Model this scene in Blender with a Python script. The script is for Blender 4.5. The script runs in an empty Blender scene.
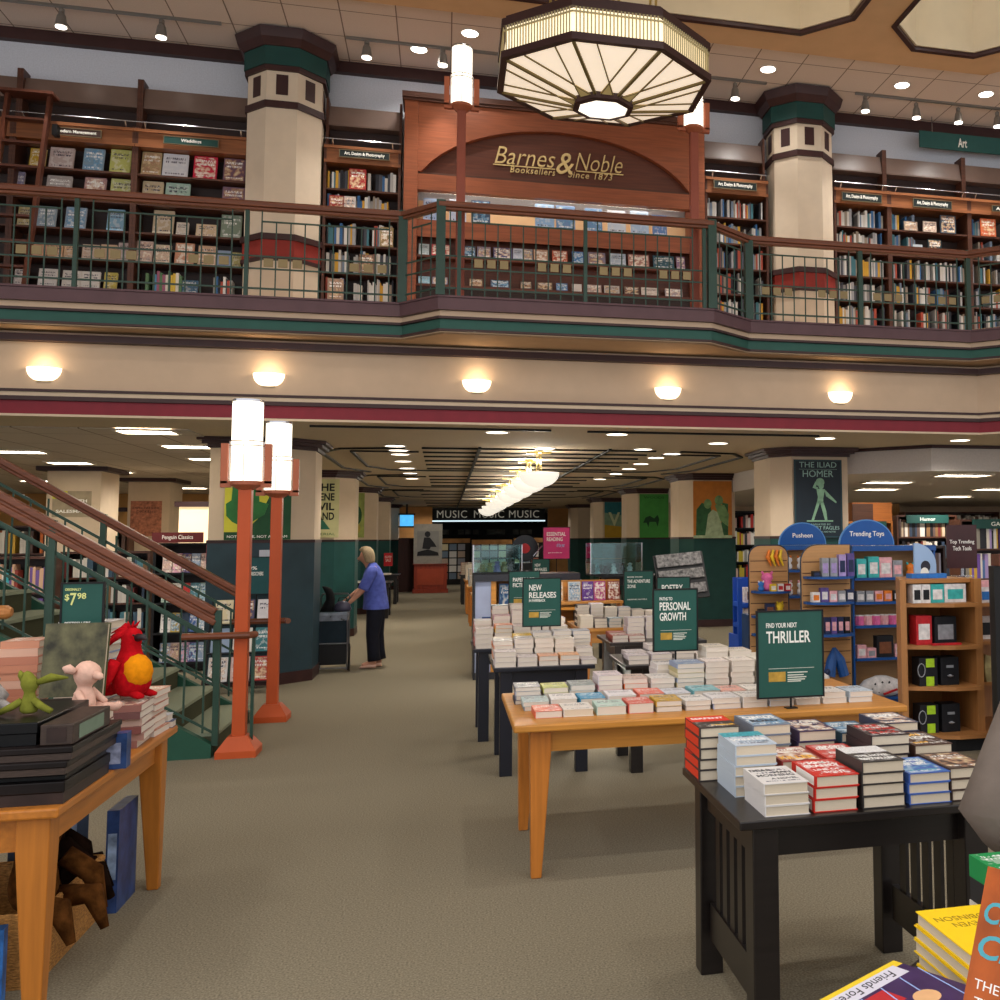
import bpy, bmesh, math, random
from mathutils import Vector, Matrix
RNG = random.Random(11)
S = bpy.context.scene
COL = S.collection
PI = math.pi

# ------------------------------------------------------------------ camera
F_PX, CX, CY, EYE = 1012.0, 707.0, 459.0, 1.62
YAW, PITCH, ROLL = math.radians(14.515), math.radians(4.445), math.radians(-0.451)
_fw = Vector((math.sin(YAW)*math.cos(PITCH), math.cos(YAW)*math.cos(PITCH), math.sin(PITCH)))
_rt = Vector((math.cos(YAW), -math.sin(YAW), 0))
_up = _rt.cross(_fw)
RT = math.cos(ROLL)*_rt + math.sin(ROLL)*_up
UP = -math.sin(ROLL)*_rt + math.cos(ROLL)*_up
cam_d = bpy.data.cameras.new('camera')
cam = bpy.data.objects.new('camera', cam_d); COL.objects.link(cam)
cam_d.sensor_fit = 'HORIZONTAL'; cam_d.sensor_width = 36.0
cam_d.lens = F_PX/1000*36
cam_d.shift_x = -(CX-500)/1000; cam_d.shift_y = (CY-500)/1000
cam_d.clip_start = 0.05; cam_d.clip_end = 200
m = Matrix((RT, UP, -_fw)).transposed().to_4x4()
m.translation = (0, 0, EYE)
cam.matrix_world = m
S.camera = cam
S.view_settings.view_transform = 'Standard'
S.view_settings.look = 'None'
S.view_settings.gamma = 1
S.view_settings.use_curve_mapping = False

# real positions measured from the photograph: a sight line met with a known plane of the room
def _ray(px, py): return RT*((px-CX)/F_PX) - UP*((py-CY)/F_PX) + _fw
def U(px, py, y):
    d = _ray(px, py); t = y/d.y; return (d.x*t, EYE+d.z*t)          # -> X, Z on the plane Y=y
def G(px, py, z=0.0):
    d = _ray(px, py); t = (z-EYE)/d.z; return (d.x*t, d.y*t)         # -> X, Y on the plane Z=z

# ------------------------------------------------------------------ materials
def lin(c):
    if isinstance(c, str):
        c = c.lstrip('#'); c = [int(c[i:i+2], 16)/255 for i in (0, 2, 4)]
    return tuple(x/12.92 if x <= .04045 else ((x+.055)/1.055)**2.4 for x in c)
MATS = {}
def _new(name):
    m = bpy.data.materials.new(name); m.use_nodes = True
    nt = m.node_tree; b = nt.nodes['Principled BSDF']
    return m, nt, b
def mat(name, col, rough=.55, metal=0, var=.12, scale=14, emit=0, ecol=None, spec=.3, bump=0, stretch=None, alpha=None):
    """principled material whose colour is gently broken up by noise"""
    if name in MATS: return MATS[name]
    m, nt, b = _new(name); N = nt.nodes.new; L = nt.links.new
    c = lin(col)
    b.inputs['Roughness'].default_value = rough; b.inputs['Metallic'].default_value = metal
    b.inputs['Specular IOR Level'].default_value = spec
    if var or bump:
        tc = N('ShaderNodeTexCoord'); mp = N('ShaderNodeMapping'); no = N('ShaderNodeTexNoise')
        mp.inputs['Scale'].default_value = stretch or (1, 1, 1)
        no.inputs['Scale'].default_value = scale; no.inputs['Detail'].default_value = 4
        L(tc.outputs['Object'], mp.inputs['Vector']); L(mp.outputs[0], no.inputs['Vector'])
        mx = N('ShaderNodeMix'); mx.data_type = 'RGBA'
        mx.inputs[6].default_value = tuple(x*(1-var) for x in c)+(1,)
        mx.inputs[7].default_value = tuple(min(1, x*(1+var)) for x in c)+(1,)
        rm = N('ShaderNodeMapRange'); rm.inputs['From Min'].default_value = .3; rm.inputs['From Max'].default_value = .7
        L(no.outputs['Fac'], rm.inputs['Value']); L(rm.outputs[0], mx.inputs[0]); L(mx.outputs[2], b.inputs['Base Color'])
        if bump:
            bp = N('ShaderNodeBump'); bp.inputs['Strength'].default_value = bump; bp.inputs['Distance'].default_value = .01
            L(no.outputs['Fac'], bp.inputs['Height']); L(bp.outputs[0], b.inputs['Normal'])
    else:
        b.inputs['Base Color'].default_value = c+(1,)
    if emit:
        b.inputs['Emission Color'].default_value = lin(ecol or col)+(1,)
        b.inputs['Emission Strength'].default_value = emit
    if alpha is not None:
        b.inputs['Alpha'].default_value = alpha
    MATS[name] = m
    return m
def wood(name, col, rough=.45, var=.22, axis=0, scale=3.0, spec=.35):
    st = [14, 14, 14]; st[axis] = .8
    return mat(name, col, rough, 0, var, scale, spec=spec, stretch=tuple(st))
def tiles(name, col, line, sx, sy, w=.02, rough=.9, off=(0, 0)):
    """ceiling tiles: thin grid lines at a fixed pitch in metres"""
    m, nt, b = _new(name); N = nt.nodes.new; L = nt.links.new
    tc = N('ShaderNodeTexCoord'); sp = N('ShaderNodeSeparateXYZ'); L(tc.outputs['Object'], sp.inputs[0])
    outs = []
    for ax, s, o in ((0, sx, off[0]), (1, sy, off[1])):
        a = N('ShaderNodeMath'); a.operation = 'ADD'; a.inputs[1].default_value = 100*s+o; L(sp.outputs[ax], a.inputs[0])
        d = N('ShaderNodeMath'); d.operation = 'DIVIDE'; d.inputs[1].default_value = s; L(a.outputs[0], d.inputs[0])
        f = N('ShaderNodeMath'); f.operation = 'FRACT'; L(d.outputs[0], f.inputs[0])
        l = N('ShaderNodeMath'); l.operation = 'LESS_THAN'; l.inputs[1].default_value = w/s; L(f.outputs[0], l.inputs[0])
        outs.append(l)
    mxm = N('ShaderNodeMath'); mxm.operation = 'MAXIMUM'; L(outs[0].outputs[0], mxm.inputs[0]); L(outs[1].outputs[0], mxm.inputs[1])
    no = N('ShaderNodeTexNoise'); no.inputs['Scale'].default_value = 60; L(tc.outputs['Object'], no.inputs['Vector'])
    c = lin(col)
    m0 = N('ShaderNodeMix'); m0.data_type = 'RGBA'; m0.inputs[6].default_value = tuple(x*.9 for x in c)+(1,); m0.inputs[7].default_value = tuple(x*1.08 for x in c)+(1,)
    L(no.outputs['Fac'], m0.inputs[0])
    m1 = N('ShaderNodeMix'); m1.data_type = 'RGBA'; L(mxm.outputs[0], m1.inputs[0]); L(m0.outputs[2], m1.inputs[6]); m1.inputs[7].default_value = lin(line)+(1,)
    L(m1.outputs[2], b.inputs['Base Color']); b.inputs['Roughness'].default_value = rough; b.inputs['Specular IOR Level'].default_value = .1
    MATS[name] = m
    return m
def glassmat(name, tint=(.8, .95, .95), f=.9):
    m, nt, b = _new(name); N = nt.nodes.new; L = nt.links.new
    tr = N('ShaderNodeBsdfTransparent'); tr.inputs[0].default_value = tint+(1,)
    gl = N('ShaderNodeBsdfGlossy'); gl.inputs['Roughness'].default_value = .05
    fr = N('ShaderNodeFresnel'); fr.inputs[0].default_value = 1.45
    mx = N('ShaderNodeMixShader'); L(fr.outputs[0], mx.inputs[0]); L(tr.outputs[0], mx.inputs[1]); L(gl.outputs[0], mx.inputs[2])
    L(mx.outputs[0], nt.nodes['Material Output'].inputs['Surface'])
    MATS[name] = m
    return m
def cover(name, kind=0, rough=.35, ink=None, axes=(0, 1)):
    """printed cover: ground colour is the object's own colour; title lines and a picture block are printed in another ink.
    axes = which generated coordinates run across / up the cover"""
    if name in MATS: return MATS[name]
    m, nt, b = _new(name); N = nt.nodes.new; L = nt.links.new
    oi = N('ShaderNodeObjectInfo'); tc = N('ShaderNodeTexCoord'); sp = N('ShaderNodeSeparateXYZ'); L(tc.outputs['Generated'], sp.inputs[0])
    X = sp.outputs[axes[0]]; Y = sp.outputs[axes[1]]
    def M2(op, a, bb):
        n = N('ShaderNodeMath'); n.operation = op
        for i, q in ((0, a), (1, bb)):
            if q is None: continue
            if isinstance(q, (int, float)): n.inputs[i].default_value = q
            else: L(q, n.inputs[i])
        return n.outputs[0]
    def band(v, lo, hi): return M2('MULTIPLY', M2('GREATER_THAN', v, lo), M2('LESS_THAN', v, hi))
    rnd = oi.outputs['Random']
    cb = N('ShaderNodeCombineXYZ')
    L(M2('MULTIPLY', X, 22), cb.inputs[0]); L(M2('ADD', M2('FLOOR', M2('MULTIPLY', Y, 9), None), M2('MULTIPLY', rnd, 77)), cb.inputs[1])
    no = N('ShaderNodeTexNoise'); no.inputs['Scale'].default_value = 1.0; no.inputs['Detail'].default_value = 1; L(cb.outputs[0], no.inputs['Vector'])
    letters = M2('GREATER_THAN', no.outputs['Fac'], .5)
    rows = M2('MAXIMUM', band(Y, .74, .84), M2('MAXIMUM', band(Y, .60, .68), band(Y, .12, .17)))
    txt = M2('MULTIPLY', M2('MULTIPLY', letters, rows), band(X, .12, .88))
    # picture
    cb2 = N('ShaderNodeCombineXYZ'); L(M2('MULTIPLY', X, 3), cb2.inputs[0]); L(M2('MULTIPLY', Y, 4), cb2.inputs[1]); L(M2('MULTIPLY', rnd, 50), cb2.inputs[2])
    n2 = N('ShaderNodeTexNoise'); n2.inputs['Scale'].default_value = 1.6; n2.inputs['Detail'].default_value = 4; L(cb2.outputs[0], n2.inputs['Vector'])
    cr = N('ShaderNodeValToRGB'); e = cr.color_ramp.elements
    pal = {0: [(.35, (.9, .9, .9)), (.65, (.75, .72, .68))], 1: [(.35, (.03, .03, .05)), (.5, (.4, .2, .12)), (.65, (.75, .6, .35))],
           2: [(.35, (.02, .05, .12)), (.5, (.1, .3, .5)), (.68, (.8, .8, .75))], 3: [(.4, (.3, .05, .07)), (.52, (.7, .5, .35)), (.64, (.9, .85, .75))]}[kind]
    e[0].position, e[0].color = pal[0][0], pal[0][1]+(1,); e[1].position, e[1].color = pal[-1][0], pal[-1][1]+(1,)
    for p in pal[1:-1]:
        q = e.new(p[0]); q.color = p[1]+(1,)
    L(n2.outputs['Fac'], cr.inputs[0])
    hole = M2('MULTIPLY', band(n2.outputs['Fac'], .54, 1.0) if kind == 0 else band(n2.outputs['Fac'], .46, 1.0), M2('MULTIPLY', band(X, .06, .94), band(Y, .05, .95)))
    mx = N('ShaderNodeMix'); mx.data_type = 'RGBA'
    fac = M2('MULTIPLY', hole, .35 if kind == 0 else .8)
    L(fac, mx.inputs[0]); L(oi.outputs['Color'], mx.inputs[6]); L(cr.outputs[0], mx.inputs[7])
    # ink: light on dark grounds, dark on light grounds
    bw = N('ShaderNodeRGBToBW'); L(oi.outputs['Color'], bw.inputs[0])
    ik = N('ShaderNodeMix'); ik.data_type = 'RGBA'; L(M2('GREATER_THAN', bw.outputs[0], .35), ik.inputs[0])
    ik.inputs[6].default_value = (.85, .83, .78, 1); ik.inputs[7].default_value = (.06, .05, .08, 1)
    m3 = N('ShaderNodeMix'); m3.data_type = 'RGBA'; L(txt, m3.inputs[0]); L(mx.outputs[2], m3.inputs[6]); L(ik.outputs[2], m3.inputs[7])
    L(m3.outputs[2], b.inputs['Base Color']); b.inputs['Roughness'].default_value = rough; b.inputs['Specular IOR Level'].default_value = .35
    MATS[name] = m
    return m
def objcol(name, rough=.5):
    if name in MATS: return MATS[name]
    m, nt, b = _new(name); oi = nt.nodes.new('ShaderNodeObjectInfo'); nt.links.new(oi.outputs['Color'], b.inputs['Base Color'])
    b.inputs['Roughness'].default_value = rough; b.inputs['Specular IOR Level'].default_value = .3
    MATS[name] = m
    return m
def attrcol(name, rough=.5):
    m, nt, b = _new(name); a = nt.nodes.new('ShaderNodeVertexColor'); a.layer_name = 'Col'; nt.links.new(a.outputs[0], b.inputs['Base Color'])
    b.inputs['Roughness'].default_value = rough; b.inputs['Specular IOR Level'].default_value = .3
    MATS[name] = m
    return m

# ------------------------------------------------------------------ mesh builder
class M:
    def __init__(s): s.v = []; s.f = []; s.mi = []; s.c = []; s.cur = None; s.T = None
    def add(s, vs, fs, m=0):
        o = len(s.v)
        if s.T is not None: vs = [tuple(s.T @ Vector(v)) for v in vs]
        s.v += [tuple(v) for v in vs]
        for f in fs:
            s.f.append([o+i for i in f]); s.mi.append(m); s.c.append(s.cur)
        return s
    def box(s, x0, x1, y0, y1, z0, z1, m=0):
        return s.add([(x0, y0, z0), (x1, y0, z0), (x1, y1, z0), (x0, y1, z0), (x0, y0, z1), (x1, y0, z1), (x1, y1, z1), (x0, y1, z1)],
              [(0, 3, 2, 1), (4, 5, 6, 7), (0, 1, 5, 4), (1, 2, 6, 5), (2, 3, 7, 6), (3, 0, 4, 7)], m)
    def cbox(s, c, d, m=0, R=None):
        vs = []
        for sz in (-.5, .5):
            for sx, sy in ((-.5, -.5), (.5, -.5), (.5, .5), (-.5, .5)):
                p = Vector((sx*d[0], sy*d[1], sz*d[2]))
                if R is not None: p = R @ p
                vs.append(tuple(p+Vector(c)))
        return s.add(vs, [(0, 3, 2, 1), (4, 5, 6, 7), (0, 1, 5, 4), (1, 2, 6, 5), (2, 3, 7, 6), (3, 0, 4, 7)], m)
    def prism(s, poly, z0, z1, m=0, z1s=None):
        n = len(poly)
        a = sum(poly[i][0]*poly[(i+1) % n][1]-poly[(i+1) % n][0]*poly[i][1] for i in range(n))
        if a < 0: poly = poly[::-1]
        vs = [(x, y, z0) for x, y in poly]+[(x, y, z1) for x, y in poly]
        return s.add(vs, [tuple(range(n))[::-1], tuple(range(n, 2*n))]+[(i, (i+1) % n, n+(i+1) % n, n+i) for i in range(n)], m)
    def loft(s, rings, m=0, caps=True, closed=True):
        n = len(rings[0]); vs = [p for r in rings for p in r]; fs = []
        for k in range(len(rings)-1):
            for i in range(n if closed else n-1):
                j = (i+1) % n; fs.append((k*n+i, k*n+j, (k+1)*n+j, (k+1)*n+i))
        if caps: fs += [tuple(range(n))[::-1], tuple(range((len(rings)-1)*n, len(rings)*n))]
        return s.add(vs, fs, m)
    def cyl(s, p0, p1, r0, r1=None, n=12, m=0, caps=True):
        r1 = r0 if r1 is None else r1
        p0, p1 = Vector(p0), Vector(p1); d = (p1-p0).normalized()
        a = d.orthogonal().normalized(); b = d.cross(a)
        if abs(d.z) > .99: a, b = Vector((1, 0, 0)), (Vector((0, 1, 0)) if d.z > 0 else Vector((0, -1, 0)))
        return s.loft([[tuple(p+(a*math.cos(2*PI*i/n)+b*math.sin(2*PI*i/n))*r) for i in range(n)] for p, r in ((p0, r0), (p1, r1))], m, caps)
    def tube(s, pts, r, n=8, m=0):
        pts = [Vector(p) for p in pts]; rings = []; a = None
        for i, p in enumerate(pts):
            d = (pts[min(i+1, len(pts)-1)]-pts[max(i-1, 0)]).normalized()
            a = (a-d*a.dot(d)).normalized() if a is not None and (a-d*a.dot(d)).length > 1e-4 else d.orthogonal().normalized()
            b = d.cross(a); rr = r[i] if isinstance(r, (list, tuple)) else r
            rings.append([tuple(p+(a*math.cos(2*PI*k/n)+b*math.sin(2*PI*k/n))*rr) for k in range(n)])
        return s.loft(rings, m)
    def lathe(s, prof, c=(0, 0, 0), n=20, m=0, a0=0, caps=True):
        return s.loft([[(c[0]+r*math.cos(a0+2*PI*i/n), c[1]+r*math.sin(a0+2*PI*i/n), c[2]+z) for i in range(n)] for r, z in prof], m, caps)
    def bar(s, p0, p1, w, h, m=0, up=(0, 0, 1)):
        p0, p1 = Vector(p0), Vector(p1); d = (p1-p0).normalized(); u = Vector(up)
        x = d.cross(u).normalized(); u = x.cross(d)
        vs = [tuple(p+x*a*w/2+u*b*h/2) for p in (p0, p1) for a, b in ((-1, -1), (1, -1), (1, 1), (-1, 1))]
        return s.add(vs, [(3, 2, 1, 0), (4, 5, 6, 7), (0, 1, 5, 4), (1, 2, 6, 5), (2, 3, 7, 6), (3, 0, 4, 7)], m)
    def band(s, path, o0, o1, z0, z1, m=0):
        """strip that follows an open plan path; o0 (back) and o1 (front) are offsets towards the viewer's side"""
        a, b = offset(path, o0), offset(path, o1)
        n = len(path); fs = []
        vs = [(x, y, z0) for x, y in a]+[(x, y, z0) for x, y in b]+[(x, y, z1) for x, y in b]+[(x, y, z1) for x, y in a]
        for i in range(n-1):
            for q in range(4):
                r = (q+1) % 4; fs.append((q*n+i, r*n+i, r*n+i+1, q*n+i+1))
        fs += [(0, n, 2*n, 3*n), (n-1, 4*n-1, 3*n-1, 2*n-1)]
        return s.add(vs, fs, m)
    def build(s, name, mats, parent=None, loc=None, rz=0, smooth=False, bevel=0, fix=True, subsurf=0):
        me = bpy.data.meshes.new(name); me.from_pydata(s.v, [], s.f)
        mats = mats if isinstance(mats, (list, tuple)) else [mats]
        for q in mats: me.materials.append(q)
        me.polygons.foreach_set('material_index', s.mi)
        if any(c is not None for c in s.c):
            at = me.color_attributes.new('Col', 'FLOAT_COLOR', 'CORNER'); buf = []
            for p in me.polygons:
                c = s.c[p.index] or (.5, .5, .5)
                buf += list(c+(1.,))*p.loop_total
            at.data.foreach_set('color', buf)
        if fix:
            bm = bmesh.new(); bm.from_mesh(me); bmesh.ops.recalc_face_normals(bm, faces=bm.faces)
            bm.to_mesh(me); bm.free()
        if smooth:
            me.polygons.foreach_set('use_smooth', [True]*len(me.polygons))
        me.update()
        o = bpy.data.objects.new(name, me); COL.objects.link(o)
        if parent is not None: o.parent = parent
        if loc is not None: o.location = loc
        o.rotation_euler.z = rz
        if bevel:
            bv = o.modifiers.new('bevel', 'BEVEL'); bv.width = bevel; bv.segments = 2; bv.limit_method = 'ANGLE'; bv.angle_limit = math.radians(40)
        if subsurf:
            ss = o.modifiers.new('sub', 'SUBSURF'); ss.levels = subsurf; ss.render_levels = subsurf
        return o
def offset(path, o):
    """offset an open plan path to its right-hand side seen along the path reversed (towards -Y for a path running +X)"""
    out = []
    for i, p in enumerate(path):
        ns = []
        for a, b in ((i-1, i), (i, i+1)):
            if a < 0 or b >= len(path): continue
            d = Vector((path[b][0]-path[a][0], path[b][1]-path[a][1])).normalized(); ns.append(Vector((d.y, -d.x)))
        n = sum(ns, Vector((0, 0))).normalized(); k = 1/max(.3, n.dot(ns[0]))
        out.append((p[0]+n.x*o*k, p[1]+n.y*o*k))
    return out
def tag(o, label=None, cat=None, group=None, kind=None):
    if label: o['label'] = label
    if cat: o['category'] = cat
    if group: o['group'] = group
    if kind: o['kind'] = kind
    return o
def thing(name, label, cat, loc=(0, 0, 0), rz=0, group=None):
    o = bpy.data.objects.new(name, None); COL.objects.link(o); o.empty_display_size = .1
    o.location = loc; o.rotation_euler.z = rz
    return tag(o, label, cat, group)
def struct(name, mesh, mats, label=None, **k):
    o = mesh.build(name, mats, **k); o['kind'] = 'structure'
    if label: o['label'] = label
    return o
def dup(root, loc=None, rz=None, label=None, group=None):
    r = root.copy(); COL.objects.link(r)
    for k in ('label', 'group'):
        if k in r: del r[k]
    if 'label' in root: r['label'] = root['label']
    if 'group' in root: r['group'] = root['group']
    if loc is not None: r.location = loc
    if rz is not None: r.rotation_euler.z = rz
    if label: r['label'] = label
    if group: r['group'] = group
    for ch in list(root.children):
        c = ch.copy(); COL.objects.link(c); c.parent = r
        for g in list(ch.children):
            d = g.copy(); COL.objects.link(d); d.parent = c
    return r
def text(body, c, w, h, mt, parent=None, plane='xz', name='lettering', bold=0, shear=0, ext=.0015, spacing=1.0, R=None):
    """lettering of a real thickness that fills w x h about its centre c; plane xz faces -Y, plane xy faces up"""
    cu = bpy.data.curves.new('t', 'FONT'); cu.body = body; cu.align_x = 'CENTER'; cu.size = 1; cu.resolution_u = 3
    cu.shear = shear; cu.offset = bold; cu.space_character = spacing; cu.space_line = .85; cu.extrude = .01
    ob = bpy.data.objects.new('t', cu); me = bpy.data.meshes.new_from_object(ob); bpy.data.objects.remove(ob)
    xs = [v.co.x for v in me.vertices]; ys = [v.co.y for v in me.vertices]
    if not xs: return None
    x0, x1, y0, y1 = min(xs), max(xs), min(ys), max(ys)
    for v in me.vertices:
        a = ((v.co.x-x0)/(x1-x0)-.5)*w; b = ((v.co.y-y0)/(y1-y0)-.5)*h; e = ext if v.co.z > 0 else -ext*.2
        p = Vector((a, -e, b)) if plane == 'xz' else Vector((a, b, e))
        if R is not None: p = R @ p
        v.co = p+Vector(c)
    me.materials.append(mt); me.name = name
    o = bpy.data.objects.new(name, me); COL.objects.link(o)
    if parent is not None: o.parent = parent
    return o
def spot(loc, power, angle=120, blend=.6, size=.05, col=(1, .93, .82), rot=(0, 0, 0), name='lamp'):
    l = bpy.data.lights.new(name, 'SPOT'); l.energy = power; l.spot_size = math.radians(angle); l.spot_blend = blend; l.shadow_soft_size = size; l.color = col
    o = bpy.data.objects.new(name, l); COL.objects.link(o); o.location = loc; o.rotation_euler = rot
    return o
def point(loc, power, size=.05, col=(1, .9, .75), name='lamp'):
    l = bpy.data.lights.new(name, 'POINT'); l.energy = power; l.shadow_soft_size = size; l.color = col
    o = bpy.data.objects.new(name, l); COL.objects.link(o); o.location = loc
    return o
# ------------------------------------------------------------------ palette
carpet = mat('carpet', '#7f7663', .95, 0, .38, 120, spec=.05, bump=.08)
beige = mat('beige_paint', '#c6ab8f', .8, 0, .04, 5)
cream = mat('cream_paint', '#ccb69b', .8, 0, .04, 5)
greywall = mat('pale_grey_paint', '#c3c5cc', .85, 0, .08, 60)
brown = mat('dark_brown_trim', '#3a2220', .45, 0, .15, 6)
plum = mat('plum_trim', '#5a3f42', .5, 0, .1, 6)
green = mat('green_stripe', '#2c564b', .6, 0, .08, 8)
dkgreen = mat('dark_green_panel', '#163f3a', .55, 0, .12, 5)
burg = mat('burgundy_stripe', '#7d1f2b', .55, 0, .08, 8)
tan = mat('tan_soffit', '#cfab82', .9, 0, .04, 4)
lowceil = mat('low_ceiling', '#cbb99f', .9, 0, .06, 40)
blackm = mat('black_paint', '#0c0b0c', .5, 0, .1, 8)
railgreen = mat('rail_green', '#294236', .4, 0, .1, 10)
railwood = wood('rail_wood', '#6e3d26', .35, .25)
shelfwood = wood('shelf_wood', '#4c2c1e', .45, .25)
shelfdark = wood('shelf_dark', '#2c1c17', .5, .2)
headwood = wood('header_wood', '#83502f', .4, .22)
panelwood = wood('panel_wood', '#87492c', .4, .2)
archwood = wood('arch_wood', '#5a2e1e', .4, .2)
lampshade = mat('lamp_glass_lit', '#fff3de', .4, 0, 0, emit=1.5)
diff_w = mat('downlight_lit', '#fff4e6', .4, 0, 0, emit=6)
brass = mat('brass', '#b9a264', .3, .9, .05)
chrome = mat('chrome', '#b8b8bc', .2, .9, 0)

# ------------------------------------------------------------------ floor and lower ceiling
b = M(); b.box(-22, 24, -6, 48, -.1, 0); struct('floor', b, carpet)
FY = 10.5          # front face of the beam under the balcony
CL = 2.8           # height of the ceiling under the balcony
FAC = [(-16, FY), (5.97, FY), (9.3, 7.4)]
PLANE = lambda z: z
b = M(); b.prism([(-22, FY-.005), (5.97, FY-.005), (9.3, 7.40), (24, 7.40), (24, 48), (-22, 48)], CL, CL+.1)
struct('ceiling_lower', b, lowceil)
b = M(); b.box(-22, -2.62, 11.6, 47, CL-.012, CL-.001); struct('ceiling_tiles_left', b, tiles('tile_low', '#c9bfb4', '#8a7a6e', .61, 1.22, .018))
# lowered ceiling of the right rear with its grey bulkhead
BX = [(5.15, 12.9), (6.1, 11.95), (14, 11.9)]
b = M(); b.prism([(5.15, 12.9), (6.1, 11.95), (20, 11.9), (20, 40), (5.15, 40)], 2.46, 2.795); struct('ceiling_right', b, mat('bulkhead', '#c6bdb6', .9, 0, .05, 40))
b = M(); b.band([(5.15, 12.88), (6.1, 11.93), (20, 11.88)], 0, .03, 2.755, 2.797); struct('trim_bulkhead', b, brown)
# walls that close the lower floor far behind
b = M(); b.box(-22, 24, 46.5, 46.7, 0, 2.8); struct('wall_back', b, blackm)
b = M(); b.box(-15.6, -15.4, 10.6, 46.5, 0, 2.8); struct('wall_left', b, beige)
b = M(); b.box(17.4, 17.6, 10.6, 46.5, 0, 2.8); struct('wall_right', b, beige)

# ------------------------------------------------------------------ beam and balcony
b = M(); b.band(FAC, -1.2, 0, 2.806, 3.57)
struct('wall_beam', b, beige)
def strip(name, path, layers):
    for o, z0, z1, mt in layers:
        q = M(); q.band(path, -.02, o, z0, z1); struct(name, q, mt)
zf = lambda y, Y=FY: U(300, y, Y)[1]
zb = lambda y: zf(y, FY-.03)
strip('trim_beam', FAC, [(.05, 2.80, zb(421.5), cream), (.035, zb(421.5)+.001, zb(419.5), brown), (.03, zb(419.5)+.001, zb(406.5), burg), (.06, zb(406.5)+.001, zb(402.5), brown),
                         (.05, zb(402.5)+.001, zb(398.5), cream), (.07, zb(398.5)+.001, zb(396), brown), (.10, zb(351), zb(344.5), brown)])
BAL = [(-16, 10.15), (-.43, 10.15), (-.07, 9.74), (2.58, 9.74), (3.09, 10.15), (5.70, 10.15), (8.95, 7.1)]
q = M()
q.prism([(-16, 10.22), (-.40, 10.22), (-.03, 9.82), (2.54, 9.82), (3.06, 10.22), (5.67, 10.22), (8.85, 7.2), (16, 7.2), (16, 13), (-16, 13)], 3.575, 3.94)
struct('floor_upper', q, [mat('balcony_slab', '#b79674', .8, 0, .05, 8)])
zc = lambda y: zf(y, 10.13)
strip('trim_balcony', BAL, [(-.012, 3.575, zc(333), beige), (.025, zc(333)+.001, zc(331), brown), (-.005, zc(331)+.001, zc(321), green), (.03, zc(321)+.001, zc(318.5), brown),
                            (-.006, zc(318.5)+.001, zc(312.5), beige), (.045, zc(312.5)+.001, zc(300.5), plum), (.06, zc(300.5)+.001, zc(298.5), plum)])
ZR = zc(298.5)     # top of the balcony kerb
# ------------------------------------------------------------------ upper back wall and ceiling
CU, WY = 7.55, 12.95
b = M(); b.box(-16, 18, WY, WY+.2, 3.9, CU); struct('wall_upper', b, greywall)
b = M(); b.box(-16, 18, WY-.09, WY, CU-.14, CU); struct('trim_upper', b, brown)
b = M(); b.prism([(-16, 10.9), (6.2, 10.9), (9, 7.8), (18, 3), (18, WY), (-16, WY)], CU, CU+.1); struct('ceiling_upper', b, tiles('tile_up', '#dccfc4', '#85766a', .61, .61, .014))
# tan soffit of the hall with chamfered coffers
def chamf(x0, x1, y0, y1, c): return [(x0+c, y0), (x1-c, y0), (x1, y0+c), (x1, y1-c), (x1-c, y1), (x0+c, y1), (x0, y1-c), (x0, y0+c)]
ZS = 7.46
H1 = chamf(-1.75, 4.38, 5.2, 10.66, .46); H2 = chamf(4.90, 6.62, 8.98, 10.70, .46); H0 = chamf(-4.02, -2.3, 8.98, 10.70, .46)
def holed(outer, holes, z, mt, name):
    bm = bmesh.new(); ed = []
    for lp in [outer]+holes:
        vs = [bm.verts.new((x, y, z)) for x, y in lp]
        ed += [bm.edges.new((vs[i], vs[(i+1) % len(vs)])) for i in range(len(vs))]
    bmesh.ops.triangle_fill(bm, use_beauty=True, use_dissolve=False, edges=ed)
    me = bpy.data.meshes.new(name); bm.to_mesh(me); bm.free(); me.materials.append(mt)
    o = bpy.data.objects.new(name, me); COL.objects.link(o); o['kind'] = 'structure'
    sd = o.modifiers.new('solid', 'SOLIDIFY'); sd.thickness = .06; sd.offset = 0
    return o
holed([(-16, 1), (18, 1), (18, 3), (9.3, 8.25), (6.55, 11.12), (-16, 11.1)], [H0, H1, H2], ZS, tan, 'ceiling_soffit')
b = M(); b.box(-16, 18, 1, 11.15, 8.3, 8.4); struct('ceiling_coffer', b, mat('coffer_top', '#c9b697', .9, 0, .04, 3))
cofin = mat('coffer_side', '#cdbb9c', .85, 0, .04, 3)
for H in (H0, H1, H2):
    b = M(); b.band(H+[H[0]], -.05, -.02, ZS, 8.3); struct('wall_coffer', b, cofin)
    b = M(); b.band(H+[H[0]], -.03, .03, ZS-.045, ZS+.03); struct('trim_coffer', b, brown)

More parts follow.
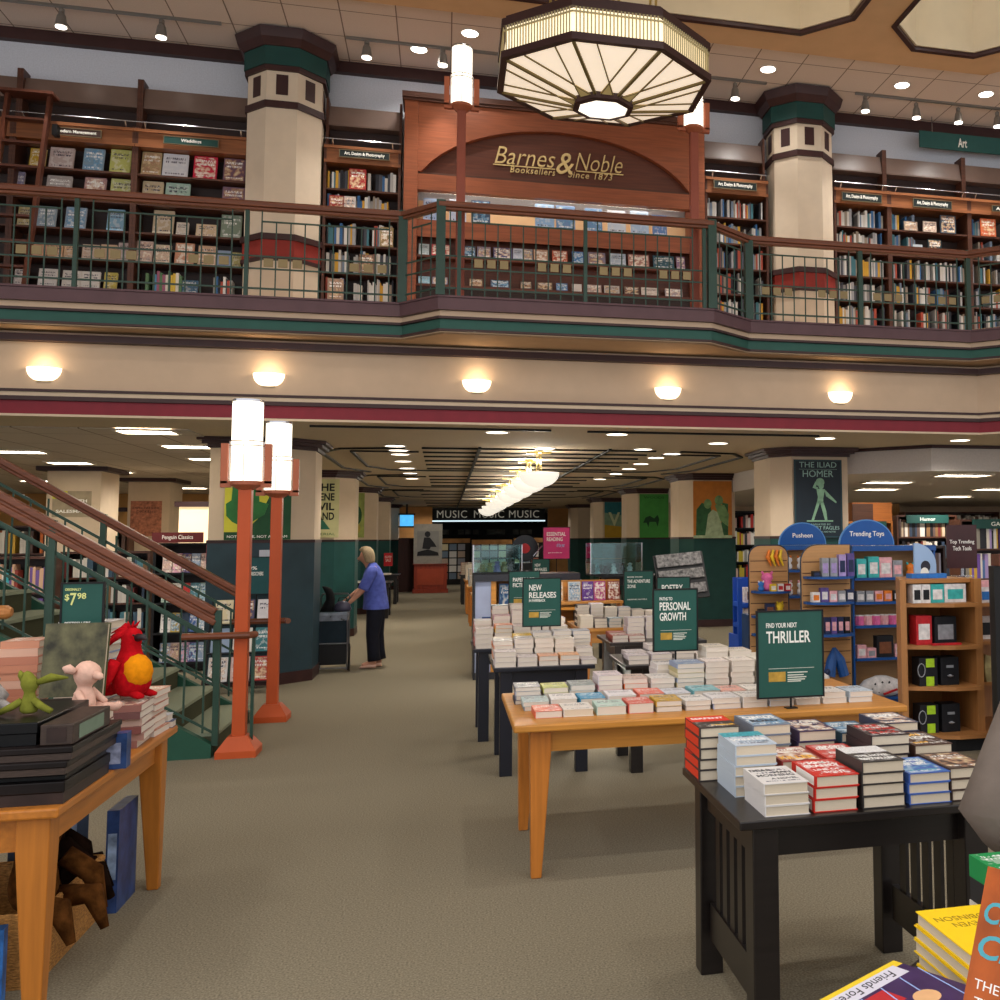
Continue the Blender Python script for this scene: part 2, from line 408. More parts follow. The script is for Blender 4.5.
# ------------------------------------------------------------------ pillars
def oct_ring(c, r, z): return [(c[0]+r/math.cos(PI/8)*math.cos(PI/8+k*PI/4), c[1]+r/math.cos(PI/8)*math.sin(PI/8+k*PI/4), z) for k in range(8)]
redb = mat('pillar_red_band', '#8a2c22', .6, 0, .1, 8)
upshaft = mat('pillar_cream', '#cdbba3', .75, 0, .04, 6)
for cx in (-1.89, 4.60):
    c = (cx, 12.65)
    q = M()
    q.loft([oct_ring(c, .41, 3.94), oct_ring(c, .41, 7.3)], 0)
    for z0, z1, r, mi in ((4.86, 5.06, .425, 3), (5.06, 5.13, .45, 1), (4.82, 4.86, .44, 1), (6.62, 6.70, .435, 1), (7.06, 7.12, .445, 1), (7.12, 7.34, .455, 2)):
        q.loft([oct_ring(c, r, z0), oct_ring(c, r, z1)], mi)
    q.loft([oct_ring(c, .47, 7.34), oct_ring(c, .53, 7.42), oct_ring(c, .56, 7.53)], 1)
    for k in range(8):      # dark inlaid rectangles on every face
        a = k*PI/4; n = Vector((math.cos(a), math.sin(a), 0)); p = Vector((cx, 12.65, 6.90))+n*.411
        q.cbox(p, (.012, .13, .24), 1, Matrix.Rotation(a, 3, 'Z'))
    struct('pillar_upper', q, [upshaft, brown, dkgreen, redb])
def lower_pillar(y, side):
    # footprint mirrored about the aisle axis X=1.3; aisle-side corners are chamfered
    P = [(-2.58, y), (-1.80, y), (-1.495, y+.31), (-1.495, y+.95), (-1.80, y+1.26), (-2.58, y+1.26)]
    if side > 0: P = [(5.2, y), (4.42, y), (4.20, y+.27), (4.20, y+.99), (4.42, y+1.26), (5.2, y+1.26)]
    q = M(); cx = -2.04 if side < 0 else 4.70; cy = y+.63
    sc = lambda k: [(cx+(x-cx)*k, cy+(yy-cy)*k) for x, yy in P]
    q.prism(P, 0, 2.7, 0)
    q.prism(sc(1.015), .13, 1.6, 1); q.prism(sc(1.03), 0, .13, 2); q.prism(sc(1.025), 1.6, 1.635, 2)
    for z0, z1, k in ((2.68, 2.72, 1.05), (2.72, 2.76, 1.14), (2.76, 2.797, 1.22)): q.prism(sc(k), z0, z1, 2)
    struct('pillar_lower', q, [cream, mat('pillar_wainscot_slate', '#2a3d44', .5, 0, .12, 4) if side < 0 and y < 13 else mat('pillar_wainscot', '#1d4a48', .5, 0, .12, 4) if side < 0 else dkgreen, brown])
LPY = [12.45, 18.05, 23.65, 29.2, 34.8]
for y in LPY:
    lower_pillar(y, -1); lower_pillar(y if y > 13 else 12.6, 1)

# ------------------------------------------------------------------ pattern of dark reveals on the aisle ceiling
cen = mat('aisle_ceiling', '#a08d72', .9, 0, .05, 20)
q = M()
z0, z1 = CL-.022, CL-.001
for k, y in enumerate([13.35, 14.0, 14.7, 15.5, 16.3, 17.2, 17.7]): q.box(-.3, 2.75, y, y+.045, z0, z1)
for k, y in enumerate([19.3, 20.3, 21.4, 22.6, 23.2]): q.box(-.3, 2.75, y, y+.06, z0, z1)
for k, y in enumerate([25.2, 27, 28.8, 31, 33.5, 36, 39]): q.box(-.6, 3.1, y, y+.08, z0, z1)
for x in (.42, 2.1): q.box(x-.02, x+.02, 13.2, 39, z0-.004, z1)
for y in (12.6, 18.1, 23.7):
    for sgn in (-1, 1):
        X = lambda x: x if sgn < 0 else 2.6-x
        pts = [(X(-.35), y+1.35), (X(-1.2), y+1.35), (X(-1.2), y+4.2), (X(-.9), y+5.0), (X(-.1), y+5.15)]
        for a, b2 in zip(pts[:-1], pts[1:]): q.bar((a[0], a[1], CL-.012), (b2[0], b2[1], CL-.012), .04, .02)
        pts = [(X(-.5), y+.8), (X(-1.3), y+1.0), (X(-1.6), y+1.6), (X(-1.6), y+4.6), (X(-1.25), y+5.6)]
        for a, b2 in zip(pts[:-1], pts[1:]): q.bar((a[0], a[1], CL-.012), (b2[0], b2[1], CL-.012), .05, .02)
q.box(-1.35, 1.1, 10.95, 10.99, z0, z1); q.box(1.5, 4.2, 11.0, 11.04, z0, z1)
struct('trim_ceiling', q, blackm)

# ------------------------------------------------------------------ recessed fluorescent troffers (each a thing)
trof = mat('troffer_lit', '#fff3dc', .5, 0, 0, emit=14)
def troffer(x, y, z, L, Wd, label):
    t = thing('ceiling_light', label, 'ceiling light', (x, y, z), 0, 'fluorescent ceiling lights')
    q = M(); q.box(-L/2, L/2, -Wd/2, Wd/2, -.012, 0); q.build('diffuser', trof, t)
    q = M()
    for s in (-1, 1):
        q.box(-L/2-.03, L/2+.03, s*(Wd/2+.015)-.015, s*(Wd/2+.015)+.015, -.02, 0); q.box(s*(L/2+.015)-.015, s*(L/2+.015)+.015, -Wd/2, Wd/2, -.02, 0)
    q.build('frame', mat('troffer_frame', '#cfc4b4', .5, 0, 0), t)
    return t
k = 0
for (x, y) in [(-3.05, 11.75), (-3.05, 13.5), (-3.2, 15.5), (-3.2, 17.6), (-3.2, 20), (-5.25, 12.5), (-5.25, 14.6), (-5.3, 16.55), (-5.3, 18.55), (-5.3, 21), (-7.4, 14.6), (-7.4, 16.6), (-7.4, 18.7), (-7.4, 21.5), (-5.3, 24), (-3.2, 23), (-9.5, 17), (-9.5, 20), (-9.5, 24), (-7.4, 25), (-3.2, 26)]:
    troffer(x, y, CL-.012, .52, .34, 'white fluorescent light strip in the grey tile ceiling left of the aisle')
for (x, y) in [(6.9, 12.6), (6.6, 14.4), (9.0, 13.4), (7.4, 16.6), (9.6, 16.4), (11.8, 15.2), (10.5, 19.6), (7.4, 20.2), (13.4, 18.5)]:
    troffer(x, y, 2.458, .7, .34, 'white fluorescent light strip in the lowered ceiling behind the grey bulkhead')
# ================================================================== UPPER FLOOR
# ------------------------------------------------------------------ balcony railing: one thing
rail = thing('balcony_railing', 'green balustrade with brown wooden handrail along the upper floor balcony edge', 'railing', (1.3, 10.1, ZR))
def RL(o): o.location = (-1.3, -10.1, -ZR); return o       # parts are modelled in room coordinates
HZ = U(300, 205, 10.12)[1]                                  # top of handrail
q = M(); rp = [(-16, 10.12), (-.43, 10.12), (-.07, 9.71), (2.58, 9.71), (3.09, 10.12), (5.67, 10.12), (8.9, 7.07)]
q.band(rp, -.045, .045, HZ-.055, HZ-.005); q.band(rp, -.03, .03, HZ-.085, HZ-.055); q.band(rp, -.012, .012, HZ-.005, HZ+.012)
RL(q.build('handrail', railwood, rail, bevel=.008))
inl = mat('tan_inlay', '#8f7c56', .6, 0, .08, 12)
def panel(a, b, posts=(True, True), thick=False):
    a, b = Vector((a[0], a[1], 0)), Vector((b[0], b[1], 0)); L = (b-a).length; d = (b-a)/L; n = max(2, round(L/.125)); st = L/n
    zt, zb_ = HZ-.085, ZR
    q = M(); P = lambda t, z: (a.x+d.x*t, a.y+d.y*t, z)
    q.bar(P(.02, zb_+.075), P(L-.02, zb_+.075), .016, .016)
    q.bar(P(.02, zb_+.265), P(L-.02, zb_+.265), .014, .014); q.bar(P(.02, zb_+.385), P(L-.02, zb_+.385), .014, .014)
    q.bar(P(st if n > 3 else .02, zt-.10), P(L-st if n > 3 else L-.02, zt-.10), .014, .014)
    for k in range(1, n):
        full = k in (1, n-1)
        q.bar(P(k*st, zb_+.0), P(k*st, zt if full else zt-.10), .011, .011, up=(0, 1, 0))
    RL(q.build('baluster_section', railgreen, rail))
    if n > 6:
        q = M()
        for k0 in (1, n-4):
            for k in range(k0, k0+3):
                q = M(); q.cbox(P((k+.5)*st, zb_+.325), (st*.66, .008, .08), 0, Matrix.Rotation(math.atan2(d.y, d.x), 3, 'Z')); RL(q.build('square_inlay', inl, rail))
def post(p, s=.036):
    q = M(); q.box(p[0]-s/2, p[0]+s/2, p[1]-s/2, p[1]+s/2, ZR, HZ+(.0 if s < .05 else .01)); RL(q.build('post', railgreen, rail))
LX = [-7.75, -6.25, -4.75, U(76, 240, 10.12)[0], U(247, 240, 10.12)[0], -.43]
for i in range(len(LX)-1): panel((LX[i], 10.12), (LX[i+1], 10.12)); post((LX[i], 10.12))
BXs = [-.07, .1, 1.3, 2.5, 2.58]
panel((-.43, 10.12), (-.07, 9.71)); panel((2.58, 9.71), (3.09, 10.12))
for p in ((-.43, 10.12), (-.07, 9.71), (2.58, 9.71), (3.09, 10.12)): post(p, .085)
panel((.1, 9.71), (1.3, 9.71)); panel((1.3, 9.71), (2.5, 9.71)); panel((-.07, 9.71), (.1, 9.71)); panel((2.5, 9.71), (2.58, 9.71))
for x in (.1, 1.3, 2.5): post((x, 9.71))
xm = U(860, 280, 10.12)[0]
for x0, x1 in ((3.09, xm), (xm, 5.67)): panel((x0, 10.12), (x1, 10.12)); post((x1, 10.12), .05)
panel((5.67, 10.12), (6.8, 9.05)); post((6.8, 9.05)); panel((6.8, 9.05), (7.9, 8.01))

# ------------------------------------------------------------------ books: shared meshes
pages = mat('book_pages', '#cfc0a8', .8, 0, .10, 8, stretch=(1, 1, 40))
pages_w = mat('book_pages_white', '#d3c6b6', .8, 0, .08, 8, stretch=(1, 1, 40))
COV = [cover('cover_plain', 0), cover('cover_dark_art', 1), cover('cover_blue_art', 2), cover('cover_warm_art', 3)]
edgec = objcol('cover_cloth', .5)
def book_meshes(b=.07):
    """unit book lying flat: x spine..fore-edge, y length, z thickness"""
    c = M(); c.box(-.5, .5, -.5, .5, 1-b, 1); c.box(-.5, .5, -.5, .5, 0, b); c.box(-.5, -.475, -.5, .5, b, 1-b)
    p = M(); p.box(-.475, .475, -.485, .485, b, 1-b)
    return c, p
PROTO = {}
def proto(kind, ci):
    """cover mesh (slot 0 printed board) and page-block mesh, shared by all copies"""
    key = (kind, ci)
    if key in PROTO: return PROTO[key]
    c, p = book_meshes(.075 if kind == 'hard' else .03)
    mc = bpy.data.meshes.new('book_cover'); mc.from_pydata(c.v, [], c.f); mc.materials.append(COV[ci]); mc.materials.append(edgec)
    mc.polygons.foreach_set('material_index', [0 if (i % 6 == 1 and i < 6) else 1 for i in range(len(c.f))])
    mp = bpy.data.meshes.new('page_block'); mp.from_pydata(p.v, [], p.f); mp.materials.append(pages if kind == 'hard' else pages_w)
    cj = M(); cj.v = c.v+p.v; cj.f = c.f+[[i+len(c.v) for i in f] for f in p.f]
    mj = bpy.data.meshes.new('book'); mj.from_pydata(cj.v, [], cj.f)
    for q in (COV[ci], edgec, pages if kind == 'hard' else pages_w): mj.materials.append(q)
    mj.polygons.foreach_set('material_index', [0 if i == 1 else 1 for i in range(len(c.f))]+[2]*len(p.f))
    PROTO[key] = (mc, mp, mj)
    return PROTO[key]
def add_book(x, y, z, w, l, t, rz, col, kind='hard', ci=0, parts=False, label=None, group=None, name='book', cat='book', R=None):
    mc, mp, mj = proto(kind, ci)
    o = bpy.data.objects.new(name, mc if parts else mj); COL.objects.link(o)
    o.location = (x, y, z); o.scale = (w, l, t)
    if R is None: o.rotation_euler.z = rz
    else: o.rotation_euler = R
    o.color = lin(col)+(1,) if isinstance(col, str) else tuple(col)+(1,)
    if parts:
        p = bpy.data.objects.new('page_block', mp); COL.objects.link(p); p.parent = o
    return tag(o, label, cat, group)
ORD = ['bottom', 'second', 'third', 'fourth', 'fifth', 'sixth', 'seventh', 'eighth', 'ninth', 'tenth', 'eleventh', 'twelfth', 'thirteenth', 'fourteenth', 'fifteenth', 'sixteenth']
def pile(x, y, z, n, w, l, t, col, where, rz=0, kind='hard', ci=0, parts=False, group=None, jit=.012, top=None, what='book'):
    """a pile of n books, each a thing; where = words that single the pile out"""
    out = []
    for k in range(n):
        pos = 'only' if n == 1 else 'top' if k == n-1 else 'bottom' if k == 0 else ORD[k]
        lab = f'{pos} {what} in the {where}' if pos in ('top', 'bottom', 'only') else f'{pos} {what} up in the {where}'
        c = col[k % len(col)] if isinstance(col, list) else col
        tt = t*(1+RNG.uniform(-.06, .06))
        o = add_book(x+RNG.uniform(-jit, jit), y+RNG.uniform(-jit, jit)*.6, z, w, l, tt, rz+RNG.uniform(-1, 1)*jit*2.5, c, kind, ci, parts, lab, group)
        z += tt+.0006; out.append(o)
    return out, z
# upright books too small to tell apart: gathered here, built once at the end as ONE object of kind stuff
SHELVED = M()
SPINES = ['#cfc8bd', '#b9b3aa', '#e0dccf', '#8c8f96', '#3a3d45', '#1e2026', '#6b2a28', '#a33a30', '#c4622f', '#d8b23c', '#3d5f86', '#5b8fb0', '#2f6b5e', '#7d8f6a', '#6c5a86', '#d9d3c6', '#9a7b5a', '#4b3a33', '#c9a9a0', '#e8e4da']
def shelf_fill(x0, x1, y, z, hmax, d=.2, dens=.93, pal=SPINES, tw=(.016, .042), R=None):
    x = x0
    while x < x1-.02:
        t = RNG.uniform(*tw)
        if x+t > x1: break
        if RNG.random() > dens: x += RNG.uniform(.03, .10); continue
        h = hmax*RNG.uniform(.68, .96); dd = d*RNG.uniform(.8, 1)
        SHELVED.cur = lin(RNG.choice(pal))
        SHELVED.box(x+.0008, x+t-.0008, y, y+dd, z+.001, z+h)
        x += t
    SHELVED.cur = None
def shelf_fill_any(p0, p1, z, hmax, d=.18, dens=.95, pal=SPINES, tw=(.02, .045)):
    """same along any plan direction p0->p1, books standing behind that line (to its left)"""
    a = Vector((p0[0], p0[1], 0)); b = Vector((p1[0], p1[1], 0)); L = (b-a).length; ang = math.atan2(b.y-a.y, b.x-a.x)
    SHELVED.T = Matrix.Translation(a) @ Matrix.Rotation(ang, 4, 'Z')
    shelf_fill(0, L, 0, z, hmax, d, dens, pal, tw); SHELVED.T = None

# ------------------------------------------------------------------ upper bookcases
SFY = 12.52                 # front of shelves
BOARD = [4.465, 4.80, 5.14, 5.475, 5.82]       # top faces of the boards; the header follows
signblk = mat('shelf_sign_black', '#15201f', .5, 0, 0); signgrn = mat('shelf_sign_green', '#17403a', .5, 0, 0)
signbrn = mat('shelf_sign_brown', '#3a241c', .5, 0, 0)
white = mat('white_letters', '#eeeae0', .5, 0, 0); gold = mat('gold_letters', '#d8bd84', .35, .3, 0)
def bookcase(x0, x1, label, lay):
    t = thing('bookcase', label, 'bookcase', ((x0+x1)/2, SFY, 3.942), 0, 'bookcases against the upper floor wall')
    ox = -(x0+x1)/2
    def PB(q, name, mt): o = q.build(name, mt, t); o.location = (ox, -SFY, -3.942); return o
    yb = WY-.1
    q = M(); q.box(x0+.03, x1-.03, yb-.02, yb, 3.942, 6.89); PB(q, 'back_panel', shelfdark)
    for x in (x0, x1-.03):
        q = M(); q.box(x, x+.03, SFY, yb, 3.942, 6.36); q.box(x, x+.03, SFY+.13, yb, 6.36, 6.98); PB(q, 'side_panel', shelfwood)
    for z in [4.10]+BOARD:
        q = M(); q.box(x0+.031, x1-.031, SFY+.01, yb-.021, z-.022, z); PB(q, 'shelf', shelfwood)
    q = M(); q.box(x0+.031, x1-.031, SFY, yb-.021, 6.13, 6.34); q.box(x0+.001, x1-.001, SFY-.025, SFY-.001, 6.30, 6.335); q.box(x0+.001, x1-.001, SFY-.018, SFY-.001, 6.125, 6.16); PB(q, 'header', headwood)
    # display flap above, leaning out
    q = M(); q.loft([[(x, SFY+.14, 6.64), (x, yb-.03, 6.64), (x, yb-.03, 6.66), (x, SFY+.14, 6.66)] for x in (x0+.031, x1-.031)])
    q.loft([[(x, SFY+.15, 6.661), (x, SFY+.17, 6.661), (x, SFY+.22, 6.90), (x, SFY+.2, 6.90)] for x in (x0+.031, x1-.031)])
    PB(q, 'display_flap', mat('flap_wood', '#6a564c', .35, .0, .12, 4, spec=.5))
    q = M(); q.cyl((x0, SFY-.03, 6.41), (x1, SFY-.03, 6.41), .007, n=8)
    for x in (x0+.1, x1-.1): q.bar((x, SFY-.03, 6.41), (x, SFY+.03, 6.34), .015, .015)
    PB(q, 'ladder_rail', chrome)
    return t, PB
def shelf_sign(x0, x1, z0, z1, body, label, m=signblk, tm=white, y=SFY-.03):
    t = thing('shelf_sign', label, 'sign', ((x0+x1)/2, y, z0), 0, None); h = z1-z0; w = x1-x0
    q = M(); q.box(-w/2, w/2, -.012, 0, 0, h); q.build('board', m, t)
    q = M(); q.box(-w/2-.008, w/2+.008, -.016, 0, -.008, 0); q.box(-w/2-.008, w/2+.008, -.016, 0, h, h+.008)
    q.box(-w/2-.008, -w/2, -.016, 0, 0, h); q.box(w/2, w/2+.008, -.016, 0, 0, h); q.build('frame', mat('sign_rim', '#6e6047', .5, .2, 0), t)
    if body: text(body, (0, -.013, h*.5), w*(.82 if len(body) > 10 else .38), h*.62, tm, t, bold=.02)
    return t
LBX = [-6.72, -5.56, -4.41, -3.40, -2.33]
xa = U(135, 150, SFY)[0]; xb = U(12, 150, SFY)[0]; xl = U(250, 150, SFY)[0]; dx = xa-xb
LB = [xb-dx, xb, xa, xl]
bookcase(LB[0], LB[1]-.002, 'dark wooden bookcase at the far left of the upper floor behind the ladder', 0)
bookcase(LB[1], LB[2]-.002, 'dark wooden bookcase left of the ladder rail with a small brown sign', 0)
bookcase(LB[2], LB[3], 'dark wooden bookcase of wedding books beside the left cream pillar', 0)
x3 = U(324, 150, SFY)[0]; x4 = min(U(403, 150, SFY)[0], U(405, 110, 12.45)[0]-.04)
bookcase(x3, x4, 'narrow dark bookcase of art books between left pillar and arched display', 0)
x5 = max(U(703, 180, SFY)[0], U(703, 130, 12.45)[0]+.04); x6 = U(768, 180, SFY)[0]
bookcase(x5, x6, 'narrow dark bookcase of art books between arched display and right pillar', 0)
x7 = U(834, 200, SFY)[0]; x8 = U(889, 200, SFY)[0]; x9 = U(969, 200, SFY)[0]; x10 = x9+(x9-x8)
x8 = U(889, 190, SFY)[0]
bookcase(x7, x8-.002, 'dark bookcase of upright art books directly right of the right pillar', 0)
bookcase(x8, x9-.002, 'dark bookcase of art books under the hanging green art sign', 0)
bookcase(x9, x10, 'dark bookcase at the far right end of the upper floor', 0)
def sgn(px0, px1, py0, py1, body, label, **k):
    a = U(px0, py0, SFY-.03); b = U(px1, py1, SFY-.03); shelf_sign(a[0], b[0], b[1], a[1], body, label, **k)
sgn(53, 101, 127.5, 138, 'Modern Management', 'small brown shelf sign with illegible white words right of the ladder', m=signbrn)
sgn(164.5, 218, 136.5, 147.5, 'Weddings', 'green shelf sign reading Weddings on the bookcase header', m=signgrn)
for (a, b, c, d, l) in ((340, 389, 150, 160.5, 'black Art, Design & Photography sign left of the arched display'), (714, 756, 180.5, 191, 'black Art, Design & Photography sign right of the arched display'),
                        (842, 881, 192.5, 203, 'black Art, Design & Photography sign just right of the right pillar'), (913, 951, 199, 209.5, 'black Art, Design & Photography sign below the large green Art sign')):
    sgn(a, b, c, d, 'Art, Design & Photography', l)
sgn(992, 1030, 206, 214, 'Architecture', 'black shelf sign cut off by the right edge of the photo')
# big hanging Art sign
a = U(919, 140, 12.70); b2 = U(1036, 160, 12.70)
t = thing('hanging_sign', 'long green sign reading Art hung high above the right bookcases', 'sign', ((a[0]+b2[0])/2, 12.70, b2[1]+.02)); w2 = b2[0]-a[0]; h2 = .24
q = M(); q.box(-w2/2, w2/2, -.02, 0, 0, h2); q.build('board', mat('art_sign', '#24504b', .6, 0, .05), t)
text('Art', (w2/2-(b2[0]-U(962, 150, 12.7)[0]), -.021, h2*.48), .14, .135, white, t, bold=.02)
q = M(); q.bar((-w2/2+.2, -.01, h2), (-w2/2+.2, -.01, CU-b2[1]-.02), .01, .01, up=(0, 1, 0)); q.bar((w2/2-.2, -.01, h2), (w2/2-.2, -.01, CU-b2[1]-.02), .01, .01, up=(0, 1, 0)); q.build('hanger', chrome, t)

# spine-out books of the art bays; face-out books (each a thing)
artpal = ['#d8d3c8', '#c3c1bd', '#e5e2da', '#a9a9ab', '#8f8c88', '#50525a', '#2a2c33', '#7e8ea0', '#b9533f', '#d9a63a', '#3f6ea0', '#9c8f7e', '#e9e7e0', '#4b7f8a']
tops = BOARD
for (xa_, xb_) in ((x3, x4), (x5, x6), (x7, x8), (x9, x10)):
    for i, z in enumerate(tops):
        hm = (tops[i+1] if i < 4 else 6.125)-z-.03
        shelf_fill(xa_+.04, xb_-.05, SFY+.075, z, hm, .22, .90, artpal, (.014, .04))
for i, z in enumerate(tops):
    hm = (tops[i+1] if i < 4 else 6.125)-z-.03
    shelf_fill(x8+.04, x9-.05 if i < 3 else x8+.42, SFY+.075, z, hm, .22, .85, artpal, (.014, .04))
    if i == 0: shelf_fill(LB[2]+.05, LB[3]-.64, SFY+.05, z, hm*.9, .2, .85, ['#d7a9b5', '#7fb3c0', '#a33b4b', '#e0c04b', '#4f8fb5', '#e8e2d2', '#5d7f5a', '#a5627a'], (.018, .035))
    if i == 0: shelf_fill(LB[2]+.85, LB[3]-.06, SFY+.05, z, hm*.75, .2, .85, artpal, (.014, .03))
def face_book(x, z, w, h, col, label, ci=0, y=None, lean=12, group=None, yaw=0, t=.025):
    """a book stood face-out, leaning back: cover board turned to the viewer"""
    o = add_book(0, 0, 0, w, h, t, 0, col, 'hard', ci, False, label, group)
    a = math.radians(90-lean)
    o.rotation_euler = (a, 0, math.radians(yaw))
    yy = SFY+.06 if y is None else y
    o.location = (x, yy+h/2*math.sin(math.radians(lean))+t*math.cos(math.radians(lean)), z+h/2*math.cos(math.radians(lean))+t*math.sin(math.radians(lean))*0+.001)
    return o
fo = [  # px centre x, px width, top y, board index, colour, words
 (61, 26, 146, 4, '#b7a49d', 'pale pink', 0), (93, 22, 147, 4, '#7f98a8', 'grey blue', 2), (120, 22, 145, 4, '#b9b96a', 'yellow green', 0),
 (37, 17, 147, 4, '#b8962f', 'golden yellow', 0), (19, 8, 170, 3, '#8f8aa8', 'small lilac', 0),
 (58, 27, 174, 3, '#a49a95', 'greyish', 0), (94, 23, 176, 3, '#a58080', 'dusty pink', 3), (121, 24, 174, 3, '#b9bb78', 'lime', 0),
 (151, 21, 147, 4, '#b09870', 'sand coloured', 1), (175, 27, 150, 4, '#cfcfd2', 'white', 0), (205, 25, 151, 4, '#c42a44', 'bright crimson', 3), (234, 23, 154, 4, '#6c4f5c', 'plum', 1),
 (152, 22, 176, 3, '#c0ad8c', 'beige', 0), (177, 26, 179, 3, '#9db5a6', 'mint green', 0), (233, 24, 181, 3, '#7d6270', 'mauve', 1),
 (46, 20, 205, 2, '#8798a3', 'slate blue', 0), (75, 22, 206, 2, '#8f9fb0', 'blue', 2), (115, 18, 208, 2, '#7fa5bb', 'sky blue', 0), (25, 17, 205, 2, '#b9a87a', 'ochre', 0),
 (163, 22, 206, 2, '#b9a68a', 'tan', 0), (182, 13, 222, 2, '#cdbfae', 'low cream', 0), (206, 22, 224, 2, '#cdb493', 'low buff', 0), (231, 22, 213, 2, '#7d8a78', 'olive grey', 0),
 (38, 17, 243, 1, '#c5957a', 'salmon', 0), (55, 16, 243, 1, '#c59a77', 'apricot', 0), (70, 14, 244, 1, '#c7a886', 'peach', 0), (90, 18, 244, 1, '#bfa793', 'fawn', 0), (108, 17, 244, 1, '#c2a488', 'buff', 0), (123, 12, 242, 1, '#b7a5a0', 'rose grey', 0),
 (144, 17, 240, 1, '#c9b1a6', 'floral white', 3), (162, 18, 244, 1, '#d0c1a9', 'framed cream', 3), (184, 20, 242, 1, '#c98f72', 'red flowered', 3), (207, 20, 245, 1, '#cba98a', 'peach flowered', 3), (224, 15, 250, 1, '#8d9db5', 'blue titled', 0), (236, 10, 252, 1, '#a9a36a', 'yellow green', 0),
 (20, 14, 266, 0, '#cfc8c4', 'white', 0), (47, 20, 268, 0, '#d0cbc6', 'white botanical', 0), (71, 20, 270, 0, '#cfc9c0', 'white striped', 0), (90, 20, 271, 0, '#d5d0c8', 'white lined', 0), (110, 14, 272, 0, '#c4b35a', 'yellow', 0), (189, 18, 280, 0, '#4a6d86', 'teal blue', 0),
]
rown = {4: 'top', 3: 'second', 2: 'third', 1: 'fourth', 0: 'lowest'}
for cx_, pw, ty, bi, col, wd, ci in fo:
    x, zt = U(cx_, ty, SFY+.05); w = U(cx_+pw/2, ty, SFY+.05)[0]-U(cx_-pw/2, ty, SFY+.05)[0]
    h = min(.30, max(.1, zt-BOARD[bi]+.005))
    bay = 'bookcase beside the ladder' if cx_ < 134 else 'wedding bookcase'
    face_book(x, BOARD[bi], w*.94, h, col, f'{wd} book stood face out on the {rown[bi]} visible shelf, {bay}', ci, group='face out books on the upper left shelves')
fo2 = [(358, 18, 166, 4, '#a02a2a', 'red face-out book on the top shelf of the left narrow art bookcase', x3), (337, 16, 193, 3, '#8d2626', 'red face-out book on the second shelf of the left narrow art bookcase', x3),
       (349, 15, 192, 3, '#b0aaa5', 'grey picture book on second shelf of the left narrow art bookcase', x3), (367, 16, 255, 1, '#6d5445', 'brown portrait book on the fourth shelf of the left narrow art bookcase', x3),
       (387, 14, 228, 2, '#8f7a4f', 'olive brown book on the third shelf of the left narrow art bookcase', x3), (336, 17, 274, 0, '#9c8574', 'tan portrait book on lowest shelf of the left narrow art bookcase', x3),
       (947, 16, 215, 4, '#3f4d5a', 'blue grey book with red peak on top shelf below the green Art sign', x8), (929, 14, 222, 4, '#b7a394', 'pale book with small portraits on top shelf below the green Art sign', x8),
       (910, 14, 222, 4, '#9a8a7d', 'beige book with small portraits on top shelf below the green Art sign', x8), (987, 16, 213, 4, '#c05a32', 'orange face-out book at the right end of the top shelf', x9), (934, 14, 240, 3, '#24363b', 'dark teal face-out book on second shelf below the green Art sign', x8),
       (917, 10, 245, 3, '#a9b0b5', 'pale blue face-out book on second shelf below the green Art sign', x8)]
for cx_, pw, ty, bi, col, lab, _ in fo2:
    x, zt = U(cx_, ty, SFY+.03); w = U(cx_+pw/2, ty, SFY+.03)[0]-U(cx_-pw/2, ty, SFY+.03)[0]
    face_book(x, BOARD[bi], w*.94, min(.255, zt-BOARD[bi]), col, lab, 1 if RNG.random() < .5 else 3, y=SFY+.004, lean=2, group='face out books among the art books', t=.02)

# ------------------------------------------------------------------ ladder
xl0, zl0 = U(8, 89, SFY-.16); xl1 = U(50, 92, SFY-.16)[0]
ladw = wood('ladder_wood', '#5a3122', .4, .2, 2)
lad = thing('library_ladder', 'dark brown wooden rolling ladder leaning on the upper left bookcases', 'ladder', ((xl0+xl1)/2, SFY-.5, 3.942))
w2 = (xl1-xl0)/2; topz = zl0-3.942-.05
def LP(s, f): return (s*w2, .36-(1-f)*.55, topz*f)
for s in (-1, 1):
    q = M(); q.bar(LP(s, 0), LP(s, 1), .035, .08, up=(0, 1, 0)); q.build('rail', ladw, lad)
for k in range(1, 9):
    f = k/9
    q = M(); a, b3 = LP(-1, f), LP(1, f); q.bar((a[0]+.02, a[1], a[2]), (b3[0]-.02, b3[1], b3[2]), .09, .025); q.build('rung', ladw, lad)
q = M(); a = LP(-1, 1); q.box(-w2-.06, w2+.06, a[1]-.12, a[1]+.1, topz, topz+.03); q.build('top_step', ladw, lad)
q = M(); q.cbox((w2+.05, .42, topz-.35), (.05, .1, .12)); q.build('roller_bracket', blackm, lad)

# ------------------------------------------------------------------ arched display with the store sign
px0 = U(405, 110, 12.45)[0]; px1 = U(703, 130, 12.45)[0]; pt = U(405, 98, 12.45)[1]
ad = thing('arched_display_case', 'large wooden arched display case with lit shelves in the middle of the upper wall', 'display case', ((px0+px1)/2, 12.4, 3.942))
W = (px1-px0)/2; Z = lambda z: z-3.942
zt = pt-3.942
zsp = U(560, 183.5, 12.45)[1]-3.942            # foot of the arch
zap = U(527, 131, 12.45)[1]-3.942            # crown of the arch
zlb = U(560, 201, 12.45)[1]-3.942            # bottom of the lower panel = top of lit opening
q = M()
for s in (-1, 1):
    q = M(); q.box(s*W-.16 if s > 0 else -W, W if s > 0 else -W+.16, -.02, .44, 0, zt-.02); q.build('side_pilaster', panelwood, ad, bevel=.006)
q = M(); q.box(-W-.03, W+.03, -.06, .44, zt-.02, zt+.05); q.box(-W-.015, W+.015, -.04, .44, zt-.05, zt-.021); q.build('cornice', shelfwood, ad)
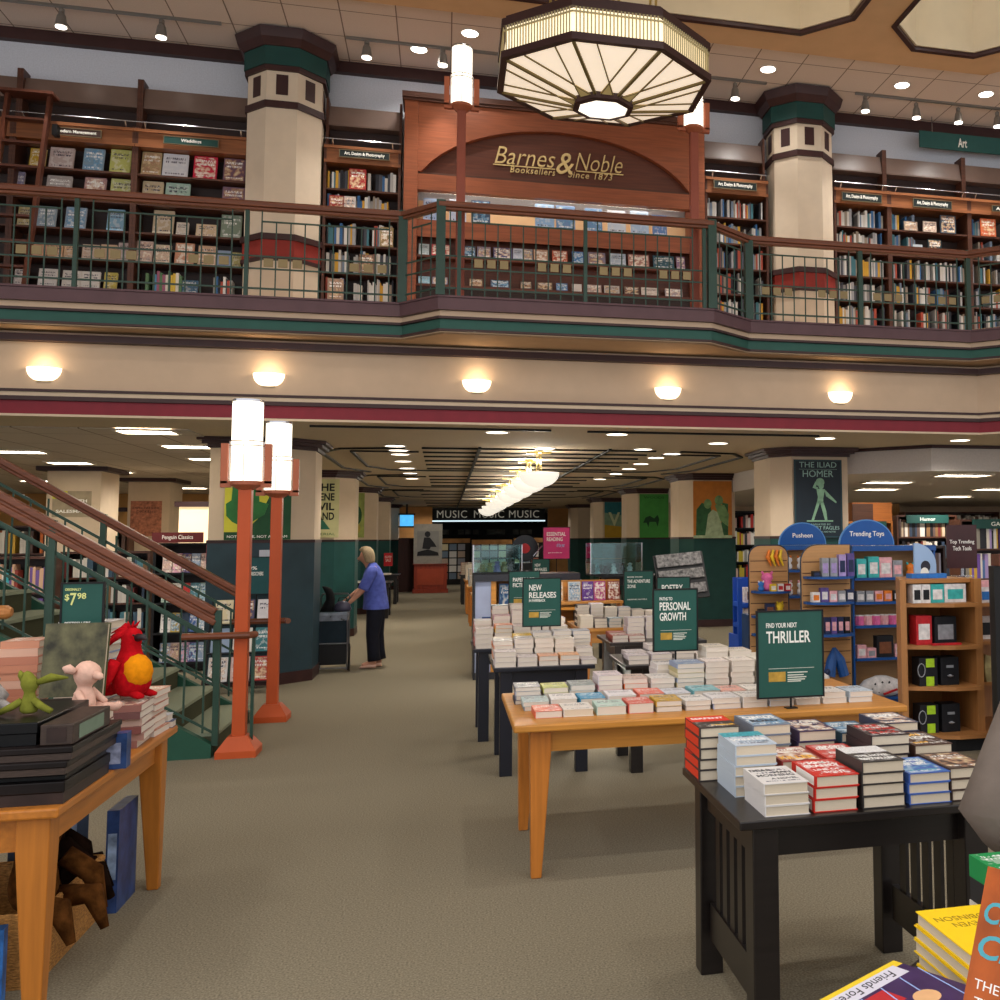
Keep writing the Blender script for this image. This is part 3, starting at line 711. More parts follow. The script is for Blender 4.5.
# front board with arched cut-out: strip between arch curve and top
n = 28; A = W-.2
arc = []
for i in range(n+1):
    u = -1+2*i/n; x = u*A
    arc.append((x, zsp+(zap-zsp)*math.sqrt(max(0, 1-u*u*.86)) - (zap-zsp)*math.sqrt(.14)*0))
e0 = arc[0][1]; arc = [(x, zsp+(z-e0)/(zap-e0)*(zap-zsp)) for x, z in arc]
q = M()
for (xa_, za), (xb_, zb2) in zip(arc[:-1], arc[1:]):
    q.add([(xa_, 0, za), (xb_, 0, zb2), (xb_, 0, zt-.05), (xa_, 0, zt-.05), (xa_, .08, za), (xb_, .08, zb2), (xb_, .08, zt-.05), (xa_, .08, zt-.05)],
          [(0, 1, 2, 3), (4, 7, 6, 5), (0, 4, 5, 1)])
q.box(-W+.16, -A, 0, .08, zsp-.0, zt-.05); q.box(A, W-.16, 0, .08, zsp, zt-.05)
q.build('arched_front_board', panelwood, ad)
q = M(); q.box(-W+.16, W-.16, .09, .12, zsp-.05, zt-.05); q.build('recessed_arch_panel', archwood, ad)
q = M(); q.box(-W+.16, W-.16, .04, .1, zsp-.03, zsp+.006); q.build('arch_sill', shelfwood, ad)
q = M(); q.box(-W+.16, W-.16, .0, .1, zlb, zsp-.031); q.build('lower_panel', panelwood, ad)
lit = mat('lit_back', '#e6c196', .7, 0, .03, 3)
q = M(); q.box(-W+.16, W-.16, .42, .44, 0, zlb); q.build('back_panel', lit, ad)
zsh = [U(555, y, 12.42)[1]-3.942 for y in (228, 262, 290)]      # the display boards
q = M(); q.box(-W+.161, W-.161, .03, .419, zsh[0]-.03, zsh[0]); q.box(-W+.161, W-.161, .03, .05, zsh[1]+.22, zsh[0]-.03); q.build('shelf', panelwood, ad)
q = M(); q.box(-W+.161, W-.161, .03, .419, zsh[1]-.03, zsh[1]); q.box(-W+.161, W-.161, .2, .22, zsh[1], zsh[0]-.03); q.build('shelf', archwood, ad)
q = M(); q.box(-W+.161, W-.161, .03, .419, zsh[2]-.03, zsh[2]); q.box(-W+.161, W-.161, .2, .22, zsh[2], zsh[1]-.03); q.build('shelf', archwood, ad)
q = M(); q.box(-W+.161, W-.161, .05, .08, 0, zsh[2]-.03); q.build('kickboard', shelfdark, ad)
# store name: raised golden lettering on the recessed panel
sx = lambda p: U(p, 160, 12.49)[0]-(px0+px1)/2
sz = lambda y: U(560, y, 12.49)[1]-3.942
yl = .07
text('Barnes', ((sx(494.5)+sx(555))/2, yl, sz(161)), sx(555)-sx(494.5), sz(152.5)-sz(169.5), gold, ad, bold=-.008, shear=.3, ext=.02, name='store_lettering')
text('&', (sx(565), yl, sz(164.2)), sx(573.5)-sx(556), sz(154)-sz(175), gold, ad, bold=.0, shear=.2, ext=.02, name='store_lettering')
text('Noble', ((sx(575)+sx(622))/2, yl, sz(160.9)), sx(622)-sx(575), sz(152.5)-sz(169.5), gold, ad, bold=-.012, shear=.3, ext=.02, name='store_lettering')
text('Booksellers', ((sx(510)+sx(555))/2, yl, sz(173.9)), sx(555)-sx(510), .08, gold, ad, shear=.2, ext=.015, spacing=1.15, name='store_lettering')
text('Since 1873', ((sx(568)+sx(612))/2, yl, sz(174.2)), sx(612)-sx(568), .08, gold, ad, shear=.2, ext=.015, spacing=1.15, name='store_lettering')
q = M(); q.box(sx(493), sx(555), yl-.012, yl, sz(171), sz(170)); q.box(sx(576), sx(623), yl-.012, yl, sz(171), sz(170)); q.build('underline', gold, ad)
# display lighting strip inside the case (a real strip lamp under the lower panel)
stripm = mat('case_strip_lit', '#fff2dc', .5, 0, 0, emit=9)
q = M(); q.box(-W+.3, W-.3, .12, .16, zlb+.02, zlb+.04); q.build('strip_lamp', stripm, ad)
def case_book(pxc, pw, ty, row, col, label, ci=0):
    yy = 12.4+(.10 if row == 0 else .05)
    x, z = U(pxc, ty, yy); w = U(pxc+pw/2, ty, yy)[0]-U(pxc-pw/2, ty, yy)[0]; z0 = zsh[row]+3.942
    face_book(x, z0, w*.95, max(.09, min(.34, z-z0)), col, label, ci, y=yy, lean=10 if row == 0 else 14, group='face out titles in the arched display', t=.015)
for i, (c, w_, ty, col, wd, ci) in enumerate([(433, 20, 197, '#9db4d6', 'pale blue', 0), (458, 18, 198, '#c3cfe4', 'white', 0), (481, 20, 199, '#46566e', 'dark blue', 2), (545, 20, 194, '#8fb3d8', 'tall light blue', 0), (566, 20, 201, '#6d8bb5', 'blue boxed', 2),
        (594, 18, 207, '#6f8fb8', 'steel blue', 2), (617, 19, 209, '#c9d3e0', 'white and black', 0), (640, 19, 208, '#a7bfd9', 'light blue', 0), (660, 15, 214, '#5f7fb3', 'low blue', 0)]):
    case_book(c, w_, ty, 0, col, f'{wd} title on the bright top shelf of the arched display', ci)
for i, (c, w_, col, wd, ci) in enumerate([(424, 11, '#a9b7b9', 'pale green', 0), (441, 20, '#b23b42', 'red', 3), (470, 12, '#4a5262', 'slate', 2), (484, 14, '#8f8698', 'violet grey', 1), (503, 20, '#5b5578', 'purple and pink', 3), (518, 10, '#b6bcc9', 'pale blue', 0), (528, 10, '#8b8d95', 'grey', 1), (541, 15, '#b58a70', 'cream red', 3), (560, 16, '#b5553f', 'coral', 3), (578, 12, '#4870a8', 'bright blue', 2), (597, 18, '#83798a', 'mauve', 1), (618, 17, '#a9b3c0', 'white lettered', 0), (639, 22, '#a9756b', 'rose', 3), (664, 22, '#2f5360', 'dark teal', 0), (681, 9, '#8c6f8d', 'lilac', 3)]):
    case_book(c, w_, 243+(c-424)*.05, 1, col, f'{wd} title on the middle shelf of the arched display behind the railing', ci)
for i, (c, w_, col, wd, ci) in enumerate([(424, 12, '#8fb5c4', 'pale blue', 0), (440, 16, '#8b8a9c', 'grey lilac', 1), (476, 14, '#7f6b55', 'brown', 1), (500, 20, '#3d4152', 'dark', 2), (526, 12, '#514a45', 'black and grey', 1), (545, 16, '#625348', 'umber', 1), (562, 12, '#5d6f93', 'blue', 2), (577, 10, '#cfc5bd', 'white', 0), (593, 18, '#a9948d', 'pinkish', 3), (612, 16, '#b9b2aa', 'light grey', 1), (632, 16, '#5a4640', 'dark brown', 1), (650, 18, '#c2b2a4', 'cream', 0), (674, 18, '#a5989a', 'grey pink', 3)]):
    case_book(c, w_, 276+(c-424)*.05, 2, col, f'{wd} title on the lowest shelf of the arched display behind the railing', ci)

# ------------------------------------------------------------------ lamp posts (four of them, two up, two at the stairs)
postred = mat('post_orange_red', '#b34c20', .45, 0, .06, 5)
postup = mat('post_brick_red', '#8f4a38', .5, 0, .06, 5)
bracket = mat('lamp_bracket', '#a0583c', .45, 0, .08, 6)
def lamp_post(name, label, loc, H, r, hl, w, pm, base=True, group=None):
    """square post, foot block and a tall lit glass cylinder held by brackets"""
    t = thing(name, label, 'lamp post', loc, 0, group)
    q = M(); q.box(-w/2, w/2, -w/2, w/2, .0, H-hl-.04); q.build('pole', pm, t, bevel=.006)
    if base:
        q = M(); q.loft([[(sx_*a, sy_*a, z) for sx_, sy_ in ((-1, -1), (1, -1), (1, 1), (-1, 1))] for a, z in ((w*1.5, 0), (w*1.5, .05), (w*.75, .15))]); q.build('foot', pm, t)
    q = M(); q.lathe([(r, H-hl), (r, H-.02), (r*.97, H)], n=20); q.build('glass_shade', lampshade, t, smooth=False)
    q = M(); q.lathe([(r*1.04, H-.004), (r*1.04, H+.014)], n=20); q.build('top_cap', chrome, t)
    q = M(); q.lathe([(w*.55, H-hl-.07), (r*1.02, H-hl-.03), (r*1.02, H-hl-.001)], n=20); q.build('bowl_collar', bracket, t)
    for k in (0, 2):
        q = M(); a = k*PI/2; c, s = math.cos(a), math.sin(a)
        q.cbox((c*(r+.045), s*(r+.045), H-hl*.78), (.05, .045, hl*.5), 0, Matrix.Rotation(a, 3, 'Z'))
        q.cbox((c*(r+.03), s*(r+.03), H-hl-.025), (.08, .045, .05), 0, Matrix.Rotation(a, 3, 'Z')); q.build('bracket', bracket, t)
    q = M()
    for dz in (.0, .035):
        pts = [(math.cos(2*PI*i/24)*(r+.012), math.sin(2*PI*i/24)*(r+.012), H-hl*.56+dz) for i in range(25)]; q.tube(pts, .004, 5)
    for k in range(4):
        a = k*PI/2; q.tube([(math.cos(a)*(r+.01), math.sin(a)*(r+.01), H-hl), (math.cos(a)*(r+.01), math.sin(a)*(r+.01), H-hl*.5)], .004, 5)
    q.build('wire_ring', chrome, t)
    if base:      # the short level handrail that passes through the post
        yy = loc[1]; gy = -.105 if yy < 9 else .09; (xa_, zz), (xb_, _) = (U(182, 637, yy+gy), U(254, 637, yy+gy)) if yy < 9 else (U(230, 622, yy+gy), U(289, 622, yy+gy))
        q = M(); q.tube([(xa_-loc[0], gy, zz), (xb_-loc[0]-.03, gy, zz), (xb_-loc[0], gy*.4, zz)], .026, 10); q.cyl((0, gy, zz), (0, (w/2-.005)*(1 if gy > 0 else -1), zz), .015, n=8); q.build('grab_bar', railwood, t)
        if yy < 9:
            q = M(); q.bar((xb_-loc[0]-.015, -.02, 0), (xb_-loc[0]-.015, -.02, zz), .022, .022, up=(0, 1, 0)); q.build('grab_bar_post', railgreen, t)
    return t
Hs = U(248, 402, 8.5)[1]
lamp_post('lamp_post', 'orange red lamp post with lit glass cylinder, nearer of two at stair foot', (-1.50, 8.5, 0), Hs, .113, .62, .095, postred)
lamp_post('lamp_post', 'orange red lamp post with lit glass cylinder, farther of two at stair foot', (-1.50, 10.03, 0), Hs, .113, .62, .095, postred)
zu = U(461, 45, 9.95)[1]; zl = U(461, 105, 9.95)[1]
for x, l in ((.11, 'brick red lamp post rising from the balcony left of the chandelier'), (2.46, 'brick red lamp post on the balcony, its lamp behind the chandelier')):
    lamp_post('lamp_post', l, (x, 9.95, 3.94), zu-3.98, .098, zu-zl-.04, .085, postup, base=False)
    q = M()

# ------------------------------------------------------------------ chandelier
cc = (1.28, 8.44); zb0 = 5.52; R8 = .865
ch = thing('chandelier', 'large octagonal chandelier of cream glass panels hanging in the hall', 'chandelier', (cc[0], cc[1], zb0))
def ring(r, z): return [(r/math.cos(PI/8)*math.cos(PI/8+k*PI/4), r/math.cos(PI/8)*math.sin(PI/8+k*PI/4), z) for k in range(8)]
fz = .335
glassc = mat('chandelier_glass', '#f6e8d2', .5, 0, .04, 8, emit=.5, ecol='#ffe9d0')
fr_g = mat('chandelier_glass_frieze', '#f4e6c2', .5, 0, .0, emit=.9, ecol='#ffedca')
q = M(); q.loft([ring(R8-.03, .06), ring(R8-.03, fz-.05)], caps=False); q.build('frieze_glass', fr_g, ch, fix=False)
q = M()
V = ring(R8, 0)
for k in range(8):
    a, b3 = Vector(V[k]), Vector(V[(k+1) % 8])
    for i in range(1, 24):
        p = a.lerp(b3, i/24); q.bar((p.x, p.y, .06), (p.x, p.y, fz-.05), .010, .014, up=(0, 1, 0))
    q.bar((a.x, a.y, fz-.10), (b3.x, b3.y, fz-.10), .012, .012)
q.build('frieze_bars', mat('frieze_bars', '#b3a478', .5, .1, .05), ch)
q = M()
for z0, z1, r0, r1 in ((0, .06, R8-.035, R8+.02), (fz-.06, fz+.0, R8-.04, R8+.015), (fz, fz+.035, R8-.06, R8-.02)):
    ro, ri = ring(r1, 0), ring(r0, 0)
    for k in range(8):
        j = (k+1) % 8
        vs = [(p[0], p[1], z) for z in (z0, z1) for p in (ri[k], ri[j], ro[j], ro[k])]
        q.add(vs, [(0, 3, 2, 1), (4, 5, 6, 7), (0, 1, 5, 4), (1, 2, 6, 5), (2, 3, 7, 6), (3, 0, 4, 7)])
q.build('rim', brown, ch)
rin = .225; zc0 = -.18
q = M(); q.loft([ring(R8-.03, .01), ring(rin-.01, zc0+.03)], caps=False); q.build('shade_panels', glassc, ch, fix=False)
q = M(); q.loft([ring(R8-.03, fz-.02), ring(.1, fz-.01)], caps=True); q.build('top_plate', cream, ch)
bronze = mat('bronze_ribs', '#75643a', .4, .2, .1)
q = M(); A_, B_ = ring(R8-.03, -.004), ring(rin, zc0+.012)
for k in range(8):
    q.bar(A_[k], B_[k], .026, .02)
    j = (k+1) % 8; a, b3, c, d = Vector(A_[k]), Vector(A_[j]), Vector(B_[k]), Vector(B_[j])
    q.bar(tuple(a.lerp(b3, .27)), tuple(c.lerp(d, .82)), .010, .012); q.bar(tuple(a.lerp(b3, .73)), tuple(c.lerp(d, .18)), .010, .012)
q.build('ribs', bronze, ch)
q = M(); ag = mat('amber_glass', '#b7a06a', .5, 0, .1, 10, emit=.15)
for k in range(8):
    j = (k+1) % 8; a, b3, c, d = Vector(A_[k]), Vector(A_[j]), Vector(B_[k]), Vector(B_[j])
    ap = c.lerp(d, .5).lerp(a.lerp(b3, .5), .30); q.add([tuple(c.lerp(d, .15)-Vector((0, 0, .004))), tuple(c.lerp(d, .85)-Vector((0, 0, .004))), tuple(ap-Vector((0, 0, .004))), tuple(ap+Vector((0, 0, .006)))], [(0, 1, 2), (0, 2, 3), (1, 3, 2), (0, 3, 1)])
q.build('amber_panes', ag, ch)
q = M(); q.loft([ring(rin+.02, zc0+.05), ring(rin+.025, zc0-.02)], caps=False); q.loft([ring(rin-.02, zc0+.05), ring(rin-.02, zc0-.03)], caps=False); q.loft([ring(rin+.025, zc0-.02), ring(rin-.02, zc0-.03)], caps=False); q.build('centre_ring', brown, ch)
q = M(); q.loft([ring(rin-.022, zc0+.0), ring(rin-.022, zc0-.022)]); q.build('centre_glass', mat('centre_glass_lit', '#fff4e2', .5, 0, 0, emit=1.0), ch)
q = M()
for k in range(4):
    for dxx in (-.025, .025):
        a = PI/4+k*PI/2+.38; x, y = .45*math.cos(a)+dxx, .45*math.sin(a); q.cyl((x, y, fz), (x, y, 8.3-zb0), .012, n=8)
q.build('hanging_rods', brass, ch)
ch.scale = (1, .9, 1)

# ------------------------------------------------------------------ track lights, downlights, sconces
hd = mat('track_head', '#8d8b86', .3, .7, 0)
def track_head(px, py, word):
    x, y = G(px, py, CU)
    t = thing('track_light', f'small silver track spotlight {word}', 'spotlight', (x, y, CU), 0, 'track spotlights on the upper ceiling')
    q = M(); q.cyl((0, 0, -.032), (0, 0, -.1), .012, n=8); q.cyl((0, 0, -.05), (0, 0, -.09), .03, n=10); q.build('stem', hd, t)
    q = M(); q.lathe([(.03, -.10), (.045, -.13), (.062, -.245), (.066, -.25)], n=14); q.build('head', hd, t)
    q = M(); q.lathe([(.055, -.253), (.055, -.258)], n=14); q.build('bulb', diff_w, t)
    return (x, y)
TH = []
for px, py, wd in ((62, 5, 'at the far left above the ladder'), (162, 16, 'above the wedding bookcase'), (367, 37, 'right of the left pillar'), (443, 45, 'left of the upper lamp post'), (735, 80, 'just right of the chandelier'),
                   (865, 93, 'first to the right of the right pillar'), (916, 100, 'second to the right of the right pillar'), (958, 105, 'third to the right of the right pillar'), (997, 109, 'at the right edge of the photo')):
    TH.append(track_head(px, py, wd))
q = M(); q.box(-16, -2.55, 12.18, 12.215, CU-.03, CU-.001); tag(q.build('light_track', hd), 'slim metal lighting track on the upper ceiling left of left pillar', 'light track')
q = M(); q.box(-1.2, 4.0, 12.18, 12.215, CU-.03, CU-.001); tag(q.build('light_track', hd), 'slim metal lighting track on the upper ceiling between the two pillars', 'light track')
q = M(); q.box(5.25, 16, 12.18, 12.215, CU-.03, CU-.001); tag(q.build('light_track', hd), 'slim metal lighting track on the upper ceiling right of right pillar', 'light track')
def downlight(x, y, z, r, label, group, em=diff_w):
    t = thing('downlight', label, 'downlight', (x, y, z), 0, group)
    q = M(); q.lathe([(r, -.006), (r, -.001)], n=18); q.build('diffuser', em, t)
    q = M(); q.lathe([(r, -.009), (r+.02, -.009), (r+.02, -.0005), (r, -.0005), (r, -.009)], n=18, caps=False); q.build('trim_ring', mat('dl_ring', '#d8d2c8', .5, 0, 0), t)
for px, py, l in ((419, 49, 'round ceiling downlight left of the upper lamp post'), (470, 33, 'round ceiling downlight above the upper lamp post'), (768, 69, 'round ceiling downlight above right pillar'), (902, 85, 'round ceiling downlight right of the right pillar'), (986, 94, 'round ceiling downlight near the right edge of photo')):
    x, y = G(px, py, CU); downlight(x, y, CU, .095, l, 'downlights in the upper ceiling')
x, y = G(937, 0, 8.3); downlight(x, y, 8.3, .12, 'recessed downlight inside the right octagonal ceiling coffer', 'coffer lights')
dlm = mat('downlight_low', '#fff1dc', .4, 0, 0, emit=4)
for px, py in ((497, 432), (617, 434), (718, 443), (545, 448), (643, 449), (395, 445.6), (398.4, 450), (400, 454), (403, 461), (407, 468), (410, 473), (412, 478.4), (672, 453.7), (656, 457.5), (641, 463.7), (629, 468.7), (616, 473.7), (600, 479), (691, 487), (825, 438), (960, 440), (430, 491)):
    x, y = G(px, py, CL-.001); downlight(x, y, CL-.001, .12, 'flat round downlight in the low brown ceiling over the aisle', 'downlights in the low ceiling', dlm)
sconce_g = mat('sconce_glass', '#ffe9c4', .5, 0, 0, emit=1.5, ecol='#fff0d4')
for i, (px, py, l) in enumerate(((42, 366, 'lit half bowl wall sconce at the far left of the beam'), (268, 372, 'lit half bowl wall sconce above the stair lamp posts'), (477, 379, 'lit half bowl wall sconce in the middle of the beam'), (669, 386.5, 'lit half bowl wall sconce right of the middle of the beam'), (842, 391, 'lit half bowl wall sconce at the right part of the beam'))):
    x, z = U(px, py, FY-.06)
    t = thing('wall_sconce', l, 'wall lamp', (x, FY, z-.135), 0, 'wall sconces along the beam')
    q = M(); n = 16; rs = []
    for k in range(7):
        a = k/6*PI/2; rr = .145*math.cos(a)**.75 if k < 6 else .004; zz = .125-.125*math.sin(a)
        rs.append([(rr*math.cos(PI+PI*i_/n), rr*.75*math.sin(PI+PI*i_/n)-.001, zz) for i_ in range(n+1)])
    q.loft(rs, closed=False, caps=False)
    q.build('glass_bowl', sconce_g, t, fix=False, smooth=True)
    q = M(); q.box(-.06, .06, -.02, -.001, .0, .1); q.build('mount', brass, t)
    point((x, FY-.12, z+.03), 1.3, .03, (1, .8, .55), 'sconce_bulb')
# ================================================================== STAIRCASE
stair_c = mat('stair_green', '#1f4a38', .6, 0, .1, 6)
tread_c = mat('stair_carpet', '#8f957e', .95, 0, .12, 160, spec=.05)
riser_c = mat('stair_riser', '#4a4a38', .9, 0, .2, 120, spec=.05)
st = thing('staircase', 'green carpeted staircase with wooden handrails rising to the left', 'staircase', (-1.68, 9.2, 0))
RUN, RISE, NS = .29, .175, 22
SX = -1.68
q = M()
for k in range(NS): q.box(-RUN*(k+1), -RUN*k, -.70, .70, max(0, RISE*(k-1)), RISE*(k+1)-.025, 1); q.box(-RUN*(k+1)-.0, -RUN*k+.025, -.70, .70, RISE*(k+1)-.025, RISE*(k+1), 0)
q.build('steps', [tread_c, riser_c], st)
sl = RISE/RUN
for s in (-1, 1):
    q = M(); xe = -RUN*NS; T = lambda x, dz: -x*sl+dz
    poly = [(.0, 0), (.0, .10), (xe, T(xe, .10)), (xe, T(xe, -.30)), (-.50, 0)]
    y0, y1 = (-.78, -.70) if s < 0 else (.70, .78)
    n = len(poly); q.add([(x, y0, z) for x, z in poly]+[(x, y1, z) for x, z in poly], [tuple(range(n)), tuple(range(2*n-1, n-1, -1))]+[(i, (i+1) % n, n+(i+1) % n, n+i) for i in range(n)])
    q.build('stringer', stair_c, st)
def stair_rail(y, x0, ztop, double, offx=0):
    # ztop = top of the handrail at x0 (local x); climbs with the stair towards -x
    L = 5.6; P = lambda x, dz=0: (x, y, ztop+(x0-x)*sl+dz)
    q = M(); q.bar(P(x0), P(x0-L), .075, .05); q.bar(P(x0, -.045), P(x0-L, -.045), .045, .03)
    q.build('handrail', railwood, st, bevel=.01)
    if double:
        q = M(); q.bar(P(x0, -.085), P(x0-L, -.085), .06, .045); q.build('lower_handrail', railwood, st, bevel=.01)
    q = M()
    for dz in (-.2, -.55, -.90): q.bar(P(x0, dz), P(x0-L, dz), .014, .024 if dz > -.3 else .018)
    k = 0; x = x0-.07
    while x > x0-L:
        zb_ = max(.0, (-x)*sl+.14)
        q.bar((x, y, zb_), (x, y, P(x, -.1)[2] if k % 4 == 3 else P(x, -.2)[2]), .013, .013, up=(0, 1, 0)); x -= .135; k += 1
    q.build('baluster_section', railgreen, st)
    for i in range(5):
        x = x0+.02-1.14*i; q = M(); zb_ = max(0, -x*sl+.1)
        q.box(x-.022, x+.022, y-.022, y+.022, zb_, P(x, .005)[2]+.02); q.build('newel_post', railgreen, st)
zt1 = U(216, 612, 8.46)[1]; x1 = U(216, 612, 8.46)[0]-SX
stair_rail(-.74, x1, zt1, True)
zt2 = U(240, 592, 9.94)[1]; x2 = U(240, 592, 9.94)[0]-SX
stair_rail(.74, x2, zt2, False)
xh, zh = U(12, 612, 8.30)
q = M(); q.tube([(xh-SX-1.5, 8.30-9.2, zh), (xh-SX-.03, 8.30-9.2, zh), (xh-SX, 8.30-9.2, zh)], [.05, .05, .03], 12); q.build('wall_handrail', wood('honey_wood', '#b3763f', .4, .15), st)

# ================================================================== TABLES
oak = wood('oak_table', '#bb7e34', .38, .18, 0); oakleg = wood('oak_leg', '#b8702a', .4, .18, 2)
oak2 = wood('cherry_table', '#b06c26', .38, .18, 1); oak2leg = wood('cherry_leg', '#ab6823', .4, .16, 2)
ebony = wood('black_table', '#17110f', .32, .3, 0, spec=.5)
navy = mat('navy_black_table', '#12141f', .35, 0, .15, 5, spec=.5)
def oak_table(name, label, x0, x1, y0, y1, mt, ml, h=.74, leg=.10, ins=.065):
    t = thing(name, label, 'table', ((x0+x1)/2, (y0+y1)/2, 0)); W, D = (x1-x0)/2, (y1-y0)/2
    q = M(); q.box(-W, W, -D, D, h-.035, h); q.build('table_top', mt, t, bevel=.008)
    q = M(); i = ins
    for yy in (-D+i, D-i-.025): q.box(-W+i+.06, W-i-.06, yy, yy+.025, h-.15, h-.0355)
    for xx in (-W+i, W-i-.025): q.box(xx, xx+.025, -D+i+.06, D-i-.06, h-.15, h-.0355)
    q.build('apron', mt, t)
    for sx_ in (-1, 1):
        for sy_ in (-1, 1):
            q = M(); cx_, cy_ = sx_*(W-i-leg/2+.03), sy_*(D-i-leg/2+.03); rs = []
            for z, k, o in ((0, .5, .35), (h*.55, .85, .1), (h-.15, 1, 0), (h-.036, 1, 0)):
                a = leg/2*k; ox = -sx_*0+sx_*o*leg*-.0; rs.append([(cx_+sx_*(leg/2-a)*.7+dx_*a, cy_+sy_*(leg/2-a)*.7+dy_*a, z) for dx_, dy_ in ((-1, -1), (1, -1), (1, 1), (-1, 1))])
            q.loft(rs); q.build('leg', ml, t, bevel=.006)
    return t
def mission_table(name, label, x0, x1, y0, y1, mt, h=.74, leg=.085, slats=True, low=True, ins=.045, insy=None):
    t = thing(name, label, 'table', ((x0+x1)/2, (y0+y1)/2, 0)); W, D = (x1-x0)/2, (y1-y0)/2
    q = M(); q.box(-W, W, -D, D, h-.028, h); q.build('table_top', mt, t, bevel=.004)
    i = ins; j = i if insy is None else insy
    q = M()
    for yy in (-D+i+.02, D-i-.045): q.box(-W+i+leg, W-i-leg, yy, yy+.025, h-.13, h-.0285)
    for xx in (-W+i+.02, W-i-.045): q.box(xx, xx+.025, -D+i+leg, D-i-leg, h-.13, h-.0285)
    q.build('apron', mt, t)
    for sx_ in (-1, 1):
        for sy_ in (-1, 1):
            q = M(); cx_, cy_ = sx_*(W-i-leg/2), sy_*(D-j-leg/2); q.box(cx_-leg/2, cx_+leg/2, cy_-leg/2, cy_+leg/2, 0, h-.0285); q.build('leg', mt, t, bevel=.004)
        if slats:
            q = M(); xx = sx_*(W-i-leg/2); q.box(xx-.014, xx+.014, -D+i+leg, D-i-leg, .14, .27)
            n = 5; L = 2*(D-i-leg); stp = L/(n+.6)
            for k in range(n): yy = -D+i+leg+stp*(k+.40); q.box(xx-.007, xx+.007, yy, yy+stp*.56, .27, h-.13)
            q.build('slatted_end', mt, t)
    return t
# ---- left foreground table with boxes, books and soft toys
LTX = -1.235
oak_table('display_table', 'orange wooden table in the left foreground carrying boxed sets and soft toys', -2.5, LTX, 3.88, 5.45, oak2, oak2leg, leg=.10)
Zt = .7405
bxm = mat('boxset_dark', '#140d0c', .4, 0, .5, 9, spec=.2); bxs = mat('boxset_side', '#3a2d26', .5, 0, .35, 30, stretch=(1, 1, 12)); bxk = mat('boxset_black', '#0b0c0e', .35, 0, .6, 6, spec=.2)
bxe = mat('boxset_edge', '#2b1d19', .45, 0, .4, 12)
def gift_box(x0, x1, y0, y1, z0, z1, label, m1, m2, band=True, rz=0, group=None):
    t = thing('boxed_set', label, 'box', ((x0+x1)/2, (y0+y1)/2, z0), rz, group); W, D, H = (x1-x0)/2, (y1-y0)/2, z1-z0
    q = M(); q.box(-W, W, -D, D, H*.5, H); q.build('lid', m1, t, bevel=.004)
    q = M(); q.box(-W+.004, W-.004, -D+.004, D-.004, 0, H*.5-.0005); q.build('tray', m2, t)
    if band:
        q = M(); q.box(-W*.15, W*.1, -D-.001, D+.001, H*.52, H+.0012); q.build('sleeve_band', bxe, t)
    return t
gift_box(-2.15, -1.235, 3.93, 4.42, Zt, Zt+.075, 'dark brown boxed set at the bottom of the near left stack', bxm, bxe)
gift_box(-2.12, -1.24, 3.96, 4.40, Zt+.076, Zt+.10, 'thin black boxed set second in the near left stack', bxk, bxk, False)
gift_box(-2.15, -1.225, 3.91, 4.46, Zt+.101, Zt+.145, 'dark brown boxed set in the middle of the near left stack', bxm, bxs)
gift_box(-2.13, -1.215, 3.93, 4.48, Zt+.146, Zt+.19, 'dark brown boxed set with pale edge below the black box set', bxm, bxs)
gift_box(-2.2, -1.34, 3.98, 4.50, Zt+.191, Zt+.268, 'big black boxed set with grey panel topping the near left stack', bxk, bxk)
gl = mat('label_sage', '#6d7f6c', .6, 0, .1, 20)
t = thing('boxed_set', 'slim dark boxed set with sage green label at the corner of black box', 'box', (-1.275, 4.16, Zt+.191)); q = M(); q.box(-.05, .05, -.20, .20, 0, .07); q.build('case', bxs, t, bevel=.004)
q = M(); q.box(.0505, .052, -.14, .12, .01, .058); q.build('label_panel', gl, t)
q = M(); q.box(-.03, .03, -.2015, -.2005, .01, .06); q.build('spine_print', bxe, t)
# small blue box and striped paperbacks on the right edge
o = M(); o.box(-.055, .055, -.035, .035, 0, .135); t = tag(o.build('figure_box', mat('blue_box', '#27406e', .4, 0, .5, 18), loc=(-1.250, 4.50, Zt), rz=.05), 'small blue picture box standing on the edge of the orange table', 'box')
q = M(); q.box(-.035, .035, -.0365, -.0355, .02, .1); q.build('window', mat('box_window', '#8a90a8', .3, 0, .5, 30), t)
pp = ['#8d5f55', '#a07a6d', '#7e4c46', '#b89a8a', '#6f4b48']
pile(-1.345, 5.0, Zt, 6, .24, .17, .030, pp, 'striped brown pile by the red bird', rz=PI/2+.04, kind='soft', ci=3, group='paperbacks on the orange table', what='paperback')
pile(-1.395, 4.66, Zt, 6, .20, .16, .031, pp, 'brown paperback pile left of the striped pile under the pink toy', rz=PI/2+.02, kind='soft', ci=3, group='paperbacks on the orange table', what='paperback')
pile(-1.335, 5.238, Zt, 7, .15, .22, .028, ['#c07a5c', '#b5654e', '#caa08a'], 'salmon paperback pile behind the striped pile at the table edge', rz=-.03, kind='soft', ci=3, group='paperbacks on the orange table', what='paperback')
pile(-1.31, 5.40, Zt, 2, .13, .075, .032, ['#2f3d66', '#c9c9cf'], 'small pile at the far right corner of the orange table', group='books on the orange table')
pile(-1.50, 5.26, Zt, 14, .20, .16, .031, ['#cbc6bd', '#8f94a0', '#b7ada0', '#5d6f93', '#d8d2c4'], 'tall pale pile behind the red bird', rz=.05, group='books on the orange table', jit=.006) if False else None
tall = ['#d9d4cc', '#b0aaa5', '#cfc9c4', '#b6a27f', '#7f93b5', '#c9c4bc']
pile(-1.575, 5.30, Zt, 15, .22, .16, .034, tall, 'tall white pile behind the soft toys on the orange table', rz=-.1, group='books on the orange table')
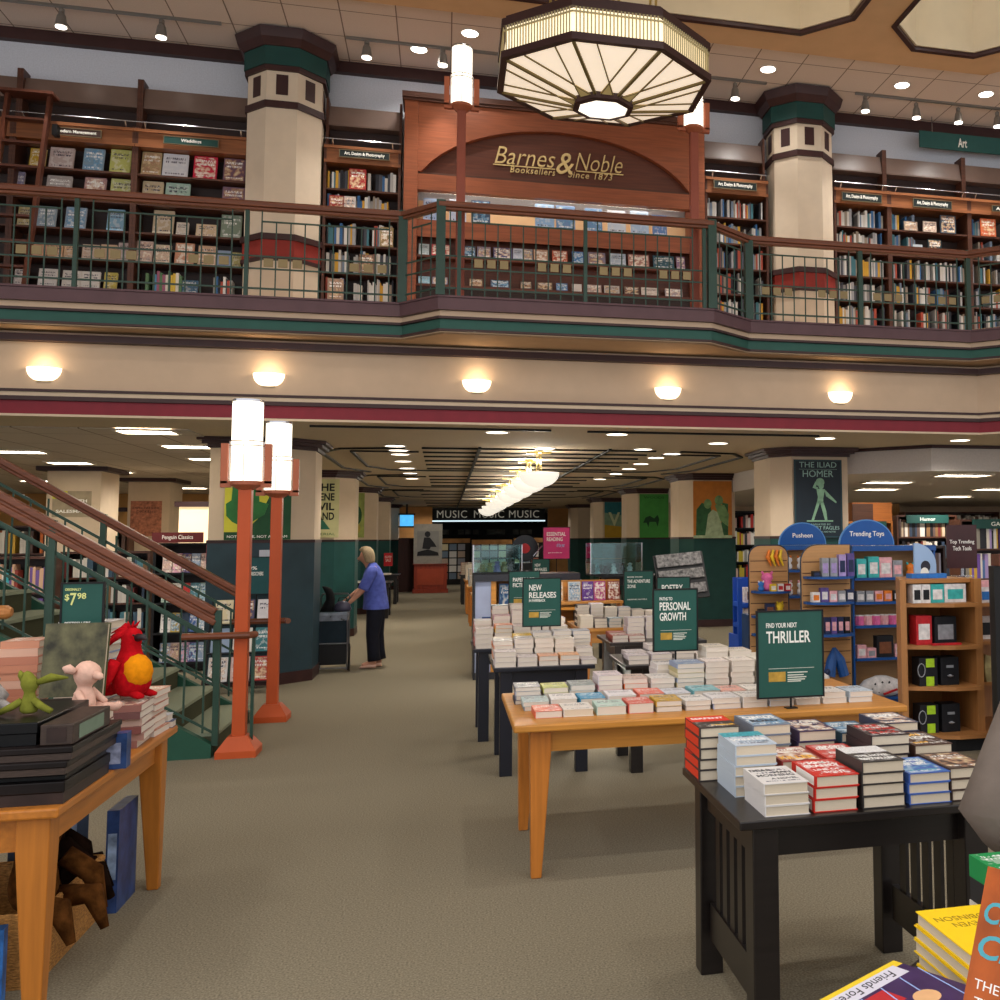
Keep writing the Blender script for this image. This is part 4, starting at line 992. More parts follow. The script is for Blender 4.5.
pile(-1.475, 5.40, Zt, 13, .10, .075, .033, ['#8d9a86', '#3d5166', '#a9a498', '#7c8a6c', '#4d6f9e'], 'striped green and blue pile behind the red bird', rz=.05, group='books on the orange table')
pile(-1.83, 5.25, Zt, 13, .2, .15, .034, ['#c88a6c', '#c07f62', '#b9785e', '#d4a78f'], 'orange brown pile left of the mossy book', rz=PI/2+.05, group='books on the orange table')
pile(-2.06, 5.15, Zt, 12, .2, .15, .032, ['#a2685a', '#8c6a5f', '#b58f7a'], 'reddish pile at the back left of the orange table', group='books on the orange table')
pile(-1.95, 4.85, Zt, 8, .22, .2, .036, ['#8c4a46', '#cfc8c0', '#b9a9a0', '#8f8f95'], 'greyish pile at the left edge of the photo', group='books on the orange table')
# mossy book face-out on the pile behind the black box
pile(-1.585, 4.93, Zt, 5, .22, .15, .042, ['#2a2622', '#3b332b'], 'dark supporting pile under the mossy face out book', group='books on the orange table')
mossb = face_book(-1.525, Zt+.222, .245, .31, '#4c4f33', 'large mossy green and brown book stood face out among the soft toys', 1, y=4.89, lean=8, yaw=-4, t=.035)
mossb.data = mossb.data.copy(); mossb.data.materials[0] = mat('mossy_cover', '#4f4c33', .45, 0, .75, 4)
# price sign
def sign_frame(name, label, x, y, z0, w, h, pole, lines, card=True, rz=0, col='#1f4f45', lean=0, cat='sign', base=True):
    """table-top poster frame: board, dark frame, pole, foot, lettering"""
    t = thing(name, label, cat, (x, y, z0), rz)
    fb = mat('poster_'+col, col, .5, 0, .06, 10)
    q = M(); q.box(-w/2+.008, w/2-.008, -.006, .006, pole+.008, pole+h-.008); q.build('poster', fb, t)
    q = M()
    q.box(-w/2, w/2, -.010, .010, pole, pole+.008); q.box(-w/2, w/2, -.010, .010, pole+h-.008, pole+h); q.box(-w/2, -w/2+.008, -.010, .010, pole+.008, pole+h-.008); q.box(w/2-.008, w/2, -.010, .010, pole+.008, pole+h-.008)
    q.build('frame', blackm, t)
    q = M(); q.cyl((0, .0, .0), (0, .0, pole), .006, n=8); q.box(-.03, .03, -.025, .025, 0, .005); q.build('stand', blackm, t)
    for (body, cx_, cz_, tw, th, mt) in lines:
        text(body, (-w/2+cx_*w+tw*w/2, -.0065, pole+cz_*h), tw*w, th*h, mt, t, bold=.015)
    if card:
        gc = mat('gold_card', '#b9923f', .35, .4, .25, 25)
        q = M(); q.box(-w/2+.17*w, -w/2+.42*w, -.0072, -.0061, pole+.19*h, pole+.30*h); q.build('gold_card', gc, t)
        q = M()
        for k, (zz, ww) in enumerate(((.295, .3), (.265, .24), (.24, .28), (.215, .26), (.195, .2))): q.box(-w/2+.45*w, -w/2+(.45+ww)*w, -.0070, -.0061, pole+(zz-.012)*h, pole+zz*h)
        q.box(-w/2+.17*w, -w/2+.85*w, -.007, -.0061, pole+.335*h, pole+.34*h)
        q.build('small_print', mat('print_cream', '#cfcfc0', .5, 0, 0), t)
    return t
lime = mat('lime_letters', '#d9dc8a', .5, 0, 0)
sw = U(110, 600, 5.15)[0]-U(66, 600, 5.15)[0]; sh = U(88, 582, 5.15)[1]-U(88, 633, 5.15)[1]; sx0 = U(88, 600, 5.15)[0]; sz1 = U(88, 633, 5.15)[1]
sign_frame('price_sign', 'dark green price sign reading $7.98 beside the stair railing', sx0-.02, 5.15, Zt, sw, sh, sz1-Zt, [('$', .10, .70, .10, .14, lime), ('7', .22, .67, .14, .24, lime), ('98', .38, .73, .2, .12, lime), ('ORIGINALLY', .1, .86, .36, .05, lime), ('BESTSELLERS', .12, .2, .58, .055, white)], card=False)

# ---- soft toys (plain, generic animals)
plush_red = mat('plush_red', '#b3121a', .95, 0, .25, 40, spec=.05, bump=.4); plush_or = mat('plush_orange', '#e08a12', .95, 0, .12, 40, spec=.05, bump=.3)
plush_pink = mat('plush_pink', '#dbb09c', .95, 0, .08, 40, spec=.05, bump=.3); plush_grn = mat('plush_green', '#74762e', .95, 0, .2, 40, spec=.05, bump=.3)
plush_gry = mat('plush_grey', '#9a938d', .98, 0, .35, 30, spec=.05, bump=.6); beakm = mat('beak', '#2a2024', .5, 0, 0); whitep = mat('plush_white', '#d9cfc4', .95, 0, .15, 30, spec=.05)
def blob(pts, n=14, m=0, q=None):
    """soft solid of revolution-like loft along given (x,y,z,rx,ry) stations"""
    q = q or M()
    q.loft([[(x+rx*math.cos(2*PI*i/n), y+ry*math.sin(2*PI*i/n), z) for i in range(n)] for x, y, z, rx, ry in pts], m)
    return q
bx, by = -1.335, 5.04; bz = Zt+6*.0312+.008
t = thing('soft_toy', 'red bird soft toy with orange belly perched on the paperback pile', 'soft toy', (bx, by, bz), -.4)
q = blob([(0, 0, .004, .03, .03), (0, 0, .015, .062, .06), (0, 0, .05, .083, .078), (0, 0, .10, .086, .08), (-.005, 0, .15, .072, .066), (-.012, 0, .195, .048, .046), (-.01, 0, .225, .038, .038), (-.008, 0, .26, .047, .045), (-.008, 0, .29, .043, .042), (-.008, 0, .308, .015, .015)])
q.build('body', plush_red, t, smooth=True, subsurf=1)
q = M(); q.lathe([(.004, -.035), (.035, -.03), (.062, -.01), (.07, 0)], n=16); vs = q.v
q = M(); n = 12
rs = []
for k in range(7):
    a = -PI/2+k*PI/6; rs.append([(.034+.064*math.cos(a)*math.cos(b_), -.012+.064*math.cos(a)*math.sin(b_), .115+.078*math.sin(a)) for b_ in [2*PI*i/n for i in range(n)]])
q.loft(rs); q.build('belly', plush_or, t, smooth=True)
q = M(); q.tube([(.03, -.012, .263), (.066, -.02, .265), (.085, -.025, .255)], [.018, .013, .002], 10); q.build('beak', beakm, t, smooth=True)
q = M(); q.lathe([(.002, 0), (.007, .004), (.002, .008)], (.035, -.045, .272), 8); q.build('eye', beakm, t)
q = M()
for k in range(7):
    a = -.7+.22*k; q.tube([(-.02, .01*(k-3), .285), (-.07, .012*(k-3), .285+.05*math.sin(a)), (-.115-.01*(k % 3), .016*(k-3), .27+.07*math.sin(a)-.02)], [.012, .010, .002], 6)
for k in range(3): q.tube([(-.01, .012*(k-1), .30), (-.02+.02*k, .012*(k-1), .335)], [.009, .002], 6)
q.build('crest', plush_red, t, smooth=True)
q = M(); q.tube([(-.06, 0, .05), (-.10, -.01, .03), (-.17, -.02, .012)], [.03, .024, .01], 8)
for s in (-1, 1): q.tube([(-.02, s*.08, .17), (-.045, s*.095, .10), (-.075, s*.09, .03)], [.024, .028, .008], 8)
q.build('wings_and_tail', plush_red, t, smooth=True)
for s in (-1, 1):
    q = M(); q.tube([(.03, s*.035, .025), (.065, s*.04, .014), (.09, s*.042, .012)], [.02, .016, .008], 8); q.build('foot', plush_red, t, smooth=True)
# pale pink toy
t = thing('soft_toy', 'pale pink soft toy with round head sitting on the paperbacks', 'soft toy', (-1.395, 4.62, Zt+6*.0322+.008), -.3)
blob([(0, 0, .002, .03, .03), (0, 0, .02, .048, .042), (0, 0, .06, .045, .04), (0, 0, .095, .028, .026), (.002, 0, .105, .024, .024), (.008, 0, .125, .045, .042), (.012, 0, .155, .056, .05), (.01, 0, .185, .046, .042), (.006, 0, .205, .014, .014)]).build('body', plush_pink, t, smooth=True, subsurf=1)
q = M(); q.tube([(.05, -.01, .150), (.075, -.014, .142), (.085, -.016, .14)], [.02, .014, .004], 8); q.build('snout', plush_pink, t, smooth=True)
for s in (-1, 1):
    q = M(); q.tube([(-.01, s*.045, .165), (-.03, s*.062, .18), (-.045, s*.07, .185)], [.012, .02, .004], 8); q.build('ear', plush_pink, t, smooth=True)
    q = M(); q.tube([(.0, s*.035, .018), (.06, s*.045, .016), (.11, s*.04, .016), (.125, s*.04, .03)], [.022, .018, .018, .014], 8); q.build('leg', plush_pink, t, smooth=True)
    q = M(); q.tube([(.0, s*.04, .085), (.03, s*.055, .05), (.06, s*.045, .035)], [.015, .014, .012], 8); q.build('arm', plush_pink, t, smooth=True)
# green toy
t = thing('soft_toy', 'small olive green soft toy with leaf shaped ears on the black box', 'soft toy', (-1.43, 4.16, Zt+.27), -.1)
blob([(0, 0, .002, .02, .02), (0, 0, .015, .034, .03), (0, 0, .05, .026, .024), (0, 0, .075, .016, .016), (0, 0, .085, .02, .02), (0, 0, .105, .034, .03), (-.004, 0, .13, .024, .022), (-.012, 0, .155, .008, .008)]).build('body', plush_grn, t, smooth=True, subsurf=1)
for s in (-1, 1):
    q = M(); q.tube([(s*.02, 0, .11), (s*.07, 0, .128), (s*.125, 0, .126)] if s > 0 else [(s*.02, 0, .115), (s*.03, 0, .14), (s*.035, 0, .155)], [.010, .016, .003] if s > 0 else [.01, .012, .003], 8); q.build('ear', plush_grn, t, smooth=True)
    q = M(); q.tube([(s*.02, -.01, .05), (s*.05, -.02, .03), (s*.085, -.025, .012)], [.013, .013, .010], 8); q.build('limb', plush_grn, t, smooth=True)
# grey fluffy toys at the edge of frame
def fluffy(x, y, z, r, label, m_):
    q = M(); n = 16; rs = []
    for k in range(9):
        a = -PI/2+k*PI/8
        rs.append([(r*1.25*math.cos(a)*math.cos(2*PI*i/n)*(1+RNG.uniform(-.1, .1)), r*math.cos(a)*math.sin(2*PI*i/n)*(1+RNG.uniform(-.1, .1)), r*.9+r*.9*math.sin(a)) for i in range(n)])
    q.loft(rs); o = tag(q.build('soft_toy', m_, loc=(x, y, z), smooth=True), label, 'soft toy')
    for s in (-1, 1):
        q = M(); q.tube([(s*r*.5, 0, r*1.5), (s*r*.75, 0, r*1.95), (s*r*.8, 0, r*2.05)], [r*.22, r*.2, r*.03], 8); q.build('ear', m_, o, smooth=True)
    q = M(); q.tube([(r*1.1, -.02, r*.5), (r*1.5, -.03, r*.35), (r*1.9, -.03, r*.2)], [r*.3, r*.22, r*.1], 8); q.build('paw', m_, o, smooth=True)
fluffy(-1.62, 4.27, Zt+.27, .062, 'grey fluffy soft toy behind the olive green toy at left edge', plush_gry)
fluffy(-1.58, 4.08, Zt+.27, .038, 'white fluffy soft toy in front of the grey one at left edge', whitep)
q = M(); q.box(-.14, .14, -.1, .1, 0, .055); q.build('x', blackm) if False else None
# ---- things under the left table
wick = mat('wicker', '#a8763c', .7, 0, .45, 60, bump=.8, stretch=(1, 1, 3))
t = thing('wicker_basket', 'low woven basket on the floor under the orange table', 'basket', (-1.72, 4.66, 0))
q = M(); W, D, H = .31, .36, .26
for r0, r1 in ((0, 1),):
    ro = [[(sx_*W*k, sy_*D*k, z) for sx_, sy_ in ((-1, -1), (1, -1), (1, 1), (-1, 1))] for z, k in ((0, .93), (H, 1), (H, .93), (.02, .86))]
    q.loft(ro)
q.build('woven_body', wick, t)
q = M(); q.tube([(sx_*W*.97, sy_*D*.97, H) for sx_, sy_ in ((-1, -1), (1, -1), (1, 1), (-1, 1), (-1, -1))], .016, 8); q.build('rim', wick, t)
furm = mat('plush_brown', '#4f2f14', .98, 0, .5, 25, spec=.03, bump=.7); furd = mat('plush_dark', '#1c110b', .98, 0, .4, 25, spec=.03, bump=.6)
def critter(x, y, z, rz, label, mb, s=1.0):
    o = thing('soft_toy', label, 'soft toy', (x, y, z), rz)
    blob([(0, 0, .0, .04*s, .04*s), (0, 0, .05*s, .085*s, .075*s), (0, 0, .13*s, .08*s, .07*s), (0, 0, .19*s, .05*s, .05*s), (.01, 0, .25*s, .085*s, .08*s), (.01, 0, .33*s, .075*s, .07*s), (.01, 0, .39*s, .02*s, .02*s)]).build('body', mb, o, smooth=True, subsurf=1)
    for q_ in (-1, 1):
        q = M(); q.tube([(.05*s, q_*.07*s, .17*s), (.12*s, q_*.12*s, .10*s), (.16*s, q_*.13*s, -.02*s)], [.035*s, .036*s, .012*s], 8); q.build('arm', mb, o, smooth=True)
        q = M(); q.tube([(.06*s, q_*.05*s, .04*s), (.17*s, q_*.07*s, .05*s), (.22*s, q_*.07*s, -.06*s)], [.04*s, .038*s, .014*s], 8); q.build('leg', mb, o, smooth=True)
    return o
critter(-1.52, 4.545, .2, -.45, 'brown long-limbed soft toy hanging over the basket rim', furm, 1.15)
critter(-1.60, 4.90, .19, .3, 'dark furry soft toy leaning up inside the basket', furd, 1.1)
bluebox = mat('blue_game_box', '#2b3f6b', .4, 0, .5, 14); bluegrey = mat('bluegrey_box', '#4a566b', .4, 0, .35, 10)
def flat_box(x, y, z, w, h, d, rz, label, m_, lean=0):
    o = thing('game_box', label, 'box', (x, y, z), rz)
    R_ = Matrix.Rotation(math.radians(lean), 3, 'X')
    q = M(); q.cbox(tuple(R_ @ Vector((0, 0, h/2))), (w, d, h), 0, R_); q.build('carton', m_, o)
    q = M(); q.cbox(tuple(R_ @ Vector((0, -d/2-.0006, h*.55))), (w*.7, .001, h*.45), 0, R_); q.build('front_print', mat('box_print', '#8fa0b8', .4, 0, .6, 16), o)
    return o
flat_box(-1.40, 5.22, 0, .05, .44, .28, -.0, 'tall blue game box standing by the far table leg', bluebox)
flat_box(-1.70, 5.24, 0, .30, .46, .05, .3, 'blue grey game box standing behind the basket', bluegrey)
flat_box(-1.62, 4.14, 0, .30, .28, .06, .15, 'bright blue toy box on the floor at the left bottom corner', mat('toy_box_blue', '#2a5f9e', .4, 0, .6, 12))
# ================================================================== TABLES ALONG THE RIGHT OF THE AISLE
# ---- black table in front with new thrillers
mission_table('display_table', 'black slatted mission table in the right foreground stacked with thrillers', .895, 1.80, 3.085, 3.875, ebony, insy=.015)
BT = .7405
def ttop(o, lines, t=None):
    """lettering printed on the top board of a lying book (unit book space)"""
    for body, cx_, cy_, w_, h_, mt in lines:
        tx = text(body, (cx_, cy_, 1.0), w_, h_, mt, o, plane='xy', bold=.02, ext=.012, name='title_lettering')
ink = mat('ink_dark', '#1b1a22', .4, 0, 0); wht = mat('ink_white', '#f2efe8', .4, 0, 0); yel = mat('ink_yellow', '#f2b632', .4, 0, 0); ored = mat('ink_red', '#c8281c', .4, 0, 0); tealk = mat('ink_teal', '#4fa3b0', .4, 0, 0)
G1 = 'thrillers on the black table'
def tp(x, y, n, col, where, t=.034, ci=0, rz=0, lines=(), w=.15, l=.232, spine=None):
    """x, y = near left corner of the pile"""
    o, z = pile(x+w/2, y+l/2, BT, n, w, l, t, col, where, rz, 'hard', ci, True, G1, .004)
    if lines: ttop(o[-1], lines)
    if spine:
        for b_ in o:
            q = M(); q.box(-.502, -.5, -.42, spine[1], .1, .9); q.build('spine_print', spine[0], b_)
    return o
tp(.985, 3.115, 3, '#d8d3cf', 'white pile at the front left corner of the black table', lines=[('DEAR', -.2, .30, .5, .13, ink), ('MAN', .22, .14, .4, .11, ink), ('MORNING', 0, -.02, .84, .13, ink), ('A NOVEL', .1, -.22, .6, .09, ink)])
tp(1.155, 3.12, 3, '#c8281c', 'bright red pile in the front row of the black table', t=.038, lines=[('TOM', -.05, .32, .46, .15, wht), ('CLANCY', 0, .12, .84, .17, wht), ('LINE OF', -.02, -.12, .60, .11, wht), ('SIGHT', .08, -.28, .5, .11, wht)], spine=(wht, .3))
tp(1.318, 3.12, 4, '#3a3634', 'white and charcoal pile in the middle front of black table', t=.036, lines=[('THE NOVEL', 0, -.12, .8, .12, wht), ('BESTSELLER', 0, -.3, .85, .1, wht)])
q = M(); q.box(-.5, .5, .08, .5, .985, 1.004); oo = [o for o in bpy.data.objects if o.get('label', '').startswith('top book in the white and charcoal')][0]; q.build('pale_cover_half', mat('pale_half', '#d9d6d3', .4, 0, .25, 30), oo)
tp(1.484, 3.125, 3, '#3f62ad', 'blue pile in the front row of the black table', t=.033, ci=2, lines=[('THE CITY', 0, .05, .7, .12, wht), ('A Thriller', 0, -.3, .7, .08, tealk)])
tp(1.638, 3.13, 3, '#4b3a32', 'brown patterned pile at the front right corner of black table', t=.034, ci=1)
tp(.965, 3.375, 5, '#b9c4cf', 'pale blue pile behind the white front left pile', t=.034, ci=0, lines=[('WINTER', 0, -.08, .85, .14, wht), ('STORM', .05, -.25, .7, .12, mat('ink_grey', '#8295a5', .4, 0, 0))])
q = M(); q.box(-.5, .5, .16, .5, .985, 1.004); oo = [o for o in bpy.data.objects if o.get('label', '').startswith('top book in the pale blue pile')][0]; q.build('teal_cover_band', mat('teal_band', '#3f9ca8', .4, 0, .4, 14), oo)
tp(1.135, 3.375, 3, '#8a2f2a', 'maroon pile with orange title in second row of black table', t=.036, ci=3, lines=[('KILLER', 0, -.25, .85, .2, yel)])
tp(1.30, 3.375, 3, '#c23a33', 'scarlet pile with white title in second row of black table', t=.036, lines=[('BRAD', .02, .33, .55, .12, wht), ('MELTZER', 0, .17, .8, .13, wht), ('ESCAPE', .1, -.15, .7, .11, wht), ('ARTIST', .1, -.3, .6, .11, wht)])
tp(1.47, 3.395, 5, '#352a2c', 'black pile with flame red covers, second row, black table', t=.034, lines=[('FIRE', -.1, .28, .6, .2, ored), ('AND BONES', .02, .02, .85, .16, ored), ('BLACK', 0, -.25, .7, .16, ored)])
tp(1.64, 3.40, 4, '#4a3128', 'brown and yellow pile at the right of the second row', t=.033, lines=[('GUN', -.1, .3, .6, .2, yel), ('LOVE', .1, .05, .6, .18, wht), ('gold', -.2, -.3, .4, .14, yel)])
tp(.905, 3.63, 5, '#3d3634', 'tall dark pile with fiery red spines at back left corner', t=.037, lines=[('SERPENT', 0, .3, .85, .14, wht), ('A THRILLER', .15, -.3, .6, .1, yel)], spine=(mat('spine_fire', '#e03a20', .4, 0, .15, 20), .45))
for o in [o for o in bpy.data.objects if 'tall dark pile with fiery' in o.get('label', '')]:
    q = M(); q.box(-.5, .5, .02, .5, .985, 1.003); q.build('red_cover_half', mat('fire_half', '#d9321d', .4, 0, .15, 20), o)
tp(1.105, 3.635, 5, '#77808f', 'blue and white patterned pile in the back row', t=.036, ci=2, rz=.02, lines=[('CIRCUS', 0, .22, .85, .2, wht), ('ROAD', 0, -.1, .7, .2, ink)])
tp(1.285, 3.635, 4, '#3c3050', 'violet pile in the back row of the black table', t=.038, ci=3)
tp(1.46, 3.64, 4, '#2e4c5e', 'teal blue pile in the back row of black table', t=.034, ci=2)
tp(1.63, 3.64, 5, '#3a3d52', 'navy pile with pink flowers at back right of black table', t=.033, ci=3, lines=[('CHERRY', 0, .2, .85, .2, wht)])

# ---- long oak table behind it
oak_table('display_table', 'honey oak table with personal growth paperbacks in the middle right', .325, 2.35, 4.935, 6.0, oak, oakleg, ins=.115)
G2 = 'paperbacks on the oak table'
def row(x0, y, items, tbl, rowname, grp, w=.135, l=.205, z=BT, jit=.004, kind='soft', gap=.012, rz=0):
    x = x0; n = len(items); ordn = ['first', 'second', 'third', 'fourth', 'fifth', 'sixth', 'seventh', 'eighth', 'ninth', 'tenth', 'eleventh', 'twelfth']
    for i, it in enumerate(items):
        if it is None: x += w+gap; continue
        cnt, col, t = it[:3]; ci = it[3] if len(it) > 3 else 0; ww = it[4] if len(it) > 4 else w
        kd = it[5] if len(it) > 5 else kind
        pile(x+ww/2, y+l/2, z, cnt, ww, l, t, col, f'{ordn[i]} pile from left, {rowname} of {tbl}', rz+RNG.uniform(-.02, .02), kd, ci, False, grp, jit)
        x += ww+gap
row(.435, 5.105, [(1, '#d8674a', .035), (1, '#ded6cb', .036, 0, .15, 'hard'), (1, '#b5cfc2', .042, 0, .15), (1, '#d45f4f', .05, 0, .13), (2, ['#8f8470', '#c79a2e'], .026), (2, ['#8a7f78', '#e0d9d2'], .025), (2, ['#a9adc4', '#ddd8d6'], .027, 0, .15), (2, '#e2ddd6', .026), (2, '#cfd4dc', .03), (1, '#d9cfc4', .03), (2, '#e4ddd4', .03), (2, '#b7c4cf', .028)], 'oak table', 'front row', G2)
row(.40, 5.34, [(2, ['#7d8d95', '#aebfbd'], .022), (2, '#e2dcd6', .026), (1, '#1f8fb8', .05), (2, ['#b9b2b4', '#e3dede'], .028, 0, .15), (2, ['#d9d5d8', '#e2654e'], .03), (2, ['#a88f92', '#cfcfd6'], .026), (2, ['#a9c3cf', '#6fb0b8'], .03, 0, .15), (2, ['#cfbfae', '#e2a494'], .026), (2, '#e4ddd2', .026), (2, '#dcd4c8', .03), (2, '#d9cdbd', .026)], 'oak table', 'second row', G2)
row(.375, 5.565, [(4, ['#3c4152', '#6a6f86', '#a3a7b8', '#5b5a64'], .022), (3, ['#b9ab8d', '#a5a19b', '#c2c46a'], .026), (3, ['#9ba3a0', '#cfd0cb'], .028), (5, ['#cbbfc0', '#d8c9cb', '#c98f95'], .027), (4, ['#cfb5a8', '#b8a49a', '#e0671f'], .026), (4, ['#ddd5cd', '#e8d9c9', '#d8d3cd'], .026), (7, ['#b7ab7c', '#8e9bb5', '#c9b88a', '#9aa7bd', '#d8cba4'], .025, 0, .16), (6, ['#e0d7ca', '#d9cbbd', '#e4d5cb'], .03), (6, ['#e2d8cc', '#e8dccf'], .03), (6, ['#e0d4c6', '#e4dccd'], .03), (4, '#ded2c4', .03)], 'oak table', 'third row', G2)
row(.60, 5.785, [(2, ['#4d4a66', '#8a7d8f'], .024, 3), (2, '#b7a98d', .026), None, (3, ['#a58b83', '#c9bfc4'], .025), (5, ['#e4ddd8', '#d7d0cd'], .03), None, (8, ['#e2d9cd', '#d8cdbc'], .03), (7, '#e0d6c6', .03), (6, '#dfd4c4', .03), (6, '#e0d6c8', .03), (5, '#d7cbb9', .03)], 'oak table', 'back row', G2)

cream_l = mat('cream_letters', '#e9e6dc', .5, 0, 0)
def px_sign(name_label, px0, px1, py0, py1, y, z0, lines, card=True, col='#1f4f45'):
    (xa_, zt_), (xb_, zb_) = U(px0, py0, y), U(px1, py1, y)
    return sign_frame('poster_sign', name_label, (xa_+xb_)/2, y, z0, xb_-xa_, zt_-zb_, zb_-z0, lines, card=card, col=col)
px_sign('green sign reading FIND YOUR NEXT THRILLER behind the black table', 756, 824, 611, 696, 5.03, BT, [('FIND YOUR NEXT', .14, .83, .46, .055, cream_l), ('THRILLER', .14, .695, .66, .135, cream_l)])
px_sign('green sign reading PATHS TO PERSONAL GROWTH on the oak table', 652.5, 698, 589, 650.5, 5.99-.0, BT, [('PATHS TO', .15, .84, .28, .05, cream_l), ('PERSONAL', .15, .72, .68, .13, cream_l), ('GROWTH', .15, .555, .58, .13, cream_l)]) if False else None

# ---- navy black table with new releases, nearer one, and its twin behind
mission_table('display_table', 'navy black table of new releases with the nearer paperback piles beside aisle', .335, 1.03, 7.15, 8.05, navy, slats=False)
mission_table('display_table', 'navy black table directly behind the new releases table along the aisle', .23, .98, 8.42, 9.25, navy, slats=False)
G3 = 'paperbacks on the navy tables'
wc = ['#ddd3cc', '#e2d8cf', '#d5c9c5', '#cfc5c6', '#e0d6c9']
row(.345, 7.19, [(3, '#d9cdca', .034, 0, .145), (2, '#d3c8c6', .032), (2, ['#d6ccc8', '#e2a37c'], .032), (2, ['#d6ccc8', '#e6a873'], .032), (1, '#b9aeb0', .03, 0, .11)], 'nearer navy table', 'front row', G3, w=.135)
row(.345, 7.42, [(5, ['#d8cfc8', '#e09a7d'], .03), (5, '#d5cac6', .032), (5, '#e3d9cb', .033), (5, '#e3d9c9', .032), (3, '#cfc3bd', .03, 0, .12)], 'nearer navy table', 'second row', G3, w=.135)
row(.35, 7.66, [(5, ['#e4d9c7', '#d9845f'], .03), (6, ['#d9d0ca', '#e4b93b'], .028), (6, '#dcd6d6', .03), (7, ['#d9d2cf', '#e0bd3e', '#cbc6c9'], .027), (7, ['#a7abb8', '#d9d3d0'], .027, 0, .13)], 'nearer navy table', 'third row', G3, w=.135)
row(.25, 8.46, [(4, ['#d8ccc9', '#e2d5cf'], .04), (6, ['#d6c9c6', '#eec12f', '#e8834a'], .03), (5, ['#dcc9c6', '#cfc4bd'], .034), (5, ['#dcd2cd', '#d4c4c0'], .032), (5, '#ddd0c6', .032)], 'farther navy table', 'front row', G3, w=.14)
row(.25, 8.70, [(6, ['#cf8078', '#d9a39b', '#dcd0cc'], .034), (7, ['#c9929a', '#dccdc6'], .034), (8, ['#e2d3cb', '#ddc9c2'], .034), (7, '#dccfc9', .034), (6, '#d8cbc6', .034)], 'farther navy table', 'middle row', G3, w=.14)
row(.25, 8.95, [(5, ['#c46f6f', '#cf8a86'], .034), (9, ['#8f8078', '#e0d0c4', '#6a5a55'], .034), (9, '#e0d2c8', .034), (7, '#d9ccc3', .034), (6, '#d8c8bd', .034)], 'farther navy table', 'back row', G3, w=.14)
NR = [('NEW', .17, .80, .32, .12, cream_l), ('RELEASES', .17, .645, .70, .12, cream_l), ('IN PAPERBACK', .17, .535, .42, .055, cream_l)]
px_sign('green sign reading NEW RELEASES on the nearer navy table', 522.5, 561, 578, 626, 7.96, BT, NR)
px_sign('green sign reading PAPERBACK FICTION behind the new releases sign', 508.5, 540, 571, 610.5, 9.215, BT, [('PAPERBACK', .14, .78, .68, .10, cream_l), ('FICTION', .14, .645, .5, .10, cream_l)])

# ---- oak table in the centre with a face-out riser
oak_table('display_table', 'oak table under the row of face out romance paperbacks', 1.28, 2.25, 10.0, 11.0, oak, oakleg)
G4 = 'books on the centre oak table'
mixc = ['#a98f7d', '#cfc3b5', '#d9cfc2', '#7d8794', '#6f8391', '#b8a58e', '#e0d7cb']
row(1.30, 10.03, [(4, '#d8cbb6', .03), (3, ['#5d4d48', '#8b7d78'], .03), (3, ['#4f6d7d', '#7f95a0'], .03), (3, ['#a9a79a', '#c9c4b5'], .028), (3, ['#d9d0c0', '#c7b9a7'], .03), (3, '#d5cbbd', .03), None], 'centre oak table', 'front row', G4, w=.128)
row(1.30, 10.30, [(7, ['#4a4440', '#d9cfc2'], .03), (6, '#d7ced2', .036), (5, '#d9cdb8', .036), (5, ['#8b7f88', '#6f7486', '#a9a6ae'], .036), (5, ['#9b938a', '#cfc6bb'], .03), (4, '#d6cbc0', .034), (4, '#d3c9bd', .03)], 'centre oak table', 'back row', G4, w=.128)
rw = 'oak'
rx0, rx1 = U(551, 590, 10.7)[0], U(622, 590, 10.7)[0]; rw2 = (rx1-rx0)/2
t = thing('display_riser', 'wooden riser shelf holding five face out romance paperbacks', 'display shelf', ((rx0+rx1)/2, 10.75, BT))
q = M(); q.box(-rw2, rw2, -.14, .14, .20, .225); q.build('shelf', oak, t)
for sx_ in (-1, 1):
    q = M(); q.box(sx_*(rw2-.02)-.012, sx_*(rw2-.02)+.012, -.12, .12, 0, .1995); q.build('side_panel', oak, t)
q = M(); q.box(-rw2, rw2, .115, .14, .2255, .44); q.build('back_panel', oak, t)
for i, (px, pw, col, wd, ci) in enumerate([(558, 12, '#d9b27a', 'cream and gold', 3), (575, 13, '#c9c6bd', 'white photograph', 2), (588.5, 12, '#5b2a86', 'purple', 0), (600.5, 12, '#b0387f', 'magenta', 3), (614.5, 13, '#8e3a2a', 'red and orange', 3)]):
    x, zt_ = U(px, 581, 10.68); w = U(px+pw/2, 590, 10.68)[0]-U(px-pw/2, 590, 10.68)[0]
    face_book(x, BT+.2262, w*.95, .20, col, f'{wd} romance paperback stood face out on the wooden riser', ci, y=10.72, lean=8, group='face out romance paperbacks', t=.02)
px_sign('green sign reading THE ADVENTURE ZONE beside the face out paperbacks', 623.5, 653.5, 571, 609, 10.62, BT, [('MORE FROM', .12, .84, .5, .03, cream_l), ('THE ADVENTURE', .12, .73, .76, .085, cream_l), ('ZONE', .12, .6, .28, .085, cream_l), ('GRAPHIC NOVELS', .12, .26, .66, .03, cream_l)], card=False)

